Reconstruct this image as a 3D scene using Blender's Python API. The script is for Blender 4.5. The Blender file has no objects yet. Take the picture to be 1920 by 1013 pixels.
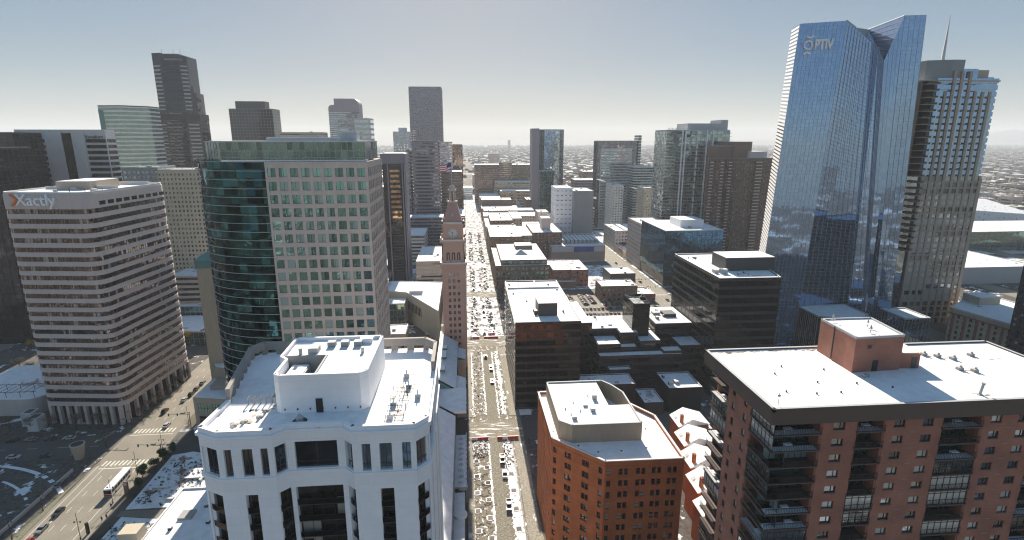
import bpy, math, random
from mathutils import Vector, Matrix
PI = math.pi
rad = math.radians
rng = random.Random(11)
sc = bpy.context.scene
COL = sc.collection

# ---------------------------------------------------------------- camera, sky, sun, exposure
CAM_H = 123.0
cd = bpy.data.cameras.new('camera')
cd.sensor_width = 36.0
cd.lens = 1020.0 * 36.0 / 1920.0
cd.clip_start = 0.5
cd.clip_end = 90000
cam = bpy.data.objects.new('camera', cd)
COL.objects.link(cam)
cam.location = (0, 0, CAM_H)
cam.rotation_euler = (rad(90 - 13.48), 0, rad(-4.8))
sc.camera = cam

SUN_AZ = -0.3      # degrees from +Y towards +X
SUN_EL = 27.5
world = bpy.data.worlds.new('World')
sc.world = world
world.use_nodes = True
wn = world.node_tree.nodes
wl = world.node_tree.links
bg = wn['Background']
sky = wn.new('ShaderNodeTexSky')
sky.sky_type = 'NISHITA'
sky.sun_disc = False
sky.sun_elevation = rad(SUN_EL)
sky.sun_rotation = rad(SUN_AZ)
sky.altitude = 1600
sky.air_density = 1.0
sky.dust_density = 1.7
sky.ozone_density = 2.2
gm_ = wn.new('ShaderNodeGamma')          # softens the range between the sunward and the opposite sky
gm_.inputs[1].default_value = 0.22
wl.new(sky.outputs[0], gm_.inputs[0])
hs_ = wn.new('ShaderNodeHueSaturation')
hs_.inputs['Saturation'].default_value = 3.2
wl.new(gm_.outputs[0], hs_.inputs['Color'])
wl.new(hs_.outputs[0], bg.inputs[0])
bg.inputs[1].default_value = 0.145
sl = bpy.data.lights.new('sun', 'SUN')
sl.energy = 5.0
sl.angle = rad(0.53)
sl.color = (1.0, 0.9, 0.76)
so = bpy.data.objects.new('sun', sl)
COL.objects.link(so)
d = Vector((math.sin(rad(SUN_AZ)) * math.cos(rad(SUN_EL)), math.cos(rad(SUN_AZ)) * math.cos(rad(SUN_EL)), math.sin(rad(SUN_EL))))
so.rotation_euler = d.to_track_quat('Z', 'Y').to_euler()
so.location = (0, 0, 400)
sc.view_settings.view_transform = 'Standard'
sc.view_settings.look = 'None'
sc.view_settings.exposure = 1.1
sc.view_settings.gamma = 1.0
sc.cycles.max_bounces = 6
sc.cycles.diffuse_bounces = 3
sc.cycles.glossy_bounces = 4
sc.cycles.transmission_bounces = 2
sc.cycles.volume_bounces = 0
sc.cycles.use_denoising = True
sc.cycles.caustics_reflective = False
sc.cycles.sample_clamp_indirect = 6.0
sc.cycles.pixel_filter_type = 'BLACKMAN_HARRIS'
sc.cycles.filter_width = 1.2

# ---------------------------------------------------------------- materials
def nt(name):
    m = bpy.data.materials.new(name)
    m.use_nodes = True
    t = m.node_tree
    return m, t, t.nodes['Principled BSDF']

def N(t, kind, **kw):
    n = t.nodes.new(kind)
    for k, v in kw.items():
        setattr(n, k, v)
    return n

def plain(name, c, rough=0.8, var=0.12, scale=0.15, bump=0.0, metallic=0.0, streak=False):
    """matte surface with broad weathering and fine grain"""
    m, t, b = nt(name)
    tc = N(t, 'ShaderNodeTexCoord')
    mp = N(t, 'ShaderNodeMapping')
    t.links.new(tc.outputs['Object'], mp.inputs[0])
    if streak:
        mp.inputs['Scale'].default_value = (1, 1, 0.12)
    n1 = N(t, 'ShaderNodeTexNoise'); n1.inputs['Scale'].default_value = scale; n1.inputs['Detail'].default_value = 6
    t.links.new(mp.outputs[0], n1.inputs[0])
    n2 = N(t, 'ShaderNodeTexNoise'); n2.inputs['Scale'].default_value = scale * 14; n2.inputs['Detail'].default_value = 3
    t.links.new(mp.outputs[0], n2.inputs[0])
    ad = N(t, 'ShaderNodeMath', operation='ADD')
    t.links.new(n1.outputs[0], ad.inputs[0]); t.links.new(n2.outputs[0], ad.inputs[1])
    mr = N(t, 'ShaderNodeMapRange')
    mr.inputs['From Min'].default_value = 0.6; mr.inputs['From Max'].default_value = 1.4
    mr.inputs['To Min'].default_value = 1 - var; mr.inputs['To Max'].default_value = 1 + var
    t.links.new(ad.outputs[0], mr.inputs[0])
    hs = N(t, 'ShaderNodeVectorMath', operation='SCALE')
    hs.inputs[0].default_value = c
    t.links.new(mr.outputs[0], hs.inputs['Scale'])
    t.links.new(hs.outputs[0], b.inputs['Base Color'])
    b.inputs['Roughness'].default_value = rough
    b.inputs['Metallic'].default_value = metallic
    if bump:
        bp = N(t, 'ShaderNodeBump'); bp.inputs['Strength'].default_value = bump; bp.inputs['Distance'].default_value = 0.1
        t.links.new(n2.outputs[0], bp.inputs['Height']); t.links.new(bp.outputs[0], b.inputs['Normal'])
    return m

def snow_mat(name, c=(0.87, 0.87, 0.88), bare=(0.22, 0.21, 0.2), amount=0.33, scale=0.12, detail=8):
    """snow cover with worn spots where the roof shows"""
    m, t, b = nt(name)
    tc = N(t, 'ShaderNodeTexCoord')
    n1 = N(t, 'ShaderNodeTexNoise'); n1.inputs['Scale'].default_value = scale; n1.inputs['Detail'].default_value = detail; n1.inputs['Roughness'].default_value = 0.62
    t.links.new(tc.outputs['Object'], n1.inputs[0])
    cr = N(t, 'ShaderNodeValToRGB')
    cr.color_ramp.elements[0].position = amount; cr.color_ramp.elements[0].color = (*bare, 1)
    cr.color_ramp.elements[1].position = amount + 0.05; cr.color_ramp.elements[1].color = (*c, 1)
    t.links.new(n1.outputs[0], cr.inputs[0])
    n3 = N(t, 'ShaderNodeTexNoise'); n3.inputs['Scale'].default_value = 0.35; n3.inputs['Detail'].default_value = 7; n3.inputs['Roughness'].default_value = 0.7
    t.links.new(tc.outputs['Object'], n3.inputs[0])
    m3 = N(t, 'ShaderNodeMapRange'); m3.inputs['From Min'].default_value = 0.35; m3.inputs['From Max'].default_value = 0.6; m3.inputs['To Min'].default_value = 0.84; m3.inputs['To Max'].default_value = 1.0
    t.links.new(n3.outputs[0], m3.inputs[0])
    v3 = N(t, 'ShaderNodeVectorMath', operation='SCALE'); t.links.new(cr.outputs[0], v3.inputs[0]); t.links.new(m3.outputs[0], v3.inputs['Scale'])
    t.links.new(v3.outputs[0], b.inputs['Base Color'])
    b.inputs['Roughness'].default_value = 0.75
    n2 = N(t, 'ShaderNodeTexNoise'); n2.inputs['Scale'].default_value = 0.8; n2.inputs['Detail'].default_value = 5
    t.links.new(tc.outputs['Object'], n2.inputs[0])
    bp = N(t, 'ShaderNodeBump'); bp.inputs['Strength'].default_value = 0.25; bp.inputs['Distance'].default_value = 0.15
    t.links.new(n2.outputs[0], bp.inputs['Height']); t.links.new(bp.outputs[0], b.inputs['Normal'])
    return m

def glass(name, tint=(0.25, 0.32, 0.38), rough=0.03, panel=(1.5, 1.5, 3.6), tilt=0.012, wave=0.02, wscale=0.25, metallic=0.85, var=0.35, blinds=0.0, blind_c=(0.4, 0.37, 0.32)):
    """coated window glass: mirrors its surroundings, each panel tilted a hair and warped"""
    m, t, b = nt(name)
    tc = N(t, 'ShaderNodeTexCoord')
    sn = N(t, 'ShaderNodeVectorMath', operation='SNAP'); sn.inputs[1].default_value = panel
    ofs = N(t, 'ShaderNodeVectorMath', operation='ADD'); ofs.inputs[1].default_value = (0.37, 0.41, 0.05)
    t.links.new(tc.outputs['Object'], ofs.inputs[0]); t.links.new(ofs.outputs[0], sn.inputs[0])
    gm = N(t, 'ShaderNodeNewGeometry'); oi = N(t, 'ShaderNodeObjectInfo')
    wv = N(t, 'ShaderNodeTexWhiteNoise', noise_dimensions='4D')
    t.links.new(sn.outputs[0], wv.inputs['Vector'])
    a1 = N(t, 'ShaderNodeMath', operation='ADD')
    t.links.new(gm.outputs['Random Per Island'], a1.inputs[0]); t.links.new(oi.outputs['Random'], a1.inputs[1])
    t.links.new(a1.outputs[0], wv.inputs['W'])
    mr = N(t, 'ShaderNodeMapRange'); mr.inputs['To Min'].default_value = 1 - var; mr.inputs['To Max'].default_value = 1 + var * 0.5
    t.links.new(wv.outputs['Value'], mr.inputs[0])
    hs = N(t, 'ShaderNodeVectorMath', operation='SCALE'); hs.inputs[0].default_value = tint
    t.links.new(mr.outputs[0], hs.inputs['Scale'])
    if blinds > 0:
        mx = N(t, 'ShaderNodeMix', data_type='RGBA')
        gt = N(t, 'ShaderNodeMath', operation='LESS_THAN'); gt.inputs[1].default_value = blinds
        sp = N(t, 'ShaderNodeSeparateColor'); t.links.new(wv.outputs['Color'], sp.inputs[0])
        t.links.new(sp.outputs[1], gt.inputs[0])
        t.links.new(gt.outputs[0], mx.inputs[0]); t.links.new(hs.outputs[0], mx.inputs[6]); mx.inputs[7].default_value = (*blind_c, 1)
        t.links.new(mx.outputs[2], b.inputs['Base Color'])
        mm = N(t, 'ShaderNodeMapRange'); mm.inputs['To Min'].default_value = metallic; mm.inputs['To Max'].default_value = 0.1
        t.links.new(gt.outputs[0], mm.inputs[0]); t.links.new(mm.outputs[0], b.inputs['Metallic'])
    else:
        t.links.new(hs.outputs[0], b.inputs['Base Color'])
        b.inputs['Metallic'].default_value = metallic
    b.inputs['Roughness'].default_value = rough
    # normal: per panel tilt + slow wave
    c1 = N(t, 'ShaderNodeVectorMath', operation='SUBTRACT'); c1.inputs[1].default_value = (0.5, 0.5, 0.5)
    t.links.new(wv.outputs['Color'], c1.inputs[0])
    c2 = N(t, 'ShaderNodeVectorMath', operation='SCALE'); c2.inputs['Scale'].default_value = tilt * 2
    t.links.new(c1.outputs[0], c2.inputs[0])
    nz = N(t, 'ShaderNodeTexNoise'); nz.inputs['Scale'].default_value = wscale; nz.inputs['Detail'].default_value = 1
    t.links.new(tc.outputs['Object'], nz.inputs[0])
    c3 = N(t, 'ShaderNodeVectorMath', operation='SUBTRACT'); c3.inputs[1].default_value = (0.5, 0.5, 0.5)
    t.links.new(nz.outputs[1], c3.inputs[0])
    c4 = N(t, 'ShaderNodeVectorMath', operation='SCALE'); c4.inputs['Scale'].default_value = wave * 2
    t.links.new(c3.outputs[0], c4.inputs[0])
    s1 = N(t, 'ShaderNodeVectorMath', operation='ADD'); t.links.new(c2.outputs[0], s1.inputs[0]); t.links.new(c4.outputs[0], s1.inputs[1])
    s2 = N(t, 'ShaderNodeVectorMath', operation='ADD'); t.links.new(s1.outputs[0], s2.inputs[0]); t.links.new(gm.outputs['Normal'], s2.inputs[1])
    nn = N(t, 'ShaderNodeVectorMath', operation='NORMALIZE'); t.links.new(s2.outputs[0], nn.inputs[0])
    t.links.new(nn.outputs[0], b.inputs['Normal'])
    return m

def brick(name, c1, c2, mortar, bw=0.6, rh=0.2, ms=0.018, vr=0.18):
    m, t, b = nt(name)
    tc = N(t, 'ShaderNodeTexCoord')
    sp = N(t, 'ShaderNodeSeparateXYZ'); t.links.new(tc.outputs['Object'], sp.inputs[0])
    ad = N(t, 'ShaderNodeMath', operation='ADD'); t.links.new(sp.outputs[0], ad.inputs[0]); t.links.new(sp.outputs[1], ad.inputs[1])
    cb = N(t, 'ShaderNodeCombineXYZ'); t.links.new(ad.outputs[0], cb.inputs[0]); t.links.new(sp.outputs[2], cb.inputs[1])
    bt = N(t, 'ShaderNodeTexBrick'); bt.inputs['Scale'].default_value = 1.0
    bt.inputs['Color1'].default_value = (*c1, 1); bt.inputs['Color2'].default_value = (*c2, 1); bt.inputs['Mortar'].default_value = (*mortar, 1)
    bt.inputs['Brick Width'].default_value = bw; bt.inputs['Row Height'].default_value = rh; bt.inputs['Mortar Size'].default_value = ms
    t.links.new(cb.outputs[0], bt.inputs[0])
    nz = N(t, 'ShaderNodeTexNoise'); nz.inputs['Scale'].default_value = 0.25; nz.inputs['Detail'].default_value = 7
    t.links.new(tc.outputs['Object'], nz.inputs[0])
    mr = N(t, 'ShaderNodeMapRange'); mr.inputs['From Min'].default_value = 0.3; mr.inputs['From Max'].default_value = 0.7; mr.inputs['To Min'].default_value = 1 - vr; mr.inputs['To Max'].default_value = 1 + vr
    t.links.new(nz.outputs[0], mr.inputs[0])
    vs = N(t, 'ShaderNodeVectorMath', operation='SCALE'); t.links.new(bt.outputs[0], vs.inputs[0]); t.links.new(mr.outputs[0], vs.inputs['Scale'])
    t.links.new(vs.outputs[0], b.inputs['Base Color'])
    b.inputs['Roughness'].default_value = 0.85
    return m

def patchy(name, base, snow=(0.8, 0.82, 0.85), cut=0.5, scale=0.1, stretch=(1, 1, 1), third=None):
    """ground with broken snow cover"""
    m, t, b = nt(name)
    tc = N(t, 'ShaderNodeTexCoord'); mp = N(t, 'ShaderNodeMapping'); mp.inputs['Scale'].default_value = stretch
    t.links.new(tc.outputs['Object'], mp.inputs[0])
    n1 = N(t, 'ShaderNodeTexNoise'); n1.inputs['Scale'].default_value = scale; n1.inputs['Detail'].default_value = 10; n1.inputs['Roughness'].default_value = 0.68
    t.links.new(mp.outputs[0], n1.inputs[0])
    n2 = N(t, 'ShaderNodeTexNoise'); n2.inputs['Scale'].default_value = scale * 5; n2.inputs['Detail'].default_value = 6
    t.links.new(tc.outputs['Object'], n2.inputs[0])
    c2 = N(t, 'ShaderNodeValToRGB')
    c2.color_ramp.elements[0].position = 0.35; c2.color_ramp.elements[0].color = (*[x * 0.65 for x in base], 1)
    c2.color_ramp.elements[1].position = 0.65; c2.color_ramp.elements[1].color = (*(third or [x * 1.25 for x in base]), 1)
    t.links.new(n2.outputs[0], c2.inputs[0])
    c1 = N(t, 'ShaderNodeValToRGB')
    c1.color_ramp.elements[0].position = cut - 0.015; c1.color_ramp.elements[0].color = (0, 0, 0, 1)
    c1.color_ramp.elements[1].position = cut + 0.02; c1.color_ramp.elements[1].color = (1, 1, 1, 1)
    t.links.new(n1.outputs[0], c1.inputs[0])
    mx = N(t, 'ShaderNodeMix', data_type='RGBA')
    t.links.new(c1.outputs[0], mx.inputs[0]); t.links.new(c2.outputs[0], mx.inputs[6]); mx.inputs[7].default_value = (*snow, 1)
    t.links.new(mx.outputs[2], b.inputs['Base Color'])
    b.inputs['Roughness'].default_value = 0.95
    b.inputs['Specular IOR Level'].default_value = 0.1
    return m

M = {}
M['snow'] = snow_mat('snow', amount=0.22)
M['snow_worn'] = snow_mat('snow_worn', amount=0.36, scale=0.2, bare=(0.3, 0.26, 0.22))
M['white'] = brick('white_paint', (0.9, 0.89, 0.9), (0.87, 0.86, 0.88), (0.76, 0.75, 0.76), 3.2, 1.575, 0.02, 0.03)
M['white_stone'] = plain('white_stone', (0.6, 0.58, 0.57), 0.7, 0.08, 0.1, streak=True)
M['pinkstone'] = brick('pink_grey_stone', (0.56, 0.47, 0.42), (0.52, 0.44, 0.395), (0.42, 0.36, 0.32), 3.35, 1.36, 0.02, 0.06)
M['mauve'] = plain('mauve_grey_concrete', (0.56, 0.475, 0.45), 0.7, 0.09, 0.06, streak=True)
M['beige'] = plain('beige_stone', (0.52, 0.45, 0.34), 0.8, 0.1, 0.1)
M['tan'] = plain('tan_stone', (0.38, 0.32, 0.24), 0.8, 0.12, 0.1, streak=True)
M['taupe'] = plain('taupe_concrete', (0.42, 0.35, 0.28), 0.8, 0.1, 0.1)
M['grey'] = plain('grey_panel', (0.27, 0.29, 0.3), 0.7, 0.1, 0.1)
M['ltgrey'] = plain('light_grey_panel', (0.42, 0.43, 0.44), 0.7, 0.08, 0.1)
M['dkgrey'] = plain('dark_grey_metal', (0.045, 0.048, 0.05), 0.55, 0.15, 0.3)
M['black'] = plain('black_metal', (0.012, 0.012, 0.014), 0.45, 0.2, 0.3)
M['brownfascia'] = plain('brown_fascia', (0.11, 0.072, 0.06), 0.7, 0.1, 0.2)
M['brown'] = plain('brown_masonry', (0.24, 0.145, 0.1), 0.85, 0.15, 0.15)
M['dkbrown'] = plain('dark_brown_masonry', (0.17, 0.11, 0.085), 0.85, 0.18, 0.15)
M['purplegrey'] = plain('purple_grey_granite', (0.2, 0.18, 0.22), 0.6, 0.1, 0.1)
M['redbrick'] = brick('red_brick', (0.37, 0.15, 0.1), (0.32, 0.125, 0.085), (0.3, 0.17, 0.13))
M['rustbrick'] = brick('rust_brick', (0.5, 0.135, 0.038), (0.42, 0.105, 0.03), (0.33, 0.12, 0.05))
M['bluepink'] = plain('tower_brick', (0.5, 0.33, 0.28), 0.8, 0.1, 0.15)
M['tealroof'] = plain('teal_copper', (0.08, 0.2, 0.19), 0.5, 0.15, 0.2)
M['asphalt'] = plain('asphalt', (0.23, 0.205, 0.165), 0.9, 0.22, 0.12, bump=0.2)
M['nearblack'] = plain('near_black_cladding', (0.026, 0.028, 0.03), 0.5, 0.25, 0.1, streak=True)
M['screen'] = plain('screen_stone', (0.3, 0.27, 0.245), 0.8, 0.1, 0.2)
M['asphalt_shaded'] = plain('asphalt_shaded', (0.095, 0.088, 0.08), 0.9, 0.25, 0.12, bump=0.2)  # darker copy of asphalt: shade of the cross streets put into the colour
M['paint'] = plain('road_paint', (0.62, 0.6, 0.52), 0.7, 0.2, 0.6)
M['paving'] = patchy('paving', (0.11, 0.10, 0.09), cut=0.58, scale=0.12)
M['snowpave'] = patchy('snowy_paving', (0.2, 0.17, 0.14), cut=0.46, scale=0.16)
M['mall'] = patchy('mall_surface', (0.23, 0.205, 0.16), cut=0.57, scale=0.5, stretch=(1, 0.7, 1))
M['mallfar'] = patchy('mall_surface_far', (0.2, 0.17, 0.13), cut=0.47, scale=0.22, stretch=(1, 0.6, 1))
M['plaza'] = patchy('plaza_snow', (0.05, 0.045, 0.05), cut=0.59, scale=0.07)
M['red'] = plain('red_plastic', (0.5, 0.03, 0.035), 0.5, 0.1, 0.8)
M['orange'] = plain('orange_sign', (0.75, 0.18, 0.03), 0.5, 0.02, 0.5)
M['concrete'] = plain('concrete', (0.38, 0.37, 0.35), 0.85, 0.12, 0.4)
M['green'] = plain('green_sign', (0.02, 0.16, 0.09), 0.5, 0.05, 0.5)
M['wood'] = plain('bark', (0.07, 0.052, 0.04), 0.9, 0.2, 0.8)
M['leaf_green'] = plain('leaf_green', (0.045, 0.075, 0.025), 0.8, 0.5, 1.2)
M['leaf_yellow'] = plain('leaf_yellow', (0.42, 0.28, 0.02), 0.8, 0.3, 1.2)
M['leaf_brown'] = plain('leaf_brown', (0.16, 0.075, 0.045), 0.8, 0.3, 1.2)
M['leaf_pine'] = plain('needle_green', (0.025, 0.045, 0.028), 0.8, 0.4, 1.2)
M['twig'] = plain('twig', (0.10, 0.08, 0.065), 0.9, 0.2, 1.0)
M['tyre'] = plain('tyre', (0.015, 0.015, 0.015), 0.8, 0.1, 2)
M['skin'] = plain('skin', (0.4, 0.25, 0.18), 0.6, 0.05, 2)
M['cloth'] = plain('dark_cloth', (0.02, 0.022, 0.03), 0.9, 0.1, 2)

G = {}
G['dark'] = glass('dark_glass', (0.045, 0.042, 0.042), panel=(1.6, 1.6, 3.8), tilt=0.006, wave=0.012, wscale=0.12, var=0.4)
G['bronze'] = glass('bronze_glass', (0.15, 0.12, 0.105), panel=(1.5, 1.5, 4), tilt=0.01, wave=0.02, blinds=0.06)
G['blue'] = glass('blue_glass', (0.3, 0.44, 0.66), panel=(1.5, 1.5, 2.0), tilt=0.0022, wave=0.008, wscale=0.07, var=0.12, metallic=0.92)
G['crown'] = glass('crown_glass', (0.16, 0.22, 0.2), panel=(1.8, 1.8, 8), tilt=0.012, wave=0.04, var=0.4)
G['residential'] = glass('residential_glass', (0.36, 0.45, 0.43), panel=(4.2, 4.2, 3.3), tilt=0.02, wave=0.05, var=0.55, blinds=0.1)
G['slate'] = glass('slate_glass', (0.055, 0.055, 0.07), panel=(1.6, 1.6, 3.8), tilt=0.006, wave=0.012, var=0.3)
G['teal'] = glass('teal_glass', (0.032, 0.085, 0.09), panel=(2.6, 2.6, 2.72), tilt=0.12, wave=0.3, wscale=0.16, var=0.9, metallic=1.0)
G['tealwin'] = glass('teal_window', (0.2, 0.36, 0.35), panel=(50, 50, 50), tilt=0.012, wave=0.04, wscale=0.5, var=0.5, blinds=0.16, blind_c=(0.32, 0.4, 0.38))
G['win'] = glass('window_glass', (0.3, 0.33, 0.36), panel=(50, 50, 50), tilt=0.01, wave=0.02, wscale=0.5, var=0.6, blinds=0.28, blind_c=(0.5, 0.49, 0.46))
G['darkwin'] = glass('dark_window', (0.14, 0.14, 0.15), panel=(50, 50, 50), tilt=0.01, wave=0.02, wscale=0.5, var=0.6, blinds=0.13, blind_c=(0.38, 0.36, 0.33))
G['paleblue'] = glass('pale_blue_glass', (0.42, 0.48, 0.52), panel=(3, 3, 3.4), tilt=0.008, wave=0.03, wscale=0.12, var=0.3)
G['greenpale'] = glass('pale_green_glass', (0.22, 0.32, 0.28), panel=(3, 3, 3.6), tilt=0.006, wave=0.015, wscale=0.12, var=0.2)
G['purple'] = glass('grey_glass', (0.2, 0.2, 0.24), panel=(1.6, 1.6, 3.8), tilt=0.006, wave=0.012, var=0.3)

G['amber'] = glass('amber_glass', (0.55, 0.33, 0.2), panel=(2, 2, 4), tilt=0.01, wave=0.02)
G['navy'] = glass('navy_glass', (0.12, 0.24, 0.3), panel=(1.6, 1.6, 3.9), tilt=0.006, wave=0.02, var=0.35)
M['paleconc'] = plain('pale_concrete', (0.5, 0.49, 0.47), 0.8, 0.1, 0.2)

# ---------------------------------------------------------------- mesh helpers
class MB:
    def __init__(s):
        s.v = []; s.f = []; s.m = []
    def add(s, vs, fs, mi=0):
        o = len(s.v); s.v += [tuple(p) for p in vs]
        for k in fs:
            s.f.append([i + o for i in k]); s.m.append(mi)
    def box(s, x0, x1, y0, y1, z0, z1, mi=0, top=None):
        s.prism([(x0, y0), (x1, y0), (x1, y1), (x0, y1)], z0, z1, mi, top)
    def prism(s, poly, z0, z1, mi=0, top=None, bottom=True):
        n = len(poly)
        vs = [(p[0], p[1], z0) for p in poly] + [(p[0], p[1], z1) for p in poly]
        s.add(vs, [(i, (i + 1) % n, n + (i + 1) % n, n + i) for i in range(n)], mi)
        s.add([(p[0], p[1], z1) for p in poly], [tuple(range(n))], mi if top is None else top)
        if bottom:
            s.add([(p[0], p[1], z0) for p in poly], [tuple(range(n))[::-1]], mi)
    def loft(s, pa, za, pb, zb, mi=0, top=None):
        n = len(pa)
        za = za if isinstance(za, (list, tuple)) else [za] * n
        zb = zb if isinstance(zb, (list, tuple)) else [zb] * n
        vs = [(p[0], p[1], z) for p, z in zip(pa, za)] + [(p[0], p[1], z) for p, z in zip(pb, zb)]
        s.add(vs, [(i, (i + 1) % n, n + (i + 1) % n, n + i) for i in range(n)], mi)
        s.add(vs[n:], [tuple(range(n))], mi if top is None else top)
    def fbox(s, O, U, u0, u1, z0, z1, d0, d1, mi=0):
        """box in a wall's frame: u along the wall, d outward"""
        Nn = (U[1], -U[0])
        P = lambda u, d: (O[0] + U[0] * u + Nn[0] * d, O[1] + U[1] * u + Nn[1] * d)
        q = [P(u0, d1), P(u1, d1), P(u1, d0), P(u0, d0)]
        s.prism(q, z0, z1, mi)
    def quad(s, O, U, u0, u1, z0, z1, d, mi=0):
        Nn = (U[1], -U[0])
        P = lambda u, z: (O[0] + U[0] * u + Nn[0] * d, O[1] + U[1] * u + Nn[1] * d, z)
        s.add([P(u0, z0), P(u1, z0), P(u1, z1), P(u0, z1)], [(0, 1, 2, 3)], mi)
    def cyl(s, x, y, z0, z1, r, n=10, mi=0, r2=None):
        r2 = r if r2 is None else r2
        s.loft([(x + r * math.cos(2 * PI * i / n), y + r * math.sin(2 * PI * i / n)) for i in range(n)], z0,
               [(x + r2 * math.cos(2 * PI * i / n), y + r2 * math.sin(2 * PI * i / n)) for i in range(n)], z1, mi)
    def tube(s, p, q, r, n=5, mi=0, r2=None):
        p = Vector(p); q = Vector(q); a = (q - p)
        if a.length < 1e-6: return
        a.normalize(); r2 = r if r2 is None else r2
        u = a.orthogonal().normalized(); w = a.cross(u)
        vs = [p + (u * math.cos(2 * PI * i / n) + w * math.sin(2 * PI * i / n)) * r for i in range(n)] + \
             [q + (u * math.cos(2 * PI * i / n) + w * math.sin(2 * PI * i / n)) * r2 for i in range(n)]
        s.add(vs, [(i, (i + 1) % n, n + (i + 1) % n, n + i) for i in range(n)] + [tuple(range(n))[::-1], tuple(range(n, 2 * n))], mi)
    def mesh(s, name, mats, off=(0, 0, 0)):
        me = bpy.data.meshes.new(name)
        me.from_pydata([(v[0] - off[0], v[1] - off[1], v[2] - off[2]) for v in s.v], [], s.f)
        for m in mats: me.materials.append(m)
        me.polygons.foreach_set('material_index', s.m)
        me.update()
        return me

def props(o, label=None, cat=None, group=None, kind=None):
    if label: o['label'] = label
    if cat: o['category'] = cat
    if group: o['group'] = group
    if kind: o['kind'] = kind
    return o

def link(name, me, loc=(0, 0, 0), parent=None, rz=0):
    o = bpy.data.objects.new(name, me)
    COL.objects.link(o)
    o.location = loc
    if rz: o.rotation_euler = (0, 0, rz)
    if parent: o.parent = parent
    return o

def single(name, mb, mats, label, cat, loc=None, group=None, kind=None, parent=None):
    if loc is None:
        xs = [v[0] for v in mb.v]; ys = [v[1] for v in mb.v]; zs = [v[2] for v in mb.v]
        loc = ((min(xs) + max(xs)) / 2, (min(ys) + max(ys)) / 2, min(zs))
    o = link(name, mb.mesh(name, mats, loc), loc, parent)
    return props(o, label, cat, group, kind)

def struct(name, mb, mats):
    o = link(name, mb.mesh(name, mats))
    o['kind'] = 'structure'
    return o

def text_mesh(s, size, ext=0.15, bold=0.0):
    cu = bpy.data.curves.new('txt', 'FONT'); cu.body = s; cu.size = size; cu.extrude = ext; cu.align_x = 'LEFT'; cu.offset = size * bold; cu.resolution_u = 3
    o = bpy.data.objects.new('txt', cu); COL.objects.link(o)
    dg = bpy.context.evaluated_depsgraph_get(); dg.update()
    me = bpy.data.meshes.new_from_object(o.evaluated_get(dg))
    bpy.data.objects.remove(o); bpy.data.curves.remove(cu)
    return me

def rect(x0, x1, y0, y1, rot=0.0):
    p = [(x0, y0), (x1, y0), (x1, y1), (x0, y1)]
    if rot:
        c, s_ = math.cos(rad(rot)), math.sin(rad(rot))
        p = [(x0 + (a - x0) * c - (b - y0) * s_, y0 + (a - x0) * s_ + (b - y0) * c) for a, b in p]
    return p

def edges(poly):
    for i in range(len(poly)):
        a, b = poly[i], poly[(i + 1) % len(poly)]
        L = math.hypot(b[0] - a[0], b[1] - a[1])
        yield a, ((b[0] - a[0]) / L, (b[1] - a[1]) / L), L

def faces_cam(O, U, L):
    mx, my = O[0] + U[0] * L / 2, O[1] + U[1] * L / 2
    return (-mx) * U[1] + (-my) * (-U[0]) > 0

def inset(poly, d):
    n = len(poly); out = []
    for i in range(n):
        p0, p1, p2 = Vector(poly[i - 1]), Vector(poly[i]), Vector(poly[(i + 1) % n])
        u1 = (p1 - p0).normalized(); u2 = (p2 - p1).normalized()
        n1 = Vector((-u1.y, u1.x)); n2 = Vector((-u2.y, u2.x))
        b_ = (n1 + n2); k = b_.length_squared
        out.append(tuple(p1 + b_ * (2 * d / k)) if k > 1e-6 else tuple(p1 + n1 * d))
    return out

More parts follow.
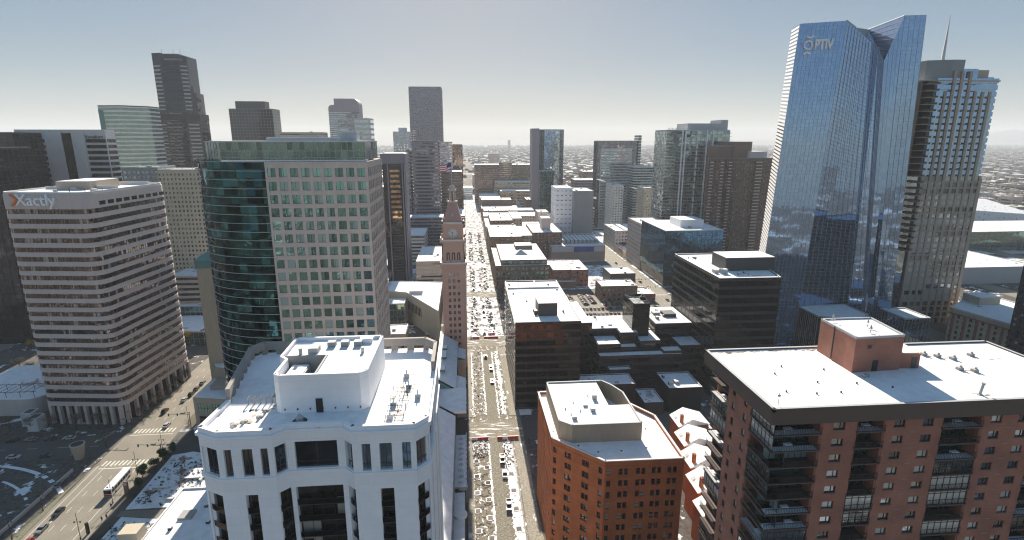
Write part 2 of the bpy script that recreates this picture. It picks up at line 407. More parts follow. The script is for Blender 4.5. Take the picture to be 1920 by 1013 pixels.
class Bld:
    """one building: an Empty at its base, its parts as children"""
    def __init__(s, name, label, cat, foot, z0=0.0, group=None):
        cx = sum(p[0] for p in foot) / len(foot); cy = sum(p[1] for p in foot) / len(foot)
        s.loc = (cx, cy, z0); s.foot = foot
        s.root = bpy.data.objects.new(name, None); COL.objects.link(s.root)
        s.root.location = s.loc; s.root.empty_display_size = 3
        props(s.root, label, cat, group)
    def part(s, name, mb, mats, label=None, parent=None, kind=None):
        if not mb.v: return None
        o = link(name, mb.mesh(name, mats, s.loc), (0, 0, 0), parent or s.root)
        if label: o['label'] = label
        if kind: o['kind'] = kind
        return o
    def punched(s, z0, z1, fh, bay, wr, hr, wall, pane, depth=0.3, zvis=0, maxn=100, top=0.0, foot=None, frame=None, skip=(), solid=(), sill=0.5, only_wall=False):
        foot = foot or s.foot
        mb = MB(); mb.prism(foot, z0, z1)
        cells = []
        nr = max(1, int(round((z1 - top - z0) / fh)))
        h = (z1 - top - z0) / nr
        for k, (O, U, L) in enumerate(edges(foot)):
            nc = max(1, int(round(L / bay))); w = L / nc
            if k in solid or L < 2:
                mb.fbox(O, U, 0, L, z0, z1, 0.0, depth); continue
            pw = w * (1 - wr) / 2
            fc = faces_cam(O, U, L)
            for i in range(nc + 1):
                u0 = max(0, i * w - pw) if i else -depth * 0.5
                u1 = min(L, i * w + pw) if i < nc else L + depth
                mb.fbox(O, U, u0, u1, z0, z1, 0.0, depth)
            for j in range(nr + 1):
                a = z0 + j * h - h * (1 - hr) * (1 - sill); b = z0 + j * h + h * (1 - hr) * sill
                if j == nr: b = z1
                mb.fbox(O, U, 0, L, max(z0, a), min(z1, b), 0.0, depth - 0.03)
            for j in range(nr):
                for i in range(nc):
                    if (k, i) in skip: continue
                    cells.append((fc, z0 + j * h + h * (1 - hr) * sill >= zvis, O, U, i * w + pw, (i + 1) * w - pw, z0 + j * h + h * (1 - hr) * sill, z0 + (j + 1) * h - h * (1 - hr) * (1 - sill)))
        s.part('wall', mb, [wall])
        def dist(c):
            return (0 if c[0] else 1, 0 if c[1] else 1, (c[2][0] + c[3][0] * c[4]) ** 2 + (c[2][1] + c[3][1] * c[4]) ** 2 + (c[6] - CAM_H) ** 2)
        cells.sort(key=dist)
        cache = {}
        rest = MB(); nind = 0
        fm = frame or M['dkgrey']
        for n, (fc, vis, O, U, u0, u1, a, b) in enumerate(cells):
            ww, hh = u1 - u0, b - a
            if n < maxn and fc:
                key = (round(ww, 2), round(hh, 2))
                if key not in cache:
                    w_ = MB()
                    w_.quad((0, 0), (1, 0), -ww / 2, ww / 2, 0, hh, 0.05, 0)
                    t_ = min(0.1, ww * 0.06)
                    w_.fbox((0, 0), (1, 0), -ww / 2, ww / 2, 0, t_, 0.05, 0.12, 1)
                    w_.fbox((0, 0), (1, 0), -t_ / 2, t_ / 2, t_, hh, 0.05, 0.11, 1)
                    cache[key] = w_.mesh('window', [pane, fm])
                um = (u0 + u1) / 2
                link('window', cache[key], (O[0] + U[0] * um - s.loc[0], O[1] + U[1] * um - s.loc[1], a - s.loc[2]), s.root, math.atan2(U[1], U[0]))
            else:
                rest.quad(O, U, u0, u1, a, b, 0.05)
        if rest.v:
            s.part('window', rest, [pane], kind='stuff')
    def bands(s, z0, z1, fh, hr, wall, gl, proud=0.25, top=1.5, mull=3.0, foot=None, wallname='wall', base=0.0, mullmat=None):
        """floor-high strips: solid spandrel rings between ribbons of glass, one window_band per floor"""
        foot = foot or s.foot
        mb = MB(); mb.prism(foot, z0, z1)
        nr = max(1, int(round((z1 - top - z0 - base) / fh))); h = (z1 - top - z0 - base) / nr
        outer = inset(foot, -proud)
        def ring(a, b):
            mb.prism(outer, a, b)
        if base: pass
        for j in range(nr + 1):
            a = z0 + base + j * h
            if j == nr: ring(a, z1)
            else: ring(a, a + h * (1 - hr))
        s.part(wallname, mb, [wall])
        for j in range(nr):
            g = MB(); a = z0 + base + j * h + h * (1 - hr)
            for O, U, L in edges(foot):
                g.quad(O, U, 0, L, a + 0.01, a + h * hr - 0.01, 0.06, 0)
                if mull and L > mull and faces_cam(O, U, L):
                    n = int(L / mull)
                    for i in range(1, n):
                        g.fbox(O, U, i * L / n - 0.06, i * L / n + 0.06, a + 0.01, a + h * hr - 0.01, 0.06, 0.16, 1)
            s.part('window_band', g, [gl, mullmat or M['dkgrey']])
        return h
    def curtain(s, z0, z1, fh, bay, gl, mull, foot=None, fin=0.18, mw=0.12, name='glass_facade', solid_top=0, hw=0.14, skip=()):
        foot = foot or s.foot
        mb = MB(); mb.prism(foot, z0, z1)
        s.part(name, mb, [gl])
        g = MB()
        for k, (O, U, L) in enumerate(edges(foot)):
            if k in skip: continue
            n = max(1, int(round(L / bay)))
            for i in range(n + 1):
                g.fbox(O, U, i * L / n - mw / 2, i * L / n + mw / 2, z0, z1, 0.0, fin)
            nr = max(1, int(round((z1 - z0) / fh)))
            for j in range(nr + 1):
                z = z0 + (z1 - z0) * j / nr
                g.fbox(O, U, 0, L, max(z0, z - hw / 2), min(z1, z + hw / 2), 0.0, fin * 0.6)
        s.part('mullion_grid', g, [mull])
    def roof(s, z, par=None, h=1.0, foot=None, snow='snow', t=0.45, sh=0.3, out=0.0, name='roof'):
        foot = foot or s.foot
        r = MB(); r.prism(inset(foot, t - out if out < t else 0.01), z + 0.003, z + sh, 0)
        s.part(name, r, [M[snow]])
        if h:
            p = MB(); o_ = inset(foot, -out); i_ = inset(foot, t); n = len(foot)
            for k in range(n):
                q = [o_[k], o_[(k + 1) % n], i_[(k + 1) % n], i_[k]]
                p.prism(q, z + 0.001, z + h, 0)
                p.prism([(a[0] * .9 + b[0] * .1, a[1] * .9 + b[1] * .1) for a, b in zip(q, q[3:] + q[:3])] if False else q, z + h + 0.002, z + h + 0.07, 1)
            s.part('parapet', p, [par or M['ltgrey'], M['snow']])
    def box(s, name, x0, x1, y0, y1, z0, z1, mat, snowtop=True, label=None, rot=0):
        b = MB(); f = rect(x0, x1, y0, y1, rot)
        b.prism(f, z0, z1, 0)
        if snowtop: b.prism(inset(f, 0.15), z1 + 0.002, z1 + 0.16, 1)
        return s.part(name, b, [mat, M['snow']], label)
    def clutter(s, x0, x1, y0, y1, z, n=6, seed=1, big=2.4, mats=None):
        r = random.Random(seed)
        for _ in range(n):
            x = r.uniform(x0, x1); y = r.uniform(y0, y1); k = r.random()
            if k < 0.45:
                w = r.uniform(0.8, big); dd = r.uniform(0.8, big); hh = r.uniform(0.6, 1.7)
                b = MB(); b.box(x - w / 2, x + w / 2, y - dd / 2, y + dd / 2, z, z + hh, 0)
                b.box(x - w / 2 + .1, x + w / 2 - .1, y - dd / 2 + .1, y + dd / 2 - .1, z + hh + .002, z + hh + 0.1, 1)
                b.box(x - w / 2 - .12, x - w / 2 - .002, y - dd / 3, y + dd / 3, z + .2, z + hh * .7, 2)
                s.part('hvac_unit', b, [M[r.choice(mats or ['ltgrey', 'grey', 'concrete'])], M['snow'], M['dkgrey']])
            elif k < 0.8:
                b = MB(); hh = r.uniform(0.5, 1.3); b.cyl(x, y, z, z + hh, 0.14, 8); b.cyl(x, y, z + hh, z + hh + 0.22, 0.3, 8, 0, 0.12)
                s.part('vent_pipe', b, [M['dkgrey']])
            else:
                b = MB(); w = r.uniform(1, 2.2)
                b.box(x - w, x + w, y - 0.5, y + 0.5, z + 0.2, z + 0.55, 0); b.box(x - w + .1, x - w + .3, y - .3, y + .3, z, z + .2, 0); b.box(x + w - .3, x + w - .1, y - .3, y + .3, z, z + .2, 0)
                s.part('duct', b, [M['ltgrey']])
# ================================================================ SETTING
b = MB()
b.add([(-11900, -680, 0), (17900, -680, 0), (17900, 14500, 0), (-11900, 14500, 0)], [(0, 1, 2, 3)])
M['land'] = patchy('city_land', (0.12, 0.105, 0.085), snow=(0.55, 0.55, 0.56), cut=0.57, scale=0.012, third=(0.2, 0.17, 0.14))
struct('ground', b, [M['land']])

ROWS = [110, 215, 320, 428, 533, 638, 743, 848, 953, 1059, 1164]     # cross streets, centre lines
AVX = [-434, -288, -141, 11, 154, 300, 446, 592]                       # long streets, centre lines
W2 = 9.0
rd = MB()
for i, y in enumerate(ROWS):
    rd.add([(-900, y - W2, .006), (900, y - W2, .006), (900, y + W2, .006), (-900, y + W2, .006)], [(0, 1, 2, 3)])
struct('cross_street', rd, [M['asphalt_shaded']])
for x in AVX:
    rd = MB()
    if x == 11: continue
    if x == -141:
        c = [(-121, 20), (-132, 160), (-141, 290), (-141, 1400)]
        vs = [(a - 10.5, y_, .010) for a, y_ in c] + [(a + 10.5, y_, .010) for a, y_ in c]
        rd.add(vs, [(i, i + 4, i + 5, i + 1) for i in range(3)])
    else:
        rd.add([(x - 9.5, -200, .010), (x + 9.5, -200, .010), (x + 9.5, 1500, .010), (x - 9.5, 1500, .010)], [(0, 1, 2, 3)])
    struct('street', rd, [M['asphalt']])

def blockpoly(xa, xb, ya, yb):
    return [(xa, ya), (xb, ya), (xb, yb), (xa, yb)]
for yi in range(len(ROWS) - 1):
    ya, yb = ROWS[yi] + W2, ROWS[yi + 1] - W2
    for xi in range(len(AVX) - 1):
        xl, xr = AVX[xi], AVX[xi + 1]
        xa = xl + (12.5 if xl == 11 else 9.5); xb = xr - (12.5 if xr == 11 else 9.5)
        if xl == -141: xa = -121.0 if yb > 300 or ya > 200 else -117.0
        if xr == -141: xb = -146.0 if ya < 150 else -151.0
        if (xi, yi) in ((2, 0), (3, 0)) and False: continue
        b = MB(); b.prism(blockpoly(xa, xb, ya, yb), 0.0, 0.13)
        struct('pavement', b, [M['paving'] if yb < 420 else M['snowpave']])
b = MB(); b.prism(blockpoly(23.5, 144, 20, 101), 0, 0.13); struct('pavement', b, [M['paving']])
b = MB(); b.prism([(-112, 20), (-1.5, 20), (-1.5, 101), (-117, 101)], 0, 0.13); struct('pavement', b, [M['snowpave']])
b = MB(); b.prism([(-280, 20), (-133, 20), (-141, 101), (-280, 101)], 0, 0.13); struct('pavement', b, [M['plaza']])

# the mall
b = MB(); b.add([(-1, 20, .016), (22.5, 20, .016), (22.5, 330, .016), (-1, 330, .016)], [(0, 1, 2, 3)])
struct('mall_pavement', b, [M['mall']])
b = MB(); b.add([(-1, 330, .016), (22.5, 330, .016), (22.5, 1250, .016), (-1, 1250, .016)], [(0, 1, 2, 3)])
struct('mall_pavement', b, [M['mallfar']])
b = MB(); b.add([(7.6, 20, .022), (12.6, 20, .022), (12.6, 306, .022), (7.6, 306, .022)], [(0, 1, 2, 3)])
struct('mall_lane', b, [patchy('lane_surface', (0.24, 0.22, 0.18), cut=0.72, scale=0.3, third=(0.32, 0.3, 0.24))])
b = MB()
for y in (215, 320, 428): b.add([(-1.2, y - 7, .026), (22.7, y - 7, .026), (22.7, y + 7, .026), (-1.2, y + 7, .026)], [(0, 1, 2, 3)])
struct('mall_crossing', b, [patchy('crossing_surface', (0.27, 0.24, 0.18), cut=0.56, scale=0.5, stretch=(.25, 1, 1), third=(0.36, 0.32, 0.25))])
b = MB(); b.prism(blockpoly(17.8, 22.3, 20, 204), 0.02, 0.16); b.prism(blockpoly(17.8, 22.3, 226, 309), 0.02, 0.16)
b.prism(blockpoly(-1.4, 0.9, 20, 204), 0.02, 0.16); b.prism(blockpoly(-1.4, 0.9, 226, 309), 0.02, 0.16)
struct('sidewalk', b, [patchy('walk_surface', (0.36, 0.33, 0.27), cut=0.62, scale=0.35, stretch=(1, .3, 1), third=(0.42, 0.39, 0.33))])
b = MB(); b.prism(blockpoly(22.9, 31, 310, 330), .14, .19); b.prism(blockpoly(22.6, 28, 226, 300), 0.14, 0.2)
struct('snow_cover', b, [M['snow']])

# painted markings of the left street and the 15th street
def lane_x(y):
    return -132 + (y - 160) * (-9 / 130.0) if y > 160 else -121 + (y - 20) * (-11 / 140.0)
mk = MB()
def dash(x0, y0, x1, y1, w=0.16, z=.018):
    a = Vector((x1 - x0, y1 - y0)).normalized(); n_ = Vector((-a.y, a.x)) * w / 2
    mk.add([(x0 - n_.x, y0 - n_.y, z), (x0 + n_.x, y0 + n_.y, z), (x1 + n_.x, y1 + n_.y, z), (x1 - n_.x, y1 - n_.y, z)], [(0, 1, 2, 3)])
for off in (-4.2, -0.6, 3.0):
    y = 100
    while y < 420:
        if not (200 < y < 229 or 305 < y < 332): dash(lane_x(y) + off, y, lane_x(y + 3) + off, y + 3)
        y += 9
for off in (-6.4, 6.0, -9.2):
    for y in range(100, 198, 4): dash(lane_x(y) + off, y, lane_x(y + 4) + off, y + 4, 0.2)
for y in (201.5, 226):
    for k in range(11):
        x = lane_x(y) - 7.8 + k * 1.55
        dash(x, y - 1.7, x, y + 1.7, 0.65)
dash(lane_x(198) - 8, 198, lane_x(198) + 8.5, 198, 0.5); dash(lane_x(222) - 9, 222.6, lane_x(222) + 8.5, 222.6, 0.4)
for off in (-3, 0.5, 4):
    for y in range(340, 640, 10):
        if abs(y - 428) > 11: dash(154 + off, y, 154 + off, y + 3, .18)
for y in (415, 441):
    for k in range(10): dash(146.5 + k * 1.6, y - 1.6, 146.5 + k * 1.6, y + 1.6, .6)
for x in range(-205, -150, 12): dash(x, 215, x + 4, 215, .2)
struct('road_marking', mk, [M['paint']])
b = MB(); b.add([(-145.5, 110, .014), (-138.8, 110, .014), (-146.0, 196, .014), (-149.2, 196, .014)], [(0, 1, 2, 3)])
struct('bike_lane', b, [patchy('bike_lane', (0.2, 0.2, 0.14), cut=0.68, scale=.5)])

# ================================================================ WHITE APARTMENT TOWER (foreground)
def white_tower():
    Z = 78.0
    F = [(-43.6, 82.6), (-40.0, 80.6), (-31.5, 80.6), (-29.9, 82.2), (-20.7, 82.2), (-19.1, 80.6), (-9.0, 80.6), (-6.9, 83.0), (-6.9, 93.5), (-6.9, 112.5), (-9.4, 115.5), (-44.5, 115.5), (-46.5, 112.5), (-42.9, 92)]
    B = Bld('apartment_tower', 'white octagonal apartment tower with snowy roof and dark recessed balcony strips', 'apartment tower', F)
    core = inset(F, 1.1)
    g = MB(); g.prism(core, 0, Z - 1.2)
    B.part('balcony_glazing', g, [G['bronze']])
    # strips as fractions of each front edge: (u0,u1) lower and top row openings
    low = {0: [(0.12, .94)], 1: [(0.40, 0.63)], 2: [(0.12, 1.0)], 3: [(0.08, 0.92)], 4: [(0.1, 1.0)], 5: [(0.40, 0.62)], 6: [(0.0, 0.9)], 7: [(0.35, 0.5)], 8: [(0.2, 0.3), (0.6, 0.7)], 13: [(0.3, 0.8)], 12: [(0.3, 0.45), (0.6, 0.8)]}
    upp = {0: [(0.1, 0.95)], 1: [(0.10, 0.24), (0.42, 0.62), (0.76, 0.90)], 2: [(0.05, 0.95)], 3: [(0.13, 0.87)], 4: [(0.05, 0.95)], 5: [(0.14, 0.28), (0.42, 0.62), (0.78, 0.92)], 6: [(0.05, 0.95)], 7: [(0.1, 0.9)], 8: [(0.06, 0.14)], 13: [(0.3, 0.8)], 12: [(0.3, 0.45), (0.6, 0.8)]}
    w = MB(); D0 = -1.1
    def edgewall(O, U, L, ops, za, zb):
        u = 0
        for a, b_ in ops:
            if a * L > u + .01: w.fbox(O, U, u, a * L, za, zb, D0 - .02, 0)
            u = b_ * L
        if u < L - .01: w.fbox(O, U, u, L, za, zb, D0 - .02, 0)
    for k, (O, U, L) in enumerate(edges(F)):
        edgewall(O, U, L, low.get(k, []), 0, 66.9)
        w.fbox(O, U, 0, L, 66.9, 70.3, D0 - .01, 0.0)
        edgewall(O, U, L, upp.get(k, []), 70.3, 75.2)
        w.fbox(O, U, 0, L, 75.2, 77.4, D0 - .01, 0.0)
    w.prism(inset(F, -0.35), 77.0, 77.55)
    w.prism(inset(F, -0.25), 69.6, 70.1)
    B.part('wall', w, [M['white']])
    # individual panes of the top row, balcony slabs with rails in the strips
    for k, (O, U, L) in enumerate(edges(F)):
        for (a, b_) in upp.get(k, []):
            q = MB(); q.fbox(O, U, a * L + .002, b_ * L - .002, 70.32, 75.18, -0.55, -0.5, 0)
            q.fbox(O, U, (a + b_) / 2 * L - .06, (a + b_) / 2 * L + .06, 70.32, 75.18, -0.5, -0.42, 1)
            q.fbox(O, U, a * L, b_ * L, 71.3, 71.4, -0.5, -0.42, 1)
            B.part('window', q, [G['darkwin'] if k < 4 else G['paleblue'], M['dkgrey']])
        for (a, b_) in low.get(k, []):
            z = 3.2
            while z < 66:
                if z > 20:
                    q = MB()
                    q.fbox(O, U, a * L + .01, b_ * L - .01, z, z + 0.2, -1.08, -0.35, 0)
                    q.fbox(O, U, a * L + .02, b_ * L - .02, z + 1.2, z + 1.27, -0.3, -0.22, 1)
                    q.fbox(O, U, a * L + .02, b_ * L - .02, z + .25, z + 1.2, -0.27, -0.25, 2)
                    nb = max(2, int((b_ - a) * L / 1.6))
                    for i in range(nb + 1):
                        uu = a * L + .05 + i * ((b_ - a) * L - .1) / nb
                        q.fbox(O, U, uu - .03, uu + .03, z + .25, z + 3.1, -1.09, -1.0, 1)
                    B.part('balcony', q, [M['dkgrey'], M['black'], G['dark']])
                z += 3.15
    # roof deck (front part), parapet, raised rear screen with openings
    FR = F[:8] + [(-6.9, 101.5), (-9.2, 104.5), (-41.0, 104.5), (-43.6, 101.5)]
    r = MB(); r.prism(inset(FR, 0.7), 77.4, 77.62)
    r.prism([(-44.5, 104.6), (-8, 104.6), (-8, 114.7), (-44.0, 114.7)], 73.4, 73.6)
    B.part('roof', r, [M['snow']])
    p = MB()
    for k, (O, U, L) in enumerate(edges(F)):
        if k < 9 or k == 13: p.fbox(O, U, 0, L, 77.56, 78.35, -0.75, -0.05)
    B.part('parapet', p, [M['white']])
    s_ = MB()
    for k, (O, U, L) in enumerate(edges(F)):
        if k in (9, 10, 11, 12) or k == 8:
            pass
        if k in (9, 10, 11, 12):
            s_.fbox(O, U, 0, L, 78.6, 80.3, -0.7, 0.02)
            n_ = max(1, int(L / 3.2))
            for i in range(n_ + 1):
                c_ = i * L / n_
                s_.fbox(O, U, max(0, c_ - .75), min(L, c_ + .75), 74.0, 78.6, -0.65, 0)
    s_.fbox((-6.9, 93.5), (0, 1), 8, 19, 77.6, 80.3, -0.7, 0.02)
    B.part('roof_screen', s_, [M['screen']])
    rs = random.Random(12); m_ = MB()
    for (x, y, n_) in ((-38, 84.6, 7), (-35.4, 86, 8), (-37, 88.5, 4), (-34.6, 89.5, 3), (-12.5, 86, 5), (-10.5, 96, 4), (-13, 92, 5), (-11.5, 100, 4), (-24, 84.0, 2)):
        for _ in range(n_):
            px_, py_ = x + rs.gauss(0, .7), y + rs.gauss(0, .7); a_ = rs.uniform(.12, .5)
            m_.add([(px_ + a_ * rs.uniform(.5, 1.6) * math.cos(k * PI / 4), py_ + a_ * rs.uniform(.5, 1.6) * math.sin(k * PI / 4), 77.626) for k in range(8)], [tuple(range(8))])
    B.part('melt_stain', m_, [M['taupe']], kind='stuff')
    # penthouse
    PH = [(-33.0, 88.2), (-32.0, 87.4), (-18.6, 87.4), (-17.4, 88.6), (-17.2, 105.8), (-34.4, 105.8), (-34.4, 96), (-33.0, 94.5)]
    ph = MB()
    for O, U, L in edges(PH): ph.fbox(O, U, 0, L, 77.5, 84.6, -0.5, 0)
    ph.fbox((-26.5, 87.4), (1, 0), 0, 0, 0, 0, 0, 0) if False else None
    e = B.part('penthouse', ph, [M['white']])
    q = MB(); q.prism(inset([(-33.0, 96.6), (-18.4, 96.6), (-17.4, 96.7), (-17.2, 105.8), (-34.4, 105.8), (-34.2, 96.7)], .5), 83.5, 84.0)
    q.prism([(-26.4, 87.95), (-18.8, 87.95), (-17.95, 88.7), (-17.75, 96.9), (-26.4, 96.9)], 83.5, 84.0)
    B.part('penthouse_roof', q, [M['snow']])
    q = MB(); q.fbox((-26.4, 88), (0, 1), 0, 9, 77.7, 84.3, 0, .3); q.fbox((-33.9, 97), (1, 0), 0, 7.5, 77.7, 84.3, 0, .3)
    q.prism([(-33.6, 88.2), (-26.5, 88.2), (-26.5, 96.7), (-33.6, 96.7)], 80.2, 80.4)
    B.part('equipment_well', q, [M['grey']])
    q = MB(); q.box(-32.2, -29.0, 90.2, 95.5, 80.4, 82.9, 0); q.box(-32.0, -29.2, 90.4, 95.3, 82.9, 83.1, 1); q.box(-28.9, -28.3, 91, 95, 80.4, 81.6, 0)
    B.part('cooling_unit', q, [M['ltgrey'], M['snow']])
    q = MB(); q.fbox((-26.2, 87.35), (1, 0), 0, 1.15, 77.6, 80.2, 0.02, .06)
    B.part('door', q, [M['black']])
    q = MB(); q.box(-30.0, -28.2, 98.0, 100.2, 84, 85.0, 0); q.box(-29.9, -28.3, 98.1, 100.1, 85.0, 85.12, 1); B.part('hvac_unit', q, [M['ltgrey'], M['snow']])
    for x in (-26.5, -24.0, -21.5):
        q = MB(); q.box(x - .75, x + .75, 101.3, 102.6, 84, 84.9, 0); q.box(x - .7, x + .7, 101.35, 102.55, 84.9, 85.0, 1); B.part('hvac_unit', q, [M['grey'], M['snow']])
    q = MB(); q.cyl(-31.2, 97.6, 84, 85.4, .35, 10); B.part('vent_pipe', q, [M['ltgrey']])
    q = MB(); q.cyl(-20, 98.2, 84, 85.0, .3, 10); B.part('vent_pipe', q, [M['ltgrey']])
    q = MB(); q.box(-21.5, -19.0, 102.9, 105, 84, 84.7, 0); q.box(-21.4, -19.1, 103, 104.9, 84.7, 84.85, 1); B.part('hvac_unit', q, [M['white'], M['snow']])
    # gooseneck row, dome, antennas, frames
    for i in range(5):
        x = -38.9 + i * 1.0; q = MB(); y = 91.2 + i * .1
        q.tube((x, y, 77.6), (x, y, 78.8), .13, 7); q.tube((x, y, 78.8), (x + .25, y, 79.1), .13, 7); q.tube((x + .25, y, 79.1), (x + .5, y - .05, 78.7), .13, 7)
        B.part('vent_pipe', q, [M['concrete']])
    q = MB(); q.cyl(-28.2, 84.5, 77.63, 77.7, 1.2, 14, 1); q.cyl(-28.2, 84.5, 77.7, 78.3, .55, 12, 0); q.cyl(-28.2, 84.5, 78.3, 78.9, .7, 12, 0, .2)
    B.part('exhaust_fan', q, [M['ltgrey'], M['black']])
    for (x, y) in ((-37.2, 84.4), (-35.2, 85.8), (-38.4, 83.3), (-34.9, 88)):
        q = MB(); q.cyl(x, y, 77.6, 78.2, .25, 8); q.box(x - .6, x + .5, y + .4, y + .9, 77.6, 77.9); B.part('roof_drain', q, [M['concrete']])
    q = MB()
    for k in range(4):
        y = 84.2 + k * 3.6
        q.tube((-14.3 + k * .15, y, 78.1), (-11.0, y, 78.1), .06, 5)
        for x in (-14.2, -12.6, -11.2): q.tube((x, y, 77.6), (x, y, 78.5), .06, 5)
    for x in (-14.0, -12.6, -11.4): q.tube((x, 83.5, 78.1), (x + .7, 96, 78.1), .05, 5)
    B.part('antenna_frame', q, [M['dkgrey']])
    for (x, y) in ((-13.4, 88.6), (-11.4, 95.5), (-9.4, 91.4), (-12.3, 100.4), (-13.4, 84.3)):
        q = MB(); q.box(x - .5, x + .5, y - .5, y + .5, 77.6, 78.4, 0); q.box(x - .45, x + .45, y - .45, y + .45, 78.4, 78.5, 1); q.cyl(x, y, 78.5, 79.2, .12, 6, 0)
        B.part('hvac_unit', q, [M['ltgrey'], M['snow']])
    q = MB(); q.tube((-12.0, 93.0, 77.6), (-12.0, 93.0, 81.0), .06, 6); q.tube((-12.6, 93, 80.2), (-11.4, 93, 80.2), .05, 5); q.tube((-12, 92.4, 79.4), (-12, 93.6, 79.4), .05, 5)
    B.part('antenna', q, [M['dkgrey']])
    for k in range(7):
        q = MB(); q.box(-31.5 + k * 2.1, -31.3 + k * 2.1, 87.25, 87.38, 78.2, 78.5); B.part('wall_lamp', q, [M['dkgrey']])
white_tower()

# ================================================================ RED BRICK APARTMENT TOWER (right foreground)
def red_tower():
    Z = 82.0
    X0, X1, Y0, Y1 = 47.2, 108.0, 73.9, 98.9
    B = Bld('apartment_tower', 'red brick apartment tower with brown fascia, snowy flat roof and stacked corner balconies', 'apartment tower', rect(X0, X1, Y0, Y1))
    # walls stand 1.3 m inside the roof edge; segments of front (y) and left side (x)
    fx, fy = X0 + 1.6, Y0 + 1.6
    ZT = 79.2; FH = 2.95
    core = MB(); core.box(fx + 3.0, X1 - 1, fy + 2.6, Y1 - 1.3, 0, ZT)
    B.part('recess_wall', core, [M['brown']])
    front = [('bay', fx, 56.9), ('brick', 56.9, 62.9, 1), ('bay', 62.9, 67.9), ('brick', 67.9, 77.9, 2), ('bay', 77.9, 85.2), ('brick', 85.2, 95.0, 2), ('bay', 95.0, 100.0), ('brick', 100, 107, 1)]
    side = [('bay', fy + 0.0, 82.6), ('brick', 82.6, 91.0, 2), ('bay', 91.0, 97.8)]
    wall = MB()
    def brickseg(O, U, L, ncol, ww, hh):
        """masonry with true openings between z=6 and ZT"""
        nf = int((ZT - 5) / FH); gaps = []
        cw = L / ncol
        cols = [((i + .5) * cw - ww / 2, (i + .5) * cw + ww / 2) for i in range(ncol)]
        u = 0
        for a, b_ in cols:
            wall.fbox(O, U, u, a, 0, ZT, -0.4, 0); u = b_
        wall.fbox(O, U, u, L, 0, ZT, -0.4, 0)
        for ci, (a, b_) in enumerate(cols):
            zprev = 0
            for j in range(nf):
                zt = ZT - 0.9 - (nf - 1 - j) * FH; zb = zt - hh
                wall.fbox(O, U, a, b_, zprev, zb, -0.4, -0.003); zprev = zt
                if zb > 36:
                    w_ = MB()
                    w_.fbox(O, U, a, b_, zb, zt, -0.32, -0.28, 0)
                    t_ = .09
                    for (p0, p1, q0, q1) in ((a, b_, zb, zb + t_), (a, b_, zt - t_, zt), (a, a + t_, zb + t_, zt - t_), (b_ - t_, b_, zb + t_, zt - t_), (a + (b_ - a) * .62, a + (b_ - a) * .62 + t_, zb + t_, zt - t_)):
                        w_.fbox(O, U, p0, p1, q0, q1, -0.28, -0.2, 1)
                    wo = B.part('window', w_, [G['win'], M['black']])
                    si = MB(); si.fbox(O, U, a - .1, b_ + .1, zb - .16, zb, 0.002, .08); B.part('sill', si, [M['brown']], parent=wo)
            wall.fbox(O, U, a, b_, zprev, ZT, -0.4, -0.003)
        # drip grilles
        for j in range(nf):
            z = ZT - 0.9 - (nf - 1 - j) * FH + .55
            if z > 40 and ncol == 2: wall.fbox(O, U, L / 2 - .5, L / 2 + .5, z, z + .1, 0.0, .03, 1)
        wall.fbox(O, U, -0.001, 0.0, 0, ZT, -2.6, 0); 
        wall.fbox(O, U, -0.25, 0.0, 0, ZT, -2.7, -0.1); wall.fbox(O, U, L, L + .25, 0, ZT, -2.7, -0.1)
    for s in front:
        if s[0] == 'brick': brickseg((s[1], fy), (1, 0), s[2] - s[1], s[3], 2.0 if s[3] == 1 else 1.9, 1.35)
    for s in side:
        if s[0] == 'brick': brickseg((fx, s[2]), (0, -1), s[2] - s[1], s[3], 1.1, 1.35)
    wall.box(fx + 1, X1, Y1 - 1.8, Y1 - 1.3, 0, ZT)
    B.part('wall', wall, [M['redbrick'], M['grey']])
    r = random.Random(5)
    def bay(O, U, L, corner=False, depth=2.6):
        nf = int(ZT / FH)
        for j in range(nf):
            z = ZT - (nf - j) * FH
            if z < 30: continue
            kind = r.choice(['open', 'open', 'glazed', 'snow'])
            q = MB()
            q.fbox(O, U, 0.02, L - .02, z, z + .22, -depth, 0.25, 0)
            if kind == 'snow': q.fbox(O, U, 0.3, L - .3, z + .222, z + .3, -depth + 1.2, 0.1, 2)
            q.fbox(O, U, 0.02, L - .02, z + 1.25, z + 1.32, 0.17, 0.25, 1)
            q.fbox(O, U, 0.02, L - .02, z + .3, z + .36, 0.17, 0.25, 1)
            n_ = int(L / .28)
            for i in range(n_ + 1):
                uu = .05 + i * (L - .1) / n_
                q.fbox(O, U, uu - .02, uu + .02, z + .36, z + 1.25, 0.19, 0.23, 1)
            bo = B.part('balcony', q, [M['brownfascia'], M['black'], M['snow']])
            q = MB()
            dd = -depth + .1 if kind != 'glazed' else -0.1
            q.fbox(O, U, .1, L - .1, z + .24, z + FH - .02, dd - .04, dd, 0)
            m_ = max(2, int(L / 1.1))
            for i in range(m_ + 1):
                uu = .1 + i * (L - .2) / m_
                q.fbox(O, U, uu - .05, uu + .05, z + .24, z + FH - .02, dd, dd + .07, 1)
            q.fbox(O, U, .1, L - .1, z + FH - .6, z + FH - .52, dd, dd + .07, 1)
            B.part('balcony_glazing', q, [G['win'] if kind == 'glazed' else G['tealwin'], M['dkgrey']])
            if kind == 'snow' and L > 5:
                q = MB(); u_ = L * r.uniform(.2, .6)
                q.fbox(O, U, u_, u_ + 1.3, z + .9, z + 1.0, -1.2, -.5, 0)
                for a_ in (.05, 1.2): q.fbox(O, U, u_ + a_, u_ + a_ + .06, z + .22, z + .9, -1.1, -1.04, 0); q.fbox(O, U, u_ + a_, u_ + a_ + .06, z + .22, z + .9, -.7, -.64, 0)
                B.part('balcony_table', q, [M['white']], parent=bo)
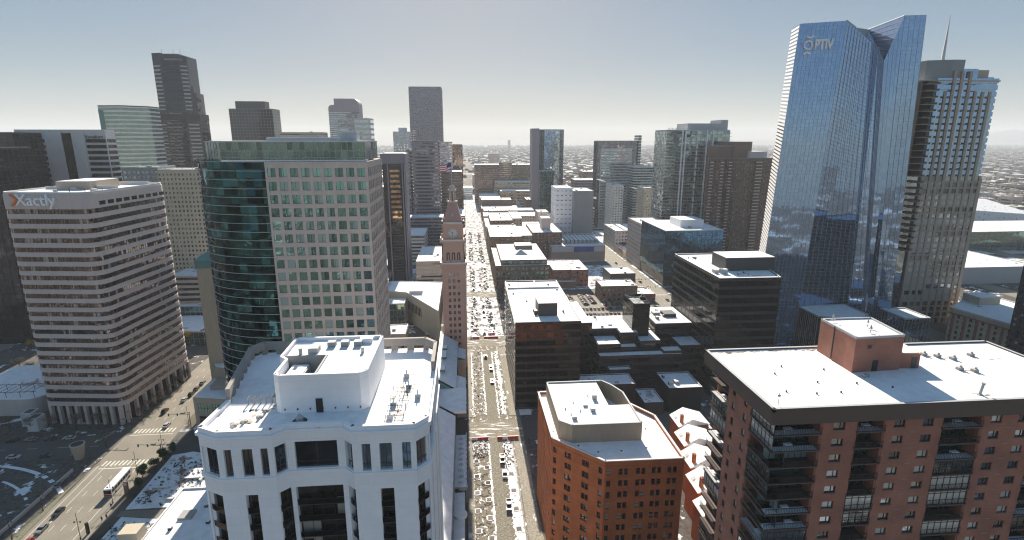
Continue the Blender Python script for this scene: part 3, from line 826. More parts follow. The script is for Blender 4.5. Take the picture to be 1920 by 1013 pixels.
    for s in front:
        if s[0] == 'bay': bay((s[1], fy), (1, 0), s[2] - s[1], depth=2.6)
    for s in side:
        if s[0] == 'bay': bay((fx, s[2]), (0, -1), s[2] - s[1], depth=2.4)
    # roof slab with fascia
    f = MB(); F = rect(X0, X1, Y0, Y1)
    f.prism(F, ZT, Z - .55)
    for O, U, L in edges(F): f.fbox(O, U, 0, L, Z - .55, Z, -0.45, 0)
    B.part('fascia', f, [M['brownfascia']])
    q = MB(); q.prism(inset(F, .46), Z - .548, Z - .25); B.part('roof', q, [M['snow']])
    rs = random.Random(3); m_ = MB()
    for (x, y, n_) in ((52, 97.4, 26), (60, 97.6, 26), (66, 97.5, 14), (89.5, 92.5, 7), (92.5, 91, 6), (91, 85.6, 6), (98, 92, 4), (70.6, 84.6, 4), (84.5, 76.4, 5), (101, 90, 5)):
        for _ in range(n_):
            px_, py_ = x + rs.gauss(0, 2.2 if n_ > 12 else .7), y + rs.gauss(0, .18 if n_ > 12 else .4); a_ = rs.uniform(.1, .4)
            m_.add([(px_ + a_ * rs.uniform(.6, 2.2) * math.cos(k * PI / 4), min(98.3, py_ + a_ * rs.uniform(.4, 1) * math.sin(k * PI / 4)), Z - .244) for k in range(8)], [tuple(range(8))])
    B.part('melt_stain', m_, [M['taupe']], kind='stuff')
    q = MB()
    for O, U, L in edges(F): q.fbox(O, U, .02, L - .02, Z + .002, Z + .06, -.5, 0.03)
    B.part('parapet', q, [M['ltgrey']])
    # penthouse
    P = rect(69.3, 79.0, 86.6, 97.2)
    P[3] = (69.7, 97.2); P[2] = (82.6, 97.2); P[1] = (79.4, 87.0)
    P = [(69.2, 86.4), (78.9, 87.0), (80.0, 97.0), (69.6, 97.0)]
    q = MB(); q.prism(P, Z - .3, 88.2)
    ph = B.part('penthouse', q, [M['redbrick']])
    q = MB(); q.prism(inset(P, .35), 88.202, 88.32, 1)
    for O, U, L in edges(P): q.fbox(O, U, 0, L, 88.2, 88.6, -.3, 0.05, 0)
    B.part('roof', q, [M['ltgrey'], M['snow']], parent=ph)
    q = MB(); q.box(76.7, 77.9, 86.75, 86.95 - .02, Z - .28, Z + 1.9); q2 = MB()
    q = MB(); O = P[0]; L = math.hypot(9.7, .6); U = (9.7 / L, .6 / L)
    q.fbox(O, U, 4.0, 5.1, Z - .28, Z + 1.9, 0.01, .07); B.part('door', q, [M['black']], parent=ph)
    q = MB(); q.fbox(O, U, 2.5, 3.3, Z + 4.3, Z + 4.9, 0.01, .08); B.part('vent', q, [M['dkgrey']], parent=ph)
    q = MB(); q.fbox((69.6, 97.0), (-0.038, -0.999), 4.4, 4.6, Z, 88.5, 0.0, .15); B.part('downpipe', q, [M['dkgrey']], parent=ph)
    S = [(78.9, 87.6), (83.0, 87.3), (84.2, 93.5), (79.6, 93.5)]
    q = MB(); q.prism(S, Z - .3, 84.6, 0); q.prism(inset(S, .3), 84.602, 84.7, 1); 
    B.part('stair_box', q, [M['redbrick'], M['snow']])
    q = MB(); q.fbox(S[0], (0.9973, -0.073), 2.6, 3.6, Z - .28, Z + 1.9, 0.01, .07); B.part('door', q, [M['dkgrey']])
    for (x, y) in ((71.0, 95.5), (75.5, 92.0), (73.8, 89.0)):
        q = MB(); q.cyl(x, y, 88.3, 89.6, .07, 6); q.cyl(x, y, 89.3, 89.9, .25, 8, 0, .05); q.box(x - .5, x + .5, y - .06, y + .06, 88.7, 88.8); B.part('antenna', q, [M['ltgrey']])
    # roof fittings
    for (x, y, k) in ((70.6, 84.6, 0), (58, 90, 1), (60.5, 83, 1), (55, 87, 1), (65, 88, 1), (53, 80, 1), (62, 79, 1), (67, 82, 1), (89, 93, 0), (91, 92, 0), (93, 90.6, 0), (90, 86, 0), (92, 85, 0), (98, 92, 0), (57.6, 78.8, 1), (72, 80, 1)):
        q = MB()
        if k: q.cyl(x, y, Z - .3, Z + .05, .14, 8)
        else: q.box(x - .5, x + .5, y - .4, y + .4, Z - .3, Z + .25); q.cyl(x + .2, y, Z + .25, Z + .6, .2, 8)
        B.part('roof_vent', q, [M['concrete'] if not k else M['dkgrey']])
    q = MB(); q.cyl(84.5, 76.4, Z - .3, Z - .15, .5, 8); q.tube((84.5, 76.4, Z - .2), (84.8, 76.4, Z + 1.6), .22, 8); q.cyl(84.8, 76.4, Z + 1.6, Z + 1.85, .3, 8)
    B.part('flue', q, [M['ltgrey']])
    q = MB(); q.tube((48.6, 75.0, Z - .3), (48.6, 75.0, Z + 2.2), .05, 6); q.box(48.4, 48.8, 74.9, 75.1, Z + 1.6, Z + 1.9); B.part('antenna', q, [M['ltgrey']])
red_tower()

# ================================================================ RUST BRICK OFFICE BLOCK (centre foreground)
def rust_block():
    Z = 40.0
    F = [(23.2, 139.1), (35.5, 126.2), (57.1, 126.0), (57.0, 149.4), (51.5, 157.9), (48.0, 168.2), (23.0, 168.4)]
    B = Bld('office_building', 'rust red brick chamfered block with paired small windows and tan rooftop storey', 'office building', F)
    zt = Z - 1.2
    mb = MB(); mb.prism(inset(F, .5), 0, zt)
    w = MB(); fh = 3.45
    pos = {0: [.06, .29, .35, .62, .68, .92], 1: [.05, .20, .27, .42, .49, .62, .69, .82, .89, .97], 6: [(i + .5) / 12 for i in range(12)], 2: [.1, .2, .4, .5, .7, .8], 3: [.2, .3, .7, .8], 4: [.2, .3, .7, .8], 5: [.2, .4, .6, .8]}
    nf = 10
    for k, (O, U, L) in enumerate(edges(F)):
        ps = [p for p in pos[k] if .03 <= p <= .96 or L < 5]
        ww = 1.15 if k != 6 else 0.9
        us = [(p * L - ww / 2, p * L + ww / 2) for p in ps]; u = 0
        for a, b_ in us:
            w.fbox(O, U, u, a, 0, zt, -.5, 0); u = b_
        w.fbox(O, U, u, L, 0, zt, -.5, 0)
        for a, b_ in us:
            zp = 0
            for j in range(nf):
                t_ = zt - 1.4 - (nf - 1 - j) * fh; q = t_ - 1.9
                w.fbox(O, U, a, b_, zp, q, -.5, -.003); zp = t_
                if t_ > 0 and (k in (0, 1) or (k == 6 and t_ > 5)):
                    g = MB(); g.fbox(O, U, a, b_, q, t_, -.4, -.35, 0); g.fbox(O, U, a, b_, q + 1.0, q + 1.08, -.35, -.29, 1); g.fbox(O, U, a, b_, q, q + .08, -.35, -.29, 1)
                    B.part('window', g, [G['darkwin'], M['black']])
            w.fbox(O, U, a, b_, zp, zt, -.5, -.003)
        w.fbox(O, U, 0, L, zt - .75, zt - .6, 0, .12)
    B.part('wall', w, [M['rustbrick']])
    B.part('wall_core', mb, [M['black']])
    c = MB()
    for O, U, L in edges(F): c.fbox(O, U, 0, L, zt, Z - .25, -.5, .02, 0); c.fbox(O, U, -.1, L + .1, Z - .25, Z, -.45, .2, 1)
    B.part('parapet', c, [M['rustbrick'], M['white_stone']])
    q = MB(); q.prism(inset(F, .5), zt, zt + .25); B.part('roof', q, [M['snow']])
    P = [(25.2, 140.2), (28.6, 137.2), (48.8, 137.0), (48.8, 156.5), (46.5, 162), (44, 165.6), (25.4, 165.6)]
    q = MB(); 
    for O, U, L in edges(P): q.fbox(O, U, 0, L, zt + .2, 44.6, -.4, 0, 0)
    q.prism([(25.6, 140.4), (28.8, 137.4), (42.0, 137.4), (42.0, 165.2), (25.8, 165.2)], zt + .2, 44.1, 0)
    q.prism([(42.0, 137.4), (48.4, 137.4), (48.4, 148.6), (42.0, 148.6)], zt + .2, 44.1, 0)
    ph = B.part('rooftop_storey', q, [M['tan']])
    q = MB(); q.prism([(25.6, 140.4), (28.8, 137.4), (42.0, 137.4), (42.0, 165.2), (25.8, 165.2)], 44.102, 44.3); q.prism([(42.0, 137.4), (48.4, 137.4), (48.4, 148.6), (42.0, 148.6)], 44.102, 44.3)
    B.part('roof', q, [M['snow']], parent=ph)
    q = MB()
    for O, U, L in edges(P): q.fbox(O, U, 0, L, 44.6, 44.7, -.45, .05)
    B.part('coping', q, [M['ltgrey']], parent=ph)
    for (x, y, hh) in ((38.6, 153, 1.4), (34.8, 148.6, .5), (36.4, 145.4, .9), (30, 141.2, .8)):
        q = MB(); q.box(x - .7, x + .7, y - .6, y + .6, 44.3, 44.3 + hh, 0); q.box(x - .6, x + .6, y - .5, y + .5, 44.3 + hh, 44.4 + hh, 1); B.part('hvac_unit', q, [M['ltgrey'], M['snow']])
    for (x, y) in ((28.4, 147), (32.6, 145.5), (31.5, 151), (37, 155), (29.5, 143.8)):
        q = MB(); q.cyl(x, y, 44.3, 44.8, .16, 8); B.part('vent_pipe', q, [M['dkgrey']])
    for (x, y) in ((30.2, 135.6), (35, 132), (41.5, 132), (49.0, 133), (52, 143), (24.3, 144), (24.3, 152), (24.3, 160)):
        q = MB(); q.cyl(x, y, zt + .25, zt + .35, .28, 10); B.part('roof_drain', q, [M['black']])
    q = MB(); q.fbox((28.6, 137.2), (1, 0), 4, 4.6, 41.5, 42.1, 0, .06); B.part('vent', q, [M['concrete']], parent=ph)
rust_block()

# ================================================================ BLACK GLASS OFFICES along the mall
def dark_office(label, F, Z, fh, nm='office_building', pent=None, roof_mat='snow', hr=.66, wall='nearblack', seed=1):
    B = Bld(nm, label, 'office building', F)
    B.bands(0, Z - .8, fh, hr, M[wall], G['dark'], proud=.12, top=.6, mull=5.0, mullmat=M['black'])
    B.roof(Z - .8, M['black'], .8, snow=roof_mat)
    return B
B = dark_office('black banded glass office block beside the mall with square rooftop box', rect(20.9, 51.0, 231.5, 305.5, -0.5), 43, 3.85)
B.box('penthouse', 32.6, 41.6, 241.0, 252.5, 42.4, 48.6, M['dkgrey'])
q = MB(); q.box(31.0, 32.5, 243, 246, 42.4, 44.5); q.box(31.0, 32.5, 248, 250, 42.4, 43.8); B.part('duct', q, [M['dkgrey']])
B.clutter(22, 31, 255, 300, 42.5, 6, 3, 1.0); B.clutter(44, 50, 240, 300, 42.5, 4, 4, 1.2)
q = MB(); q.box(21.5, 50.5, 289.6, 290.0, 42.3, 43.3); B.part('roof_upstand', q, [M['white_stone']])
q = MB(); q.box(38, 38.5, 290.01, 305, 42.3, 43.3); B.part('roof_upstand', q, [M['white_stone']])
E_ = dark_office('black banded glass office block right of the open-topped shaft, snowy roof and dark penthouse', [(117.4, 237.3), (147.1, 236.8), (155.4, 275.5), (155.4, 293.6), (117.3, 293.6)], 60, 4.05)
E_.box('penthouse', 127.5, 153.0, 253, 268.5, 59.3, 66, M['dkgrey'])
q = MB(); q.box(122.5, 126.0, 247, 249.5, 59.5, 61.6, 0); q.box(122.6, 125.9, 247.1, 249.4, 61.6, 61.8, 1); q.box(119.8, 121.8, 248, 251, 59.5, 61.2, 0); q.cyl(123.2, 248.2, 61.8, 62.1, .7, 10, 0); E_.part('cooling_unit', q, [M['ltgrey'], M['snow']])
q = MB(); q.cyl(121, 283, 59.4, 60.6, .3, 8); E_.part('vent_pipe', q, [M['ltgrey']])
def stepped_block():
    F = rect(51.6, 116.8, 246, 300)
    B = Bld('office_building', 'low stepped black office block of many snow-topped terraces between two banded blocks', 'office building', F)
    boxes = [(52.0, 63.5, 262, 300, 31, 'snow'), (63.5, 86, 262.5, 283, 27.5, 'snow'), (76.6, 86, 255.6, 262.5, 27.5, 'snow'), (64.2, 75.6, 250.5, 262.5, 23.5, 'snow'), (75.6, 84.4, 251.5, 255.6, 21.5, 'snow'), (86, 97, 252.6, 268, 24.0, 'snow'), (97, 117, 262, 290, 29.5, 'snow'), (96.6, 106, 247, 252.4, 20.5, 'snow'), (64, 106, 246.5, 251, 19, 'snow'), (86, 97, 268, 290, 24.4, 'snow'), (106, 117, 250, 262, 22, 'snow')]
    for i, (x0, x1, y0, y1, z, s) in enumerate(boxes):
        q = MB(); q.box(x0 + .01, x1 - .01, y0 + .01, y1 - .01, 0, z, 0)
        nf = int(z / 3.9)
        for j in range(nf):
            q.box(x0 - .1 - i * .004, x1 + .1 + i * .004, y0 - .1 - i * .004, y1 + .1, z - 1.5 - j * 3.9, z - .1 - j * 3.9, 1)
        w_ = B.part('wing', q, [G['dark'], M['nearblack']])
        q = MB(); q.box(x0 + .3, x1 - .3, y0 + .3, y1 - .3, z + .002, z + .25, 0); B.part('roof', q, [M[s]], parent=w_)
    q = MB(); q.box(100.5, 104.5, 276, 280, 29.7, 31, 0); q.box(105.5, 112, 272, 279, 29.7, 31.4, 1); B.part('hvac_unit', q, [M['ltgrey'], M['dkgrey']])
    B.clutter(65, 84, 264, 281, 27.7, 4, 8, 1.5); B.clutter(98, 115, 264, 288, 29.7, 5, 9)
stepped_block()
def shaft():
    F = rect(82.4, 91.2, 254.2 + 14, 271.5 + 14)
    F = [(83.6, 259.0), (92.4, 258.6), (94.6, 277.2), (83.8, 277.2)]
    B = Bld('stair_tower', 'dark square stair shaft topped by an open steel frame, amid the black offices', 'tower', F)
    q = MB()
    for O, U, L in edges(F): q.fbox(O, U, 0, L, 0, 41.8, -.5, 0, 0)
    q.prism(inset(F, .5), 0, 39.5, 0)
    for z in range(26, 41, 4):
        for O, U, L in edges(F): q.fbox(O, U, 0, L, z, z + .15, 0, .06, 1)
    B.part('wall', q, [G['dark'], M['black']])
    q = MB(); z = 41.6
    c = inset(F, .3)
    for i in range(4): q.tube((*c[i], z), (*c[(i + 1) % 4], z), .16, 5)
    q.tube((*c[0], z), (*c[2], z), .14, 5); q.tube((*c[1], z), (*c[3], z), .14, 5)
    for k in (.3, .7): q.tube((c[0][0] * (1 - k) + c[3][0] * k, c[0][1] * (1 - k) + c[3][1] * k, z), (c[1][0] * (1 - k) + c[2][0] * k, c[1][1] * (1 - k) + c[2][1] * k, z), .14, 5)
    B.part('roof_truss', q, [M['ltgrey']])
    q = MB(); q.box(85.5, 91, 263, 273, 39.5, 40.6, 0); B.part('cooling_unit', q, [M['grey']])
shaft()
def low(label, x0, x1, y0, y1, z, wall, nm='low_building', cat='building', seed=1, n=5, rot=0, fh=3.6, bay=4.0, style='punched', wr=.5, hr=.5, pane='darkwin', zvis=0, maxn=60, snow='snow', group=None, par=None, depth=.25):
    F = rect(x0, x1, y0, y1, rot)
    B = Bld(nm, label, cat, F, group=group)
    if style == 'punched': B.punched(0, z - .7, fh, bay, wr, hr, M[wall], G[pane], depth, zvis, maxn, .3)
    elif style == 'bands': B.bands(0, z - .7, fh, hr, M[wall], G[pane], .15, .6, bay)
    elif style == 'curtain': B.curtain(0, z - .7, fh, bay, G[pane], M[wall])
    else:
        q = MB(); q.prism(F, 0, z - .7); B.part('wall', q, [M[wall]])
    B.roof(z - .7, M[par] if par else M[wall], .7, snow=snow, t=.35, sh=.25)
    if n: B.clutter(x0 + 1.5, x1 - 1.5, y0 + 1.5, y1 - 1.5, z - .45, n, seed)
    return B
low('low dark pavilion with blue-shaded snow roof behind the rust brick block', 51.6, 77.2, 229.5, 241.2, 12, 'black', n=5, seed=31, style='solid')
low('square low dark pavilion with vents on its shaded snow roof beside the stepped offices', 91.2, 107, 223.5, 240.5, 12, 'black', n=3, seed=32, style='solid')
low('small snow-drifted canopy building between the two dark pavilions', 79.5, 88.5, 222, 236, 6, 'dkgrey', n=4, seed=33, style='solid', snow='snow_worn')
low('tiny dark terrace block with snow roof in front of the stepped offices', 68, 78.5, 203.5 + 38, 207 + 38.4, 14, 'black', n=0, style='solid')

# ================================================================ BLUE GLASS TOWER
def optiv():
    # plan corners at the foot (z=0) and at the top
    bot = [(184, 327), (172.5, 300), (195, 294), (232, 299), (245.5, 304), (249.5, 306.2), (254, 306), (263, 303), (268, 340), (256, 341), (215, 345)]
    top = [(191.7, 327), (180, 300), (202, 294), (221.5, 299), (229.8, 304), (236.5, 307.5), (243.6, 306), (253.8, 303), (262, 340), (249, 341), (215, 345)]
    zt = [186, 183.3, 184, 174.3, 172.5, 166, 189.7, 189.6, 189, 189, 186]
    B = Bld('office_tower', 'tall blue mirror-glass office tower with angled crown and white rooftop lettering', 'skyscraper', bot)
    q = MB(); n = len(bot)
    vs = [(p[0], p[1], 0) for p in bot] + [(p[0], p[1], z) for p, z in zip(top, zt)]
    q.add(vs, [(i, (i + 1) % n, n + (i + 1) % n, n + i) for i in range(n)], 0)
    T = vs[n:]
    A = (229.0, 325.0, 187.0); Dd = (236.0, 321.0, 172.0)
    q.add([T[0], T[1], T[2], A, T[10]], [(0, 1, 2, 3, 4)], 1)
    q.add([T[2], T[3], T[4], Dd, A], [(0, 1, 2, 3, 4)], 1)
    q.add([T[4], T[5], Dd], [(0, 1, 2)], 0)
    q.add([T[5], T[6], T[9], Dd], [(0, 1, 2), (0, 2, 3)], 0)
    q.add([A, Dd, T[9], T[10]], [(0, 1, 2, 3)], 1)
    q.add([T[6], T[7], T[8], T[9]], [(0, 1, 2, 3)], 1)
    B.part('glass_facade', q, [G['blue'], M['ltgrey']])
    g = MB()
    def gridface(i, nu, nz, r=.09, dz=True):
        j = (i + 1) % n
        a0, a1 = Vector(vs[i]), Vector(vs[j]); b0, b1 = Vector(T[i]), Vector(T[j])
        nrm = (a1 - a0).cross(b0 - a0).normalized() * .06
        for k in range(nu + 1):
            t = k / nu
            g.tube(a0.lerp(a1, t) + nrm, b0.lerp(b1, t) + nrm, r, 4)
        for k in range(nz + 1):
            t = k / nz
            g.tube(a0.lerp(b0, t) + nrm, a1.lerp(b1, t) + nrm, r * .5, 4, 0)
    gridface(1, 11, 92, .1); gridface(2, 9, 88, .1); gridface(3, 3, 84, .1); gridface(4, 4, 60, .08); gridface(5, 4, 60, .08); gridface(6, 4, 94, .1); gridface(9, 4, 40)
    B.part('mullion_grid', g, [M['ltgrey']])
    g = MB()
    a0, a1 = Vector(vs[0]), Vector(vs[1]); b0, b1 = Vector(T[0]), Vector(T[1])
    for k in range(0, 93):
        t = k / 93.0
        p = a0.lerp(b0, t); q_ = a1.lerp(b1, t)
        nrm = Vector((-.92, -.39, 0))
        pp = [p, q_, q_ + nrm * .25, p + nrm * .25]
        g.add([(*v.xy, v.z) for v in pp] + [(*v.xy, v.z + 1.1) for v in pp], [(0, 1, 2, 3), (4, 5, 6, 7), (0, 1, 5, 4), (1, 2, 6, 5), (2, 3, 7, 6), (3, 0, 4, 7)])
    B.part('louvre_strip', g, [M['white_stone']])
    g = MB()
    for t in [x / 8 for x in range(9)]:
        g.tube(Vector(T[2]).lerp(Vector(T[4]), t) + Vector((0, 0, .15)), Vector(A).lerp(Vector(Dd), t) + Vector((0, 0, .15)), .4, 4, 0)
    for k in range(2, 8): g.tube(Vector(T[5]).lerp(Vector(T[6]), k / 8) , Vector(Dd).lerp(Vector(T[9]), k / 8), .12, 4)
    g.tube(T[2], A, .35, 5); g.tube(T[4], Dd, .3, 5); g.tube(T[6], T[9], .3, 5)
    B.part('roof_fins', g, [M['ltgrey']])
    # lettering, lying on the facade between corners 1 and 2
    a1, a2 = Vector(T[1]), Vector(T[2]); u = (a2 - a1); u.z = 0; ang = math.atan2(u.y, u.x)
    me = text_mesh('PTIV', 7.0, .5, .035); me.materials.append(M['white'])
    o = link('lettering', me, (187.9 - B.loc[0], 297.4 - B.loc[1], 170.2), B.root); o.rotation_euler = (rad(90), 0, ang); o.scale = (.66, 1, 1)
    g = MB()
    cx, cz, r_ = 3.4, 172.3, 2.0
    P = lambda uu, zz, dd=0: (181.6 + math.cos(ang) * uu + math.sin(ang) * dd, 299.4 + math.sin(ang) * uu - math.cos(ang) * dd, zz)
    for k in range(16):
        t0, t1 = 2 * PI * k / 16, 2 * PI * (k + 1) / 16
        g.tube(P(cx + r_ * math.cos(t0), cz + r_ * math.sin(t0), .6), P(cx + r_ * math.cos(t1), cz + r_ * math.sin(t1), .6), .48, 6)
    g.tube(P(cx - 1.9, cz - 4.6, .6), P(cx - .4, cz - 3.6, .6), .6, 6); g.tube(P(cx - .4, cz - 3.6, .6), P(cx + 1.6, cz - 4.4, .6), .6, 6)
    g.tube(P(cx - 1.2, cz + 4.4, .6), P(cx + .6, cz + 3.6, .6), .5, 6); g.tube(P(cx + .6, cz + 3.6, .6), P(cx + 2.4, cz + 4.8, .6), .5, 6)
    B.part('emblem', g, [M['white']])
optiv()
q = Bld('glass_podium', 'pale framed glass podium at the right foot of the blue glass tower', 'building', rect(256, 272, 284, 304))
q.curtain(0, 20, 10, 2.2, G['paleblue'], M['ltgrey']); q.roof(20, M['ltgrey'], .8)
q = Bld('glass_podium', 'dark ribbed glass podium at the left foot of the blue glass tower', 'building', [(196, 276), (214, 270), (226, 276), (226, 296), (196, 296)])
q.curtain(0, 26, 26, 1.6, G['dark'], M['ltgrey']); q.roof(26, M['grey'], .6)

# ================================================================ GREY RESIDENTIAL TOWER WITH SPIRE
def spire_tower():
    F = [(281, 334), (290, 330), (331, 329), (336, 340), (332, 362), (284, 362)]
    F = rect(282, 333, 330, 362)
    B = Bld('apartment_tower', 'grey stone and glass apartment tower with thin tapering spire behind the blue tower', 'skyscraper', F)
    zt = 158
    q = MB(); q.prism([(282.5, 331), (332, 331), (332, 361), (282.5, 361)], 0, zt); B.part('glass_facade', q, [G['paleblue']])
    cells = MB(); w = MB()
    O = (282, 330); U = (1, 0); L = 51
    # stone piers, full lattice to z=92, only the middle piers above
    xs = [291, 296.5, 301, 306, 311.5, 316.5, 321.5, 326.5, 331.0]
    for i, x in enumerate(xs):
        z1 = 100 if i in (0, 8) else (zt + (6 if i in (2, 3, 4) else -6))
        w.box(x, x + 1.8, 329.6, 331.0, 0, z1)
    for z in range(4, 100, 4):
        if z % 36 in (20, 24) and False: continue
        w.box(291.0, 332.6, 329.75, 331.0, z, z + 1.1)
    w.box(332.1, 333.6, 329.9, 361, 0, 98)
    B.part('wall', w, [M['taupe']])
    r = random.Random(3)
    for z in range(4, 157, 4):
        g = MB()
        g.box(291.5, 332, 330.05, 330.45, z + 1.15, z + 3.95, 0)
        B.part('window_band', g, [G['win'] if z < 100 else G['blue']])
        g = MB(); g.box(282.0, 290.4, 326.8, 331, z, z + .25, 0); g.box(282.0, 290.4, 326.8, 326.9, z + .25, z + 1.3, 1); g.box(290.2, 290.4, 326.8, 331, z + .25, z + 1.3, 1)
        if z > 50: B.part('balcony', g, [M['taupe'], G['dark']])
        if z > 100:
            g = MB(); g.box(332.6, 335.2, 338, 345, z, z + .25, 0); g.box(335.1, 335.2, 338, 345, z + .25, z + 1.3, 1)
            g.box(298.2, 301, 329.0, 330.9, z, z + .3, 0); g.box(313.4, 316.4, 329.0, 330.9, z, z + .3, 0)
            B.part('balcony', g, [M['dkgrey'], G['greenpale']])
    q = MB(); q.box(282.4, 290.6, 331, 362, 100, zt, 0); B.part('recess_wall', q, [G['dark']])
    q = MB(); q.box(298, 326, 332, 350, zt, 165.0, 0); q.box(303, 318, 331.2, 346, 160, 165.6, 1); q.box(322, 331, 333, 355, zt, 161, 1); B.part('crown', q, [M['taupe'], G['blue']])
    q = MB(); q.prism([(287, 336), (300, 331), (308, 331), (308, 348), (287, 348)], zt, 170.8); B.part('penthouse', q, [M['grey']])
    q = MB(); q.cyl(299.0, 338, 170.8, 197.5, 1.0, 8, 0, .12); B.part('spire', q, [M['white_stone']])
    B.roof(zt, M['taupe'], .8)
spire_tower()
# ================================================================ STRIPED CURVED-CORNER OFFICE (left foreground)
def rounded(F, r, k=6):
    out = []
    n = len(F)
    for i in range(n):
        p0, p1, p2 = Vector(F[i - 1]), Vector(F[i]), Vector(F[(i + 1) % n])
        a = p1 + (p0 - p1).normalized() * r; c = p1 + (p2 - p1).normalized() * r
        for j in range(k + 1):
            t = j / k
            out.append(tuple(a * (1 - t) ** 2 + p1 * 2 * t * (1 - t) + c * t * t))
    return out
def striped():
    F0 = [(-187.5, 236.0), (-151.5, 232.0), (-147.8, 284.0), (-184, 288.5)]
    F = rounded(F0, 5.0, 6)
    B = Bld('office_tower', 'pale office tower with rounded corners ringed by stone bands, lettering on its blank top', 'office tower', F)
    B.bands(9, 96.2, 3.98, .5, M['mauve'], G['bronze'], .3, .5, mull=1.5)
    q = MB(); q.prism(inset(F, -.3), 96.2, 101.6, 0); 
    B.part('attic', q, [M['mauve']])
    q = MB(); O, U, L = list(edges(F0))[1]
    for i in range(9): q = MB(); q.fbox(O, U, 6 + i * 5, 9.6 + i * 5, 96.8, 98.4, 0.302, .34); B.part('attic_opening', q, [G['dark']])
    B.roof(101.6, M['white_stone'], .9)
    q = MB(); q.prism(inset(F, 1.5), 0, 9); B.part('lobby_glass', q, [G['dark']])
    for O, U, L in edges(F0):
        if faces_cam(O, U, L):
            for i in range(9): q = MB(); q.fbox(O, U, 2 + i * (L - 5) / 8, 3.3 + i * (L - 5) / 8, 0, 9, -1.4, .1); B.part('column', q, [M['mauve']])
    B.box('penthouse', -176, -162, 252, 272, 101.8, 105.4, M['taupe'])
    q = MB(); q.fbox((-183, 256), (1, 0), 0, 30, 101.7, 103.2, 0, .4); q.fbox((-180, 278), (1, 0), 0, 28, 101.7, 103.6, 0, .4); B.part('roof_screen', q, [M['white_stone']])
    B.clutter(-172, -154, 238, 250, 101.9, 8, 4, 3)
    O, U, L = list(edges(F0))[0]; ang = math.atan2(U[1], U[0]); Nn = (U[1], -U[0])
    def at(u, z, d=.5): return (O[0] + U[0] * u + Nn[0] * d, O[1] + U[1] * u + Nn[1] * d, z)
    me = text_mesh('Xactly', 6.4, .5, .012); me.materials.append(M['white'])
    p = at(7.4, 97.3); o = link('lettering', me, (p[0] - B.loc[0], p[1] - B.loc[1], p[2]), B.root); o.rotation_euler = (rad(90), 0, ang)
    q = MB(); q.tube(at(5.8, 97.2, .9), at(8.4, 99.6, .9), .55, 5); q.tube(at(8.4, 99.6, .9), at(5.8, 101.8, .9), .55, 5); B.part('emblem', q, [M['orange']])
striped()

# ================================================================ BEIGE GRID AND TEAL CYLINDER TOWER
def grid_tower():
    Y0 = 175.0; xa, xb = -61.0, -30.6; z = 116.4; r_ = 17.5
    F = rect(xa, xb, Y0, 203)
    B = Bld('office_tower', 'beige office tower gridded with square teal windows and a curved teal glass corner', 'office tower', [(xa - r_, Y0), (xb, Y0), (xb, 203), (xa - r_, 203)])
    B.punched(0, z, 4.08, 3.35, .72, .66, M['pinkstone'], G['tealwin'], .35, 30, 100, 1.2, foot=F, solid=(3,))
    rx = 26.0
    C = [(xa - .02, Y0 + .6)] + [(xa - 1.0 - rx * math.sin(t), Y0 + .6 + r_ * (1 - math.cos(t))) for t in [rad(a) for a in range(0, 100, 10)]] + [(xa - rx - 1, 203), (xa - .02, 203)]
    C = C[::-1]
    q = MB(); q.prism(C, 0, z + .6); B.part('curved_glass', q, [G['teal']])
    g = MB(); Cc = inset(C, -.12)
    zz = 2.0
    while zz < z: g.prism(Cc, zz, zz + .16); zz += 2.72
    B.part('mullion_ring', g, [M['ltgrey']])
    P = [(xa - 21, Y0 + 9), (xa - 14, Y0 + 2.6), (xb - .5, Y0 + 2.2), (xb - 0.5, 200), (xa - 21, 200)]
    q = MB(); q.prism(P, z + .3, 122.4); B.part('crown_glass', q, [G['crown']])
    g = MB()
    for O, U, L in edges(P):
        n_ = int(L / 1.8)
        for i in range(n_ + 1): g.fbox(O, U, i * L / n_ - .07, i * L / n_ + .07, z + .3, 122.4, 0, .1)
        g.fbox(O, U, 0, L, 119.5, 119.65, 0, .08); g.fbox(O, U, -.2, L + .2, 122.2, 122.5, -.2, .25)
    B.part('crown_mullions', g, [M['ltgrey']])
    q = MB(); q.prism(inset(P, .8), 122.41, 122.6); q.box(xa - 13, xb + .1, Y0 + .4, Y0 + 2.0, z + .1, z + .5, 0); B.part('roof', q, [M['snow']])
    q = MB()
    q.tube((xa - 15, Y0 + .5, z + 1.3), (xb, Y0 + .3, z + 1.3), .06, 4)
    for i in range(24): q.tube((xa - 13 + i * 1.85, Y0 + .5, z + .2), (xa - 13 + i * 1.85, Y0 + .5, z + 1.3), .05, 4)
    B.part('railing', q, [M['ltgrey']])
    B.box('roof_screen', xa - 3, xb - 6, Y0 + 12, Y0 + 16, 122.5, 123.6, M['ltgrey'])
    B.box('penthouse', xb - 10, xb - 4, Y0 + 8, Y0 + 14, 122.5, 125.2, M['ltgrey'])
grid_tower()

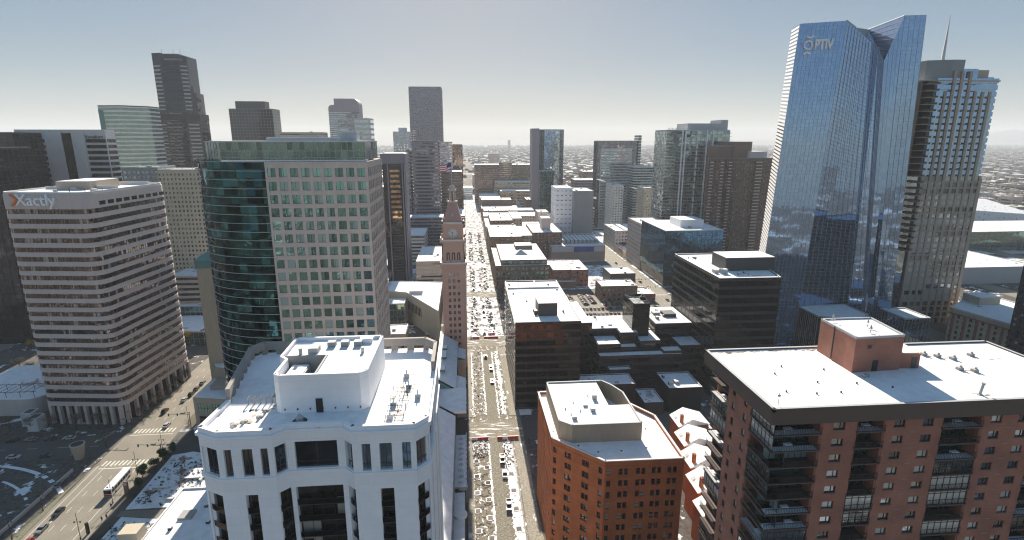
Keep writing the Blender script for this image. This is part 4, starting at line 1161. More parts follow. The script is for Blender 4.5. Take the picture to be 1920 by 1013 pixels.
# ================================================================ CLOCK TOWER
def clock_tower():
    X0, X1, Y0, Y1 = -13.4, -1.2, 283.0, 295.2; cx, cy = (X0 + X1) / 2, (Y0 + Y1) / 2
    F = rect(X0, X1, Y0, Y1)
    B = Bld('clock_tower', 'slender brick campanile with clock faces, arched belfry and pyramid roof beside the mall', 'clock tower', F)
    w = MB(); m = M['bluepink']
    def shaft(h0, z0, z1, pil):
        R_ = rect(cx - h0, cx + h0, cy - h0, cy + h0)
        for O, U, L in edges(R_):
            us = [(L * a - .62, L * a + .62) for a in pil]; u = 0
            for a, b_ in us: w.fbox(O, U, u, a, z0, z1, -.5, 0); u = b_
            w.fbox(O, U, u, L, z0, z1, -.5, 0)
            yield O, U, L, us
    w.box(cx - 5.4, cx + 5.4, cy - 5.4, cy + 5.4, 0, 70, 1)
    wins = []
    for O, U, L, us in shaft(6.1, 0, 57.0, (.3, .5, .7)):
        for a, b_ in us:
            zp = 0
            for j in range(15):
                zt = 54.0 - (14 - j) * 3.55; zb = zt - 1.9
                w.fbox(O, U, a, b_, zp, zb, -.5, -.003); zp = zt
                g = MB(); g.fbox(O, U, a, b_, zb, zt, -.42, -.36, 0); g.fbox(O, U, (a + b_) / 2 - .04, (a + b_) / 2 + .04, zb, zt, -.36, -.3, 1)
                if faces_cam(O, U, L): B.part('window', g, [G['darkwin'], M['white_stone']])
            w.fbox(O, U, a, b_, zp, 57, -.5, -.003)
        w.fbox(O, U, 0, .9, 0, 57, 0, .18); w.fbox(O, U, L - .9, L, 0, 57, 0, .18)
    w.box(cx - 6.7, cx + 6.7, cy - 6.7, cy + 6.7, 57.0, 58.2); w.box(cx - 7.1, cx + 7.1, cy - 7.1, cy + 7.1, 58.2, 58.9)
    # belfry
    for k, (O, U, L) in enumerate(edges(rect(cx - 6.0, cx + 6.0, cy - 6.0, cy + 6.0))):
        cs = [L * .27, L * .5, L * .73]; u = 0
        for c in cs: w.fbox(O, U, u, c - .95, 58.9, 66.6, -.6, 0); u = c + .95
        w.fbox(O, U, u, L, 58.9, 66.6, -.6, 0)
        for c in cs:
            n_ = 8
            for i in range(n_):
                a0, a1 = PI * i / n_, PI * (i + 1) / n_
                h_ = .95 * math.sin((a0 + a1) / 2)
                w.fbox(O, U, c + .95 * math.cos(a1), c + .95 * math.cos(a0), 64.2 + h_, 66.6, -.6, -.004)
            g = MB(); g.fbox(O, U, c - .95, c + .95, 58.9, 60.6, -.5, -.3, 0)
            g.cyl(O[0] + U[0] * c + .3 * U[1] * -1, O[1] + U[1] * c + .3 * U[0], 60.6, 64.0, .16, 6, 0); B.part('belfry_balustrade', g, [M['white_stone']])
        w.fbox(O, U, 0, L, 66.6, 70.2, -.6, 0)
        for i in range(3): w.fbox(O, U, L * (.3 + .2 * i) - .5, L * (.3 + .2 * i) + .5, 67.4, 68.6, .001, .08)
    w.box(cx - 6.9, cx + 6.9, cy - 6.9, cy + 6.9, 70.2, 71.2)
    w.box(cx - 5.3, cx + 5.3, cy - 5.3, cy + 5.3, 71.2, 79.4)
    w.box(cx - 5.9, cx + 5.9, cy - 5.9, cy + 5.9, 79.4, 80.2)
    for sx in (-1, 1):
        for sy in (-1, 1): w.box(cx + sx * 5.4 - .5, cx + sx * 5.4 + .5, cy + sy * 5.4 - .5, cy + sy * 5.4 + .5, 80.2, 81.8); w.box(cx + sx * 6.3 - .5, cx + sx * 6.3 + .5, cy + sy * 6.3 - .5, cy + sy * 6.3 + .5, 71.2, 73.0)
    B.part('wall', w, [m, M['dkbrown']])
    for z, h in ((58.9, 7.1), (71.21, 6.9), (80.2, 5.9)):
        q = MB()
        for O, U, L in edges(rect(cx - h, cx + h, cy - h, cy + h)): q.fbox(O, U, 0, L, z + .02, z + .9, -.3, 0)
        B.part('parapet', q, [M['white_stone']])
    # clock faces
    for O, U, L in edges(rect(cx - 5.3, cx + 5.3, cy - 5.3, cy + 5.3)):
        q = MB(); c = 5.3; zc = 75.3
        def P(u, z, d): return (O[0] + U[0] * u + U[1] * d, O[1] + U[1] * u - U[0] * d, z)
        n_ = 28
        for r0, r1, d, mi in ((0, 2.5, .15, 0), (2.5, 2.85, .25, 1)):
            for i in range(n_):
                a0, a1 = 2 * PI * i / n_, 2 * PI * (i + 1) / n_
                q.add([P(c + r0 * math.cos(a0), zc + r0 * math.sin(a0), d), P(c + r1 * math.cos(a0), zc + r1 * math.sin(a0), d), P(c + r1 * math.cos(a1), zc + r1 * math.sin(a1), d), P(c + r0 * math.cos(a1), zc + r0 * math.sin(a1), d)], [(0, 1, 2, 3)], mi)
        for i in range(12):
            a = 2 * PI * i / 12; q.tube(P(c + 1.7 * math.cos(a), zc + 1.7 * math.sin(a), .2), P(c + 2.35 * math.cos(a), zc + 2.35 * math.sin(a), .2), .13, 4, 2)
        q.tube(P(c, zc, .26), P(c - 1.0, zc + .8, .26), .14, 4, 2); q.tube(P(c, zc, .3), P(c - .5, zc - 1.9, .3), .11, 4, 2)
        if faces_cam(O, U, L): B.part('clock_face', q, [M['white_stone'], M['concrete'], M['black']])
    q = MB(); q.loft(rect(cx - 5.2, cx + 5.2, cy - 5.2, cy + 5.2), 80.25, rect(cx - 2.2, cx + 2.2, cy - 2.2, cy + 2.2), 91.0)
    B.part('pyramid_roof', q, [plain('slate_red', (0.4, 0.25, 0.22), .7, .12, .4)])
    q = MB(); q.box(cx - .5, cx + .5, cy - 4.8, cy - 3.2, 84, 85.6); B.part('dormer', q, [M['ltgrey']])
    q = MB(); q.cyl(cx, cy, 91, 91.6, 3.0, 12); 
    for i in range(12): a = 2 * PI * i / 12; q.cyl(cx + 2.8 * math.cos(a), cy + 2.8 * math.sin(a), 91.6, 92.6, .12, 5)
    for i in range(8): a = 2 * PI * i / 8 + .39; q.cyl(cx + 1.5 * math.cos(a), cy + 1.5 * math.sin(a), 91.6, 97, .34, 6)
    q.cyl(cx, cy, 91.6, 97, .7, 8, 1); q.cyl(cx, cy, 97, 97.7, 2.1, 12); q.cyl(cx, cy, 97.7, 99, 1.7, 12, 0, 1.3); q.cyl(cx, cy, 99, 99.9, 1.3, 12, 0, .4); q.cyl(cx, cy, 99.9, 100.6, .15, 6)
    B.part('lantern', q, [M['pinkstone'], M['black']])
    q = MB(); q.tube((cx, cy, 100.6), (cx, cy, 112), .14, 6); B.part('flagpole', q, [M['ltgrey']])
    q = MB(); n_ = 8
    for s_ in range(7):
        for i in range(n_):
            x0, x1 = cx - .2 - i * .75, cx - .2 - (i + 1) * .75
            dz0, dz1 = -.22 * i + .25 * math.sin(i * 1.1), -.22 * (i + 1) + .25 * math.sin((i + 1) * 1.1)
            y0_, y1_ = cy + .4 * math.sin(i * .9), cy + .4 * math.sin((i + 1) * .9)
            za, zb = 111.4 - s_ * .5, 111.4 - (s_ + 1) * .5
            q.add([(x0, y0_, za + dz0), (x0, y0_, zb + dz0), (x1, y1_, zb + dz1), (x1, y1_, za + dz1)], [(0, 1, 2, 3)], 2 if (i < 3 and s_ < 4) else s_ % 2)
    B.part('flag', q, [M['red'], M['white'], plain('flag_blue', (0.03, 0.05, 0.2), .7, .05)])
clock_tower()

# ================================================================ GLASS-SIDED ARCADE with long sloped snow roof
def arcade():
    F = [(-14.5, 120), (-2.0, 120), (-2.0, 281), (-14.5, 281)]
    B = Bld('shopping_arcade', 'long shopping arcade with blue-shaded sloping snow roof squeezed between white tower and mall', 'shopping arcade', F)
    q = MB()
    for (y0, y1) in ((116, 199), (201, 222), (224, 281)):
        q.add([(-6.2, y0, 0), (-6.2, y1, 0), (-6.2, y1, 15.6), (-6.2, y0, 15.6), (-15, y0, 0), (-15, y1, 0), (-15, y1, 21), (-15, y0, 21)], [(0, 1, 2, 3), (4, 7, 6, 5), (0, 3, 7, 4), (1, 5, 6, 2)], 0)
    B.part('wall', q, [G['tealwin']])
    q = MB()
    for (y0, y1) in ((116, 199), (224, 281)):
        q.prism([(-15.2, y0 - .2), (-14.6, y0 - .2), (-14.6, y1), (-15.2, y1)], 20.8, 22.2)
        q.add([(-6.0, y0 - .2, 15.6), (-6.0, y1, 15.6), (-15, y1, 21.3), (-15, y0 - .2, 21.3), (-6.0, y0 - .2, 15.3), (-6.0, y1, 15.3), (-15, y1, 21.0), (-15, y0 - .2, 21.0)], [(0, 1, 2, 3), (4, 7, 6, 5), (0, 3, 7, 4), (0, 4, 5, 1), (1, 5, 6, 2), (2, 6, 7, 3)])
    q.prism([(-15.2, 201), (-1.6, 201), (-1.6, 222), (-15.2, 222)], 15.5, 16.6)
    B.part('roof', q, [M['snow']])
    for (y0, y1) in ((226, 240), (262, 276)):
        q = MB(); q.add([(-6, y0, 14.6), (-6, y1, 14.6), (-1.8, y1, 13.2), (-1.8, y0, 13.2)], [(0, 3, 2, 1)]); q.box(-6, -1.9, y0 + .3, y1 - .3, 0, 12.8, 1); B.part('annex', q, [M['snow'], M['taupe']])
    q = MB(); q.box(-6, -1.6, 165, 199, 6.5, 7.0, 0); q.box(-5.9, -1.7, 165.1, 198.9, 7.0, 7.15, 1); B.part('terrace', q, [M['concrete'], M['snow']])
    q = MB(); q.box(-6, -2.2, 120, 164, 0, 5.5, 0); q.box(-5.9, -2.4, 120, 164, 5.5, 5.7, 1); q.cyl(-3.8, 152, 5.7, 6.6, 2.2, 14, 1); q.box(-6, -2.4, 128, 138, 5.7, 8.6, 0); q.box(-6, -2.4, 128, 138, 8.6, 8.8, 1); B.part('shopfront', q, [M['dkgrey'], M['snow']])
    for y in range(166, 200, 3): q = MB(); q.cyl(-1.8, y, 0, 8.0, .16, 6); B.part('column', q, [M['ltgrey']])
    for y in range(118, 200, 4): q = MB(); q.tube((-6.0, y, 0), (-6.0, y, 15.2), .14, 5); B.part('column', q, [M['ltgrey']])
    for (y, s_) in ((247, 8), (232, 5), (258, 4)):
        q = MB(); q.box(-13.5, -11.0, y, y + s_, 20.1, 21.2, 0); q.box(-13.4, -11.1, y + .1, y + s_ - .1, 21.2, 21.4, 1); B.part('skylight', q, [M['tealroof'], M['snow']])
arcade()
# cafe tables on the arcade terrace
tb = MB(); tb.cyl(0, 0, 0, .72, .06, 6, 0); tb.cyl(0, 0, .72, .76, .42, 10, 0); tb.cyl(0, 0, .762, .9, .4, 10, 1)
for a in range(4):
    cx_, cy_ = .75 * math.cos(a * PI / 2 + .5), .75 * math.sin(a * PI / 2 + .5)
    tb.box(cx_ - .2, cx_ + .2, cy_ - .2, cy_ + .2, .4, .46, 0)
    tb.box(cx_ - .18, cx_ + .18, cy_ - .18, cy_ + .18, .462, .56, 1)
    for s_ in (-.17, .14): tb.box(cx_ + s_, cx_ + s_ + .03, cy_ - .02, cy_ + .02, 0, .4, 0)
tme = tb.mesh('cafe_table', [M['dkgrey'], M['snow']])
for i in range(9):
    o = link('cafe_table', tme, (-3.9 + .3 * (i % 2), 167.5 + i * 3.5, 7.15), None, i * .4)
    props(o, 'snow-covered cafe table with stools on the arcade terrace above the mall', 'table', 'snowy cafe tables on the terrace')

# ================================================================ OTHER BUILDINGS OF THE LEFT SIDE
def mid(name, label, R5, D, style, wall, gl, fh, bay, hr=.5, wr=.5, zvis=0, rot=0, cat='building', n=5, seed=1, maxn=80, pent=None, par=None, depth=.3, top=1.0, base=0, proud=.25, mullc='ltgrey', noroof=False, snow='snow', mull=None):
    x0, x1, y0, z = R5
    F = rect(x0, x1, y0, y0 + D, rot)
    B = Bld(name, label, cat, F)
    if style == 'punched': B.punched(0, z - 1, fh, bay, wr, hr, M[wall], G[gl], depth, zvis, maxn, top)
    elif style == 'bands': B.bands(0, z - 1, fh, hr, M[wall], G[gl], proud, top, mull if mull is not None else bay, base=base)
    elif style == 'curtain': B.curtain(0, z - 1, fh, bay, G[gl], M[mullc])
    if not noroof:
        B.roof(z - 1, M[par] if par else M[wall], 1.0, snow=snow)
        if n: B.clutter(x0 + 3, x1 - 3, y0 + 3, y0 + D - 3, z - .7, n, seed, 4)
    if pent: B.box('penthouse', x0 + (x1 - x0) * pent[0], x0 + (x1 - x0) * pent[1], y0 + D * pent[2], y0 + D * pent[3], z - .7, z + pent[4], M[pent[5] if len(pent) > 5 else wall])
    B.top = z
    return B
# stone slab with teal cap + curved annex
B = Bld('stone_tower', 'windowless tan stone slab with teal peaked cap left of the teal curved glass', 'building', rect(-122.0, -106.5, 250, 278))
q = MB(); q.box(-122, -106.5, 250, 278, 0, 66.5)
for z in range(12, 66, 6): q.box(-122.03, -106.47, 249.97, 278.03, z, z + .12, 0)
B.part('wall', q, [M['tan']])
q = MB(); q.loft(rect(-122.3, -106.2, 249.7, 278.3), 66.5, rect(-122.3, -106.2, 249.7, 278.3), 70.0, 1); q.loft(rect(-122.8, -105.7, 249.2, 278.8), 70.0, rect(-116, -112, 260, 268), 75.5, 0)
B.part('roof', q, [M['tealroof'], M['tealroof']])
F = [(-121.0, 229.5), (-106, 226.5), (-101, 249), (-121, 252)]
B = Bld('retail_building', 'low tan street-corner building with curved rear drum and snowy terraces below the stone slab', 'building', F)
q = MB(); q.prism(F, 0, 13.0); q.box(-116.5, -103.0, 236, 250, 12.9, 15.4); B.part('wall', q, [M['taupe']])
q = MB(); q.prism(inset(F, .5), 13.003, 13.3); B.part('roof', q, [M['snow']])
q = MB(); q.cyl(-113, 252.2, 0, 20, 7.6, 28, 0); e = B.part('drum', q, [M['tan']])
q = MB(); q.cyl(-113, 252.2, 20.003, 20.3, 7.1, 28, 0); B.part('roof', q, [M['snow']], parent=e)
q = MB(); q.box(-107.5, -102.8, 231, 240, 13.0, 19, 0); q.box(-107.2, -103.1, 231.3, 239.7, 19.003, 19.25, 1); e = B.part('corner_box', q, [M['concrete'], M['snow']])
O, U, L = list(edges(F))[0]
for i in range(2):
    q = MB(); q.fbox(O, U, 2 + i * 6.8, 7.6 + i * 6.8, 6.2, 10.6, .01, .08, 0)
    for k in range(4): q.fbox(O, U, 2 + i * 6.8 + k * 1.4, 2.1 + i * 6.8 + k * 1.4, 6.2, 10.6, .08, .16, 1)
    q.fbox(O, U, 2 + i * 6.8, 7.6 + i * 6.8, 8.3, 8.4, .08, .16, 1)
    B.part('window', q, [G['tealwin'], M['dkgrey']])
    q = MB(); q.fbox(O, U, 2 + i * 6.8, 7.6 + i * 6.8, .3, 4.4, .01, .08, 0); B.part('shop_window', q, [G['dark']])
q = MB(); q.fbox((-107.5, 231), (1, 0), 1.2, 3.4, 14.5, 17.8, .01, .1); B.part('window', q, [G['tealwin']])

mid('office_tower', 'near-black glass office tower at the left frame edge behind the striped tower', (-318, -270, 342, 118.5), 30, 'curtain', 'black', 'slate', 4, 4, mullc='black', n=3)
B = mid('office_tower', 'tallest step of the near-black office tower at the extreme left edge', (-345, -281, 374, 127.5), 24, 'curtain', 'black', 'slate', 4, 4, mullc='black', n=2)
# white striped slab with central dark slot
B = Bld('office_tower', 'white striped office block with dark central slot and lettering at its upper right', 'office tower', rect(-314, -254, 420, 431))
q = MB(); q.box(-314, -254, 420, 431, 0, 129); q.box(-294, -283, 418.5, 420.01, 0, 129); q.box(-276, -268, 418.5, 420.01, 0, 129); B.part('wall', q, [M['white_stone']])
q = MB(); q.box(-283, -276, 419.5, 419.98, 0, 127.5); B.part('glass_slot', q, [G['dark']])
for j in range(24):
    z = 121 - j * 4
    q = MB(); q.box(-311, -294.5, 419.6, 419.95, z, z + 2.3); B.part('window_band', q, [G['dark']])
    q = MB(); q.box(-267.5, -254.4, 419.6, 419.95, z, z + 2.3); B.part('window_band', q, [G['dark']])
    q = MB(); q.box(-254.0, -253.7, 421, 430.5, z, z + 2.3); B.part('window_band', q, [G['dark']])
B.roof(129, M['white_stone'], .8)
me = text_mesh('Vertafore', 3.1, .2); me.materials.append(plain('sign_blue', (0.03, 0.06, 0.14), .5, .02))
o = link('lettering', me, (-267.5 - B.loc[0], 419.2 - B.loc[1], 123.9), B.root); o.rotation_euler = (rad(90), 0, 0)
q = MB()
for k in range(4): q.box(-273.6 + k * 1.2, -272.8 + k * 1.2, 418.9, 419.4, 124, 126.8 - .5 * (k % 2))
B.part('emblem', q, [M['orange']])
B = mid('apartment_tower', 'beige residential tower of small paired windows between striped tower and teal glass', (-212, -176.5, 400, 103), 26, 'punched', 'beige', 'darkwin', 3.15, 2.6, hr=.5, wr=.5, zvis=55, maxn=100)
B = mid('office_building', 'grey blue-topped apartment block immediately left of the beige residential tower', (-236, -212.5, 402, 104.5), 24, 'punched', 'grey', 'win', 3.3, 3.0, hr=.55, wr=.6, zvis=80, maxn=40)
low('long brown low office block below the beige residential tower', -200, -160, 372, 396, 34, 'taupe', style='bands', pane='darkwin', fh=3.6, bay=3, seed=3, hr=.5)
B = low('low glass-walled hall with snow roof glimpsed between striped tower and stone slab', -192, -153, 330, 362, 9, 'ltgrey', style='curtain', pane='greenpale', fh=4, bay=3, seed=5)
low('snow-roofed flat hall further up the left street', -195, -155, 365, 370, 15, 'ltgrey', style='curtain', pane='greenpale', fh=4, bay=3, seed=6)

# pale teal tower and dark tower with two-step setbacks
B = Bld('office_tower', 'pale teal glass office tower with blunt corner beside the tall dark tower', 'office tower', [(-344, 566), (-340, 558), (-318, 554), (-301, 570), (-301, 588), (-344, 588)])
B.bands(0, 153, 3.9, .62, M['white_stone'], G['greenpale'], .06, 1, 0); B.roof(153, M['dkgrey'], 1)
q = MB(); q.prism([(-344.1, 566), (-340.1, 557.8), (-335, 556.9), (-335, 557.2), (-344, 566.3)], 0, 150); B.part('corner_fin', q, [M['tealroof']])
B = Bld('office_tower', 'very tall dark bronze tower with pale window bands along its setback corners', 'skyscraper', rect(-330, -290, 640, 668))
q = MB(); q.prism([(-328, 641), (-318, 638.5), (-318, 662), (-328, 662)], 0, 211.8); q.box(-317.99, -300, 638.5, 662, 0, 211); q.prism([(-299.99, 638.5), (-293.5, 642), (-293.5, 664), (-299.99, 664)], 0, 209); q.prism([(-293.49, 642.5), (-290.5, 645), (-290.5, 664), (-293.49, 664)], 0, 172)
q.prism([(-330, 638), (-328, 636.5), (-300, 636.5), (-288, 643), (-288, 664), (-330, 664)], 0, 150)
B.part('wall', q, [G['slate']])
q = MB()
for j in range(26): q.box(-317.9, -300.1, 638.2, 638.49, 154 + j * 2.1, 154.5 + j * 2.1)
for j in range(36): q.box(-328, -300.1, 636.2, 636.49, 60 + j * 2.4, 60.6 + j * 2.4)
q.prism([(-330.3, 637.6), (-328, 636.1), (-300, 636.1), (-287.7, 642.7), (-287.7, 664), (-330.3, 664)], 143, 149.5)
B.part('spandrel_lines', q, [M['black']])
for z in range(102, 200, 4):
    if 140 < z < 153: continue
    q = MB()
    if z > 150: P_ = [((-328, 641), (.970, -.242), .6, 8), ((-299.99, 638.5), (.88, .474), .6, 7)]
    else: P_ = [((-328, 636.5), (1, 0), .4, 7), ((-300, 636.5), (.879, .476), 2, 12)]
    for O, U, a, b_ in P_: q = MB(); q.fbox(O, U, a, b_, z, z + 1.5, .01, .12); B.part('window_band', q, [M['concrete']])
me = text_mesh('TRANSAMERICA', 2.6, .2); me.materials.append(M['concrete'])
o = link('lettering', me, (-315 - B.loc[0], 637.9 - B.loc[1], 204.5), B.root); o.rotation_euler = (rad(90), 0, 0)
q = MB()
for x in (-322, -310, -303): q.tube((x, 650, 210), (x, 650, 217), .15, 4)
B.part('antenna', q, [M['dkgrey']])
mid('office_tower', 'flat-topped dark green glass tower with rooftop crown between dark tower and curved tower', (-319.5, -262, 800, 164), 30, 'curtain', 'dkgrey', 'slate', 4, 4, mullc='grey', n=0, pent=(.12, .8, .2, .8, 10, 'dkgrey'))
# curved top tower
F = rect(-269, -209.5, 1150, 1190)
B = Bld('office_tower', 'hazy tower with rounded cash-register top left of the big gridded tower', 'skyscraper', F)
q = MB(); pf = []
for a in range(0, 91, 10): pf.append((-221 + 11.5 * math.sin(rad(a)), 190.5 + 11.5 * math.cos(rad(a))))
prof = [(-269, 0), (-209.5, 0)] + [(x, z) for x, z in pf[::-1]] + [(-257.5, 202), (-257.5, 190)] + [(-262 - 7 * math.sin(rad(a)), 183 + 7 * math.cos(rad(a))) for a in range(0, 91, 15)]
n = len(prof)
q.add([(x, 1150, z) for x, z in prof] + [(x, 1190, z) for x, z in prof], [(i, i + n, (i + 1) % n + n, (i + 1) % n) for i in range(n)] + [tuple(range(n)), tuple(range(n, 2 * n))[::-1]])
B.part('wall', q, [M['purplegrey']])
for j in range(22):
    q = MB(); q.box(-268.5, -210, 1149.6, 1149.9, 90 + j * 4, 92.2 + j * 4); B.part('window_band', q, [G['paleblue']])
mid('office_tower', 'white-banded office block in front of the rounded-top tower', (-172.1, -147.4, 900, 155.4), 30, 'bands', 'ltgrey', 'paleblue', 8, 6, hr=.6, n=4, mull=0)
mid('office_building', 'pale rooftop block rising over the beige gridded tower, left of the white-banded block', (-154.9, -141.6, 700, 138.1), 30, 'bands', 'ltgrey', 'paleblue', 5, 6, hr=.5, n=4, mull=0)
mid('office_building', 'low flat tan block on the skyline over the beige gridded tower', (-242.0, -188.3, 760, 132.5), 30, 'bands', 'beige', 'darkwin', 4, 6, hr=.4, n=5, mull=0)
# tall gridded tower
mid('office_tower', 'tallest square tower with fine all-over window grid rising into clear sky', (-98.4, -41.0, 1030, 215), 45, 'punched', 'purplegrey', 'purple', 4, 3.2, wr=.6, hr=.55, n=0, zvis=100)
mid('office_tower', 'small pale tower with rooftop masts left of the tall gridded tower', (-113.1, -88.1, 900, 135.3), 26, 'punched', 'white_stone', 'paleblue', 4, 5, hr=.6, wr=.6, n=0, zvis=60, maxn=60, pent=(.3, .8, .3, .7, 6))
mid('office_tower', 'stepped purple-grey tower with recessed bands in front of the tall gridded tower', (-61.1, -31.0, 650, 121.8), 34, 'bands', 'purplegrey', 'purple', 4, 5, hr=.5, n=2, mull=3, proud=.6)
mid('office_tower', 'lower left wing of banded purple-grey tower, one step down', (-68.5, -64.3, 648, 112.2), 32, 'bands', 'purplegrey', 'purple', 4, 5, hr=.5, n=0, mull=3, proud=.6)
mid('office_tower', 'grey fluted tower immediately right of the stepped purple-grey tower', (-38.7, -19.3, 820, 119.9), 30, 'bands', 'mauve', 'paleblue', 4, 3, hr=.5, n=0, mull=0)
mid('office_tower', 'bronze reflective slab tower left of the far end of the mall', (-20.7, -4.4, 870, 115.7), 40, 'curtain', 'brown', 'bronze', 4, 4, mullc='brown', n=0)
mid('office_building', 'dark brown block under the bronze slab at the far left edge of the mall', (-37.1, -5.6, 760, 80.4), 60, 'bands', 'dkbrown', 'dark', 4, 4, hr=.5, n=2, mull=0)
q = Bld('office_tower', 'slim dark tower with white vertical piers and amber-tinted window column', 'office tower', rect(-70.5, -52.2, 478, 500))
b = MB(); b.box(-70.5, -52.2, 478, 500, 0, 109); q.part('glass_facade', b, [G['dark']])
b = MB(); b.box(-72, -51, 477.3, 500.5, 103, 111.5)
for x in (-66.2, -54.0, -52.1): b.box(x - .5, x + .5, 476.9, 478.2, 0, 109)
b.box(-51.9, -51.2, 478, 500, 0, 110); q.part('pier', b, [M['purplegrey']])
q.roof(111.5, M['purplegrey'], .1)
b = MB(); b.box(-71, -51.8, 477.1, 477.3, 98, 102.7); q.part('attic_band', b, [M['black']])
for j in range(10):
    b = MB(); b.box(-64.6, -56.0, 477.75, 477.95, 96 - j * 4.4, 98.2 - j * 4.4); q.part('window_band', b, [G['amber']])
for j in range(18):
    b = MB(); b.box(-64.6, -56.0, 477.75, 477.95, 51 - j * 2.6, 51.6 - j * 2.6); q.part('spandrel', b, [M['dkgrey']])
# angled white building and neighbours
F = [(-42, 366), (-18.5, 322), (-18.8, 392), (-56, 398), (-56, 372)]
B = Bld('cinema_building', 'pale angled building with sloping snow roof and slatted windows left of the clock tower', 'building', F)
q = MB(); q.prism(F, 0, 20); B.part('wall', q, [M['beige']])
B.roof(20, M['white_stone'], .6, snow='snow')
O, U, L = list(edges(F))[0]
for i in range(10):
    g = MB(); g.fbox(O, U, 1 + i * 2.4, 2.2 + i * 2.4, 9, 15, .01, .12); B.part('window', g, [G['dark']])
q = MB(); q.box(-40, -31, 362, 372, 20.2, 22.5, 0); B.part('rooftop_box', q, [M['white_stone']])
B = low('glass-fronted wing with translucent snow-dusted roof left of the angled pale building', -62, -42.5, 352, 365, 17, 'ltgrey', style='curtain', pane='greenpale', fh=4, bay=2.5, n=2, seed=7)
low('yellow-walled little pavilion with snow roof seen past the beige gridded tower', -52, -38, 312, 330, 10, 'beige', style='punched', n=1, seed=9, pane='tealwin')
low('open-deck parking garage with stair tower and snow on its top level', -42, -14, 440, 505, 26, 'mauve', style='bands', pane='darkwin', hr=.5, fh=3.4, bay=5, n=6, seed=10)
low('pale parking garage with horizontal deck slots beside the slim dark tower', -76, -42.5, 545, 590, 30, 'white_stone', style='bands', pane='darkwin', hr=.45, fh=3.4, bay=5, n=8, seed=12)
low('purple-grey seven-storey block behind the pale parking garage', -66, -26, 600, 626, 40, 'purplegrey', style='bands', pane='dark', hr=.5, fh=3.6, bay=4, n=6, seed=13)
low('narrow pale infill tower left of the purple-grey seven-storey block', -80, -68, 600, 622, 52, 'ltgrey', style='bands', pane='paleblue', hr=.5, fh=3.6, bay=4, n=1, seed=14)
low('glazed lit shop building with snow roof behind the clock tower', -14, -2, 340, 415, 16, 'pinkstone', style='punched', n=5, seed=15, pane='tealwin')
low('narrow brown mall-side block behind the clock tower', -13, -2, 438, 520, 27, 'brown', style='punched', n=5, seed=16)
low('stone-coloured mall-side shop row far behind the clock tower', -24, -2, 545, 626, 24, 'mauve', style='punched', n=6, seed=17)

# ================================================================ RIGHT OF THE MALL
B = low('brown brick retail block with green glazed bays and snowy setback roof by the mall', 23.4, 68.5, 440, 519, 21, 'brown', nm='retail_building', fh=4.1, bay=4.2, wr=.7, hr=.62, pane='tealwin', maxn=60, n=4, seed=18)
q = MB(); q.box(28, 67, 444, 516, 20.4, 24.6, 0); q.box(28.4, 66.6, 444.4, 515.6, 24.602, 24.85, 1); u = B.part('setback_storey', q, [M['brown'], M['snow']])
for i in range(8):
    q = MB(); q.box(29.5 + i * 4.7, 32.7 + i * 4.7, 443.9, 443.98, 21.2, 23.9); B.part('window', q, [G['tealwin']], parent=u)
q = MB(); q.loft(rect(41, 53, 462, 476), 24.9, rect(46.5, 47.5, 468.5, 469.5), 28.5); B.part('skylight', q, [M['white_stone']])
q = MB(); q.box(44, 60, 490, 505, 24.9, 28, 0); q.box(44.2, 59.8, 490.2, 504.8, 28.002, 28.2, 1); B.part('penthouse', q, [M['brown'], M['snow']])
low('red brick two-storey warehouse with twin snow roofs behind the car park', 73, 88.5, 448, 488, 14.5, 'redbrick', nm='warehouse', n=3, seed=19, pane='darkwin')
low('second red brick warehouse bay stepping slightly forward with roof units', 88.7, 103, 446, 486, 14.8, 'redbrick', nm='warehouse', n=5, seed=20)
low('single-storey brick annex with snow roof beside the twin warehouses', 71, 92, 440, 446, 6, 'brown', nm='annex', n=1, seed=21, style='solid')
B = low('plum and brown brick three-storey corner block among parked cars', 103, 131, 398, 431 - 13, 13, 'brown', nm='retail_building', n=6, seed=22, wr=.5)
B = low('single-storey diner with red trim and blue-shaded roof next to the corner block', 131.5, 146, 398, 418, 6, 'redbrick', nm='diner', n=4, seed=23, style='solid')
q = MB(); q.box(133, 143, 397.6, 397.9, 3.2, 4.2); B.part('sign', q, [M['red']])
low('dark-sided shop with blue-shaded roof behind the diner', 121, 143, 441, 466, 12, 'dkgrey', nm='shop', n=4, seed=24, style='solid')
B = low('wide low store with white and blue banner wall and rows of rooftop units', 86, 143, 545, 600, 16, 'taupe', nm='store', n=6, seed=25, style='solid')
q = MB(); q.box(87, 142, 544.6, 544.9, 10, 15.3, 0); q.prism([(110, 544.3), (131, 544.3), (131, 544.59), (110, 544.59)], 10.1, 15.2, 1); B.part('banner', q, [M['white_stone'], plain('banner_blue', (0.03, 0.1, 0.35), .6, .05)])
for i in range(9):
    q = MB(); q.box(101 + i * 4.4, 104.2 + i * 4.4, 560, 592, 15.6, 19.5, 0); q.box(101.1 + i * 4.4, 104.1 + i * 4.4, 560.1, 591.9, 19.502, 19.7, 1); B.part('hvac_unit', q, [M['ltgrey'], M['snow']])
low('brown brick five-storey mall block with arched attic and broken snow roof', 23.4, 56, 545, 626, 27, 'brown', n=8, seed=26, wr=.5, maxn=50)
low('cream light-well wing between two brown brick blocks', 56.2, 68, 556, 620, 26, 'beige', n=2, seed=27, wr=.5, maxn=30)
B = low('dark red brick block topped by a pale brick water-tank house', 68.2, 99, 556, 620, 29, 'dkbrown', n=6, seed=28, wr=.45, maxn=50)
B.box('tank_house', 80, 90, 575, 590, 28, 41, M['pinkstone'])
low('brown ribbed mall block with shadowed front, third block up the mall', 29, 56, 660, 731, 27, 'brown', n=6, seed=29, wr=.4, maxn=40)
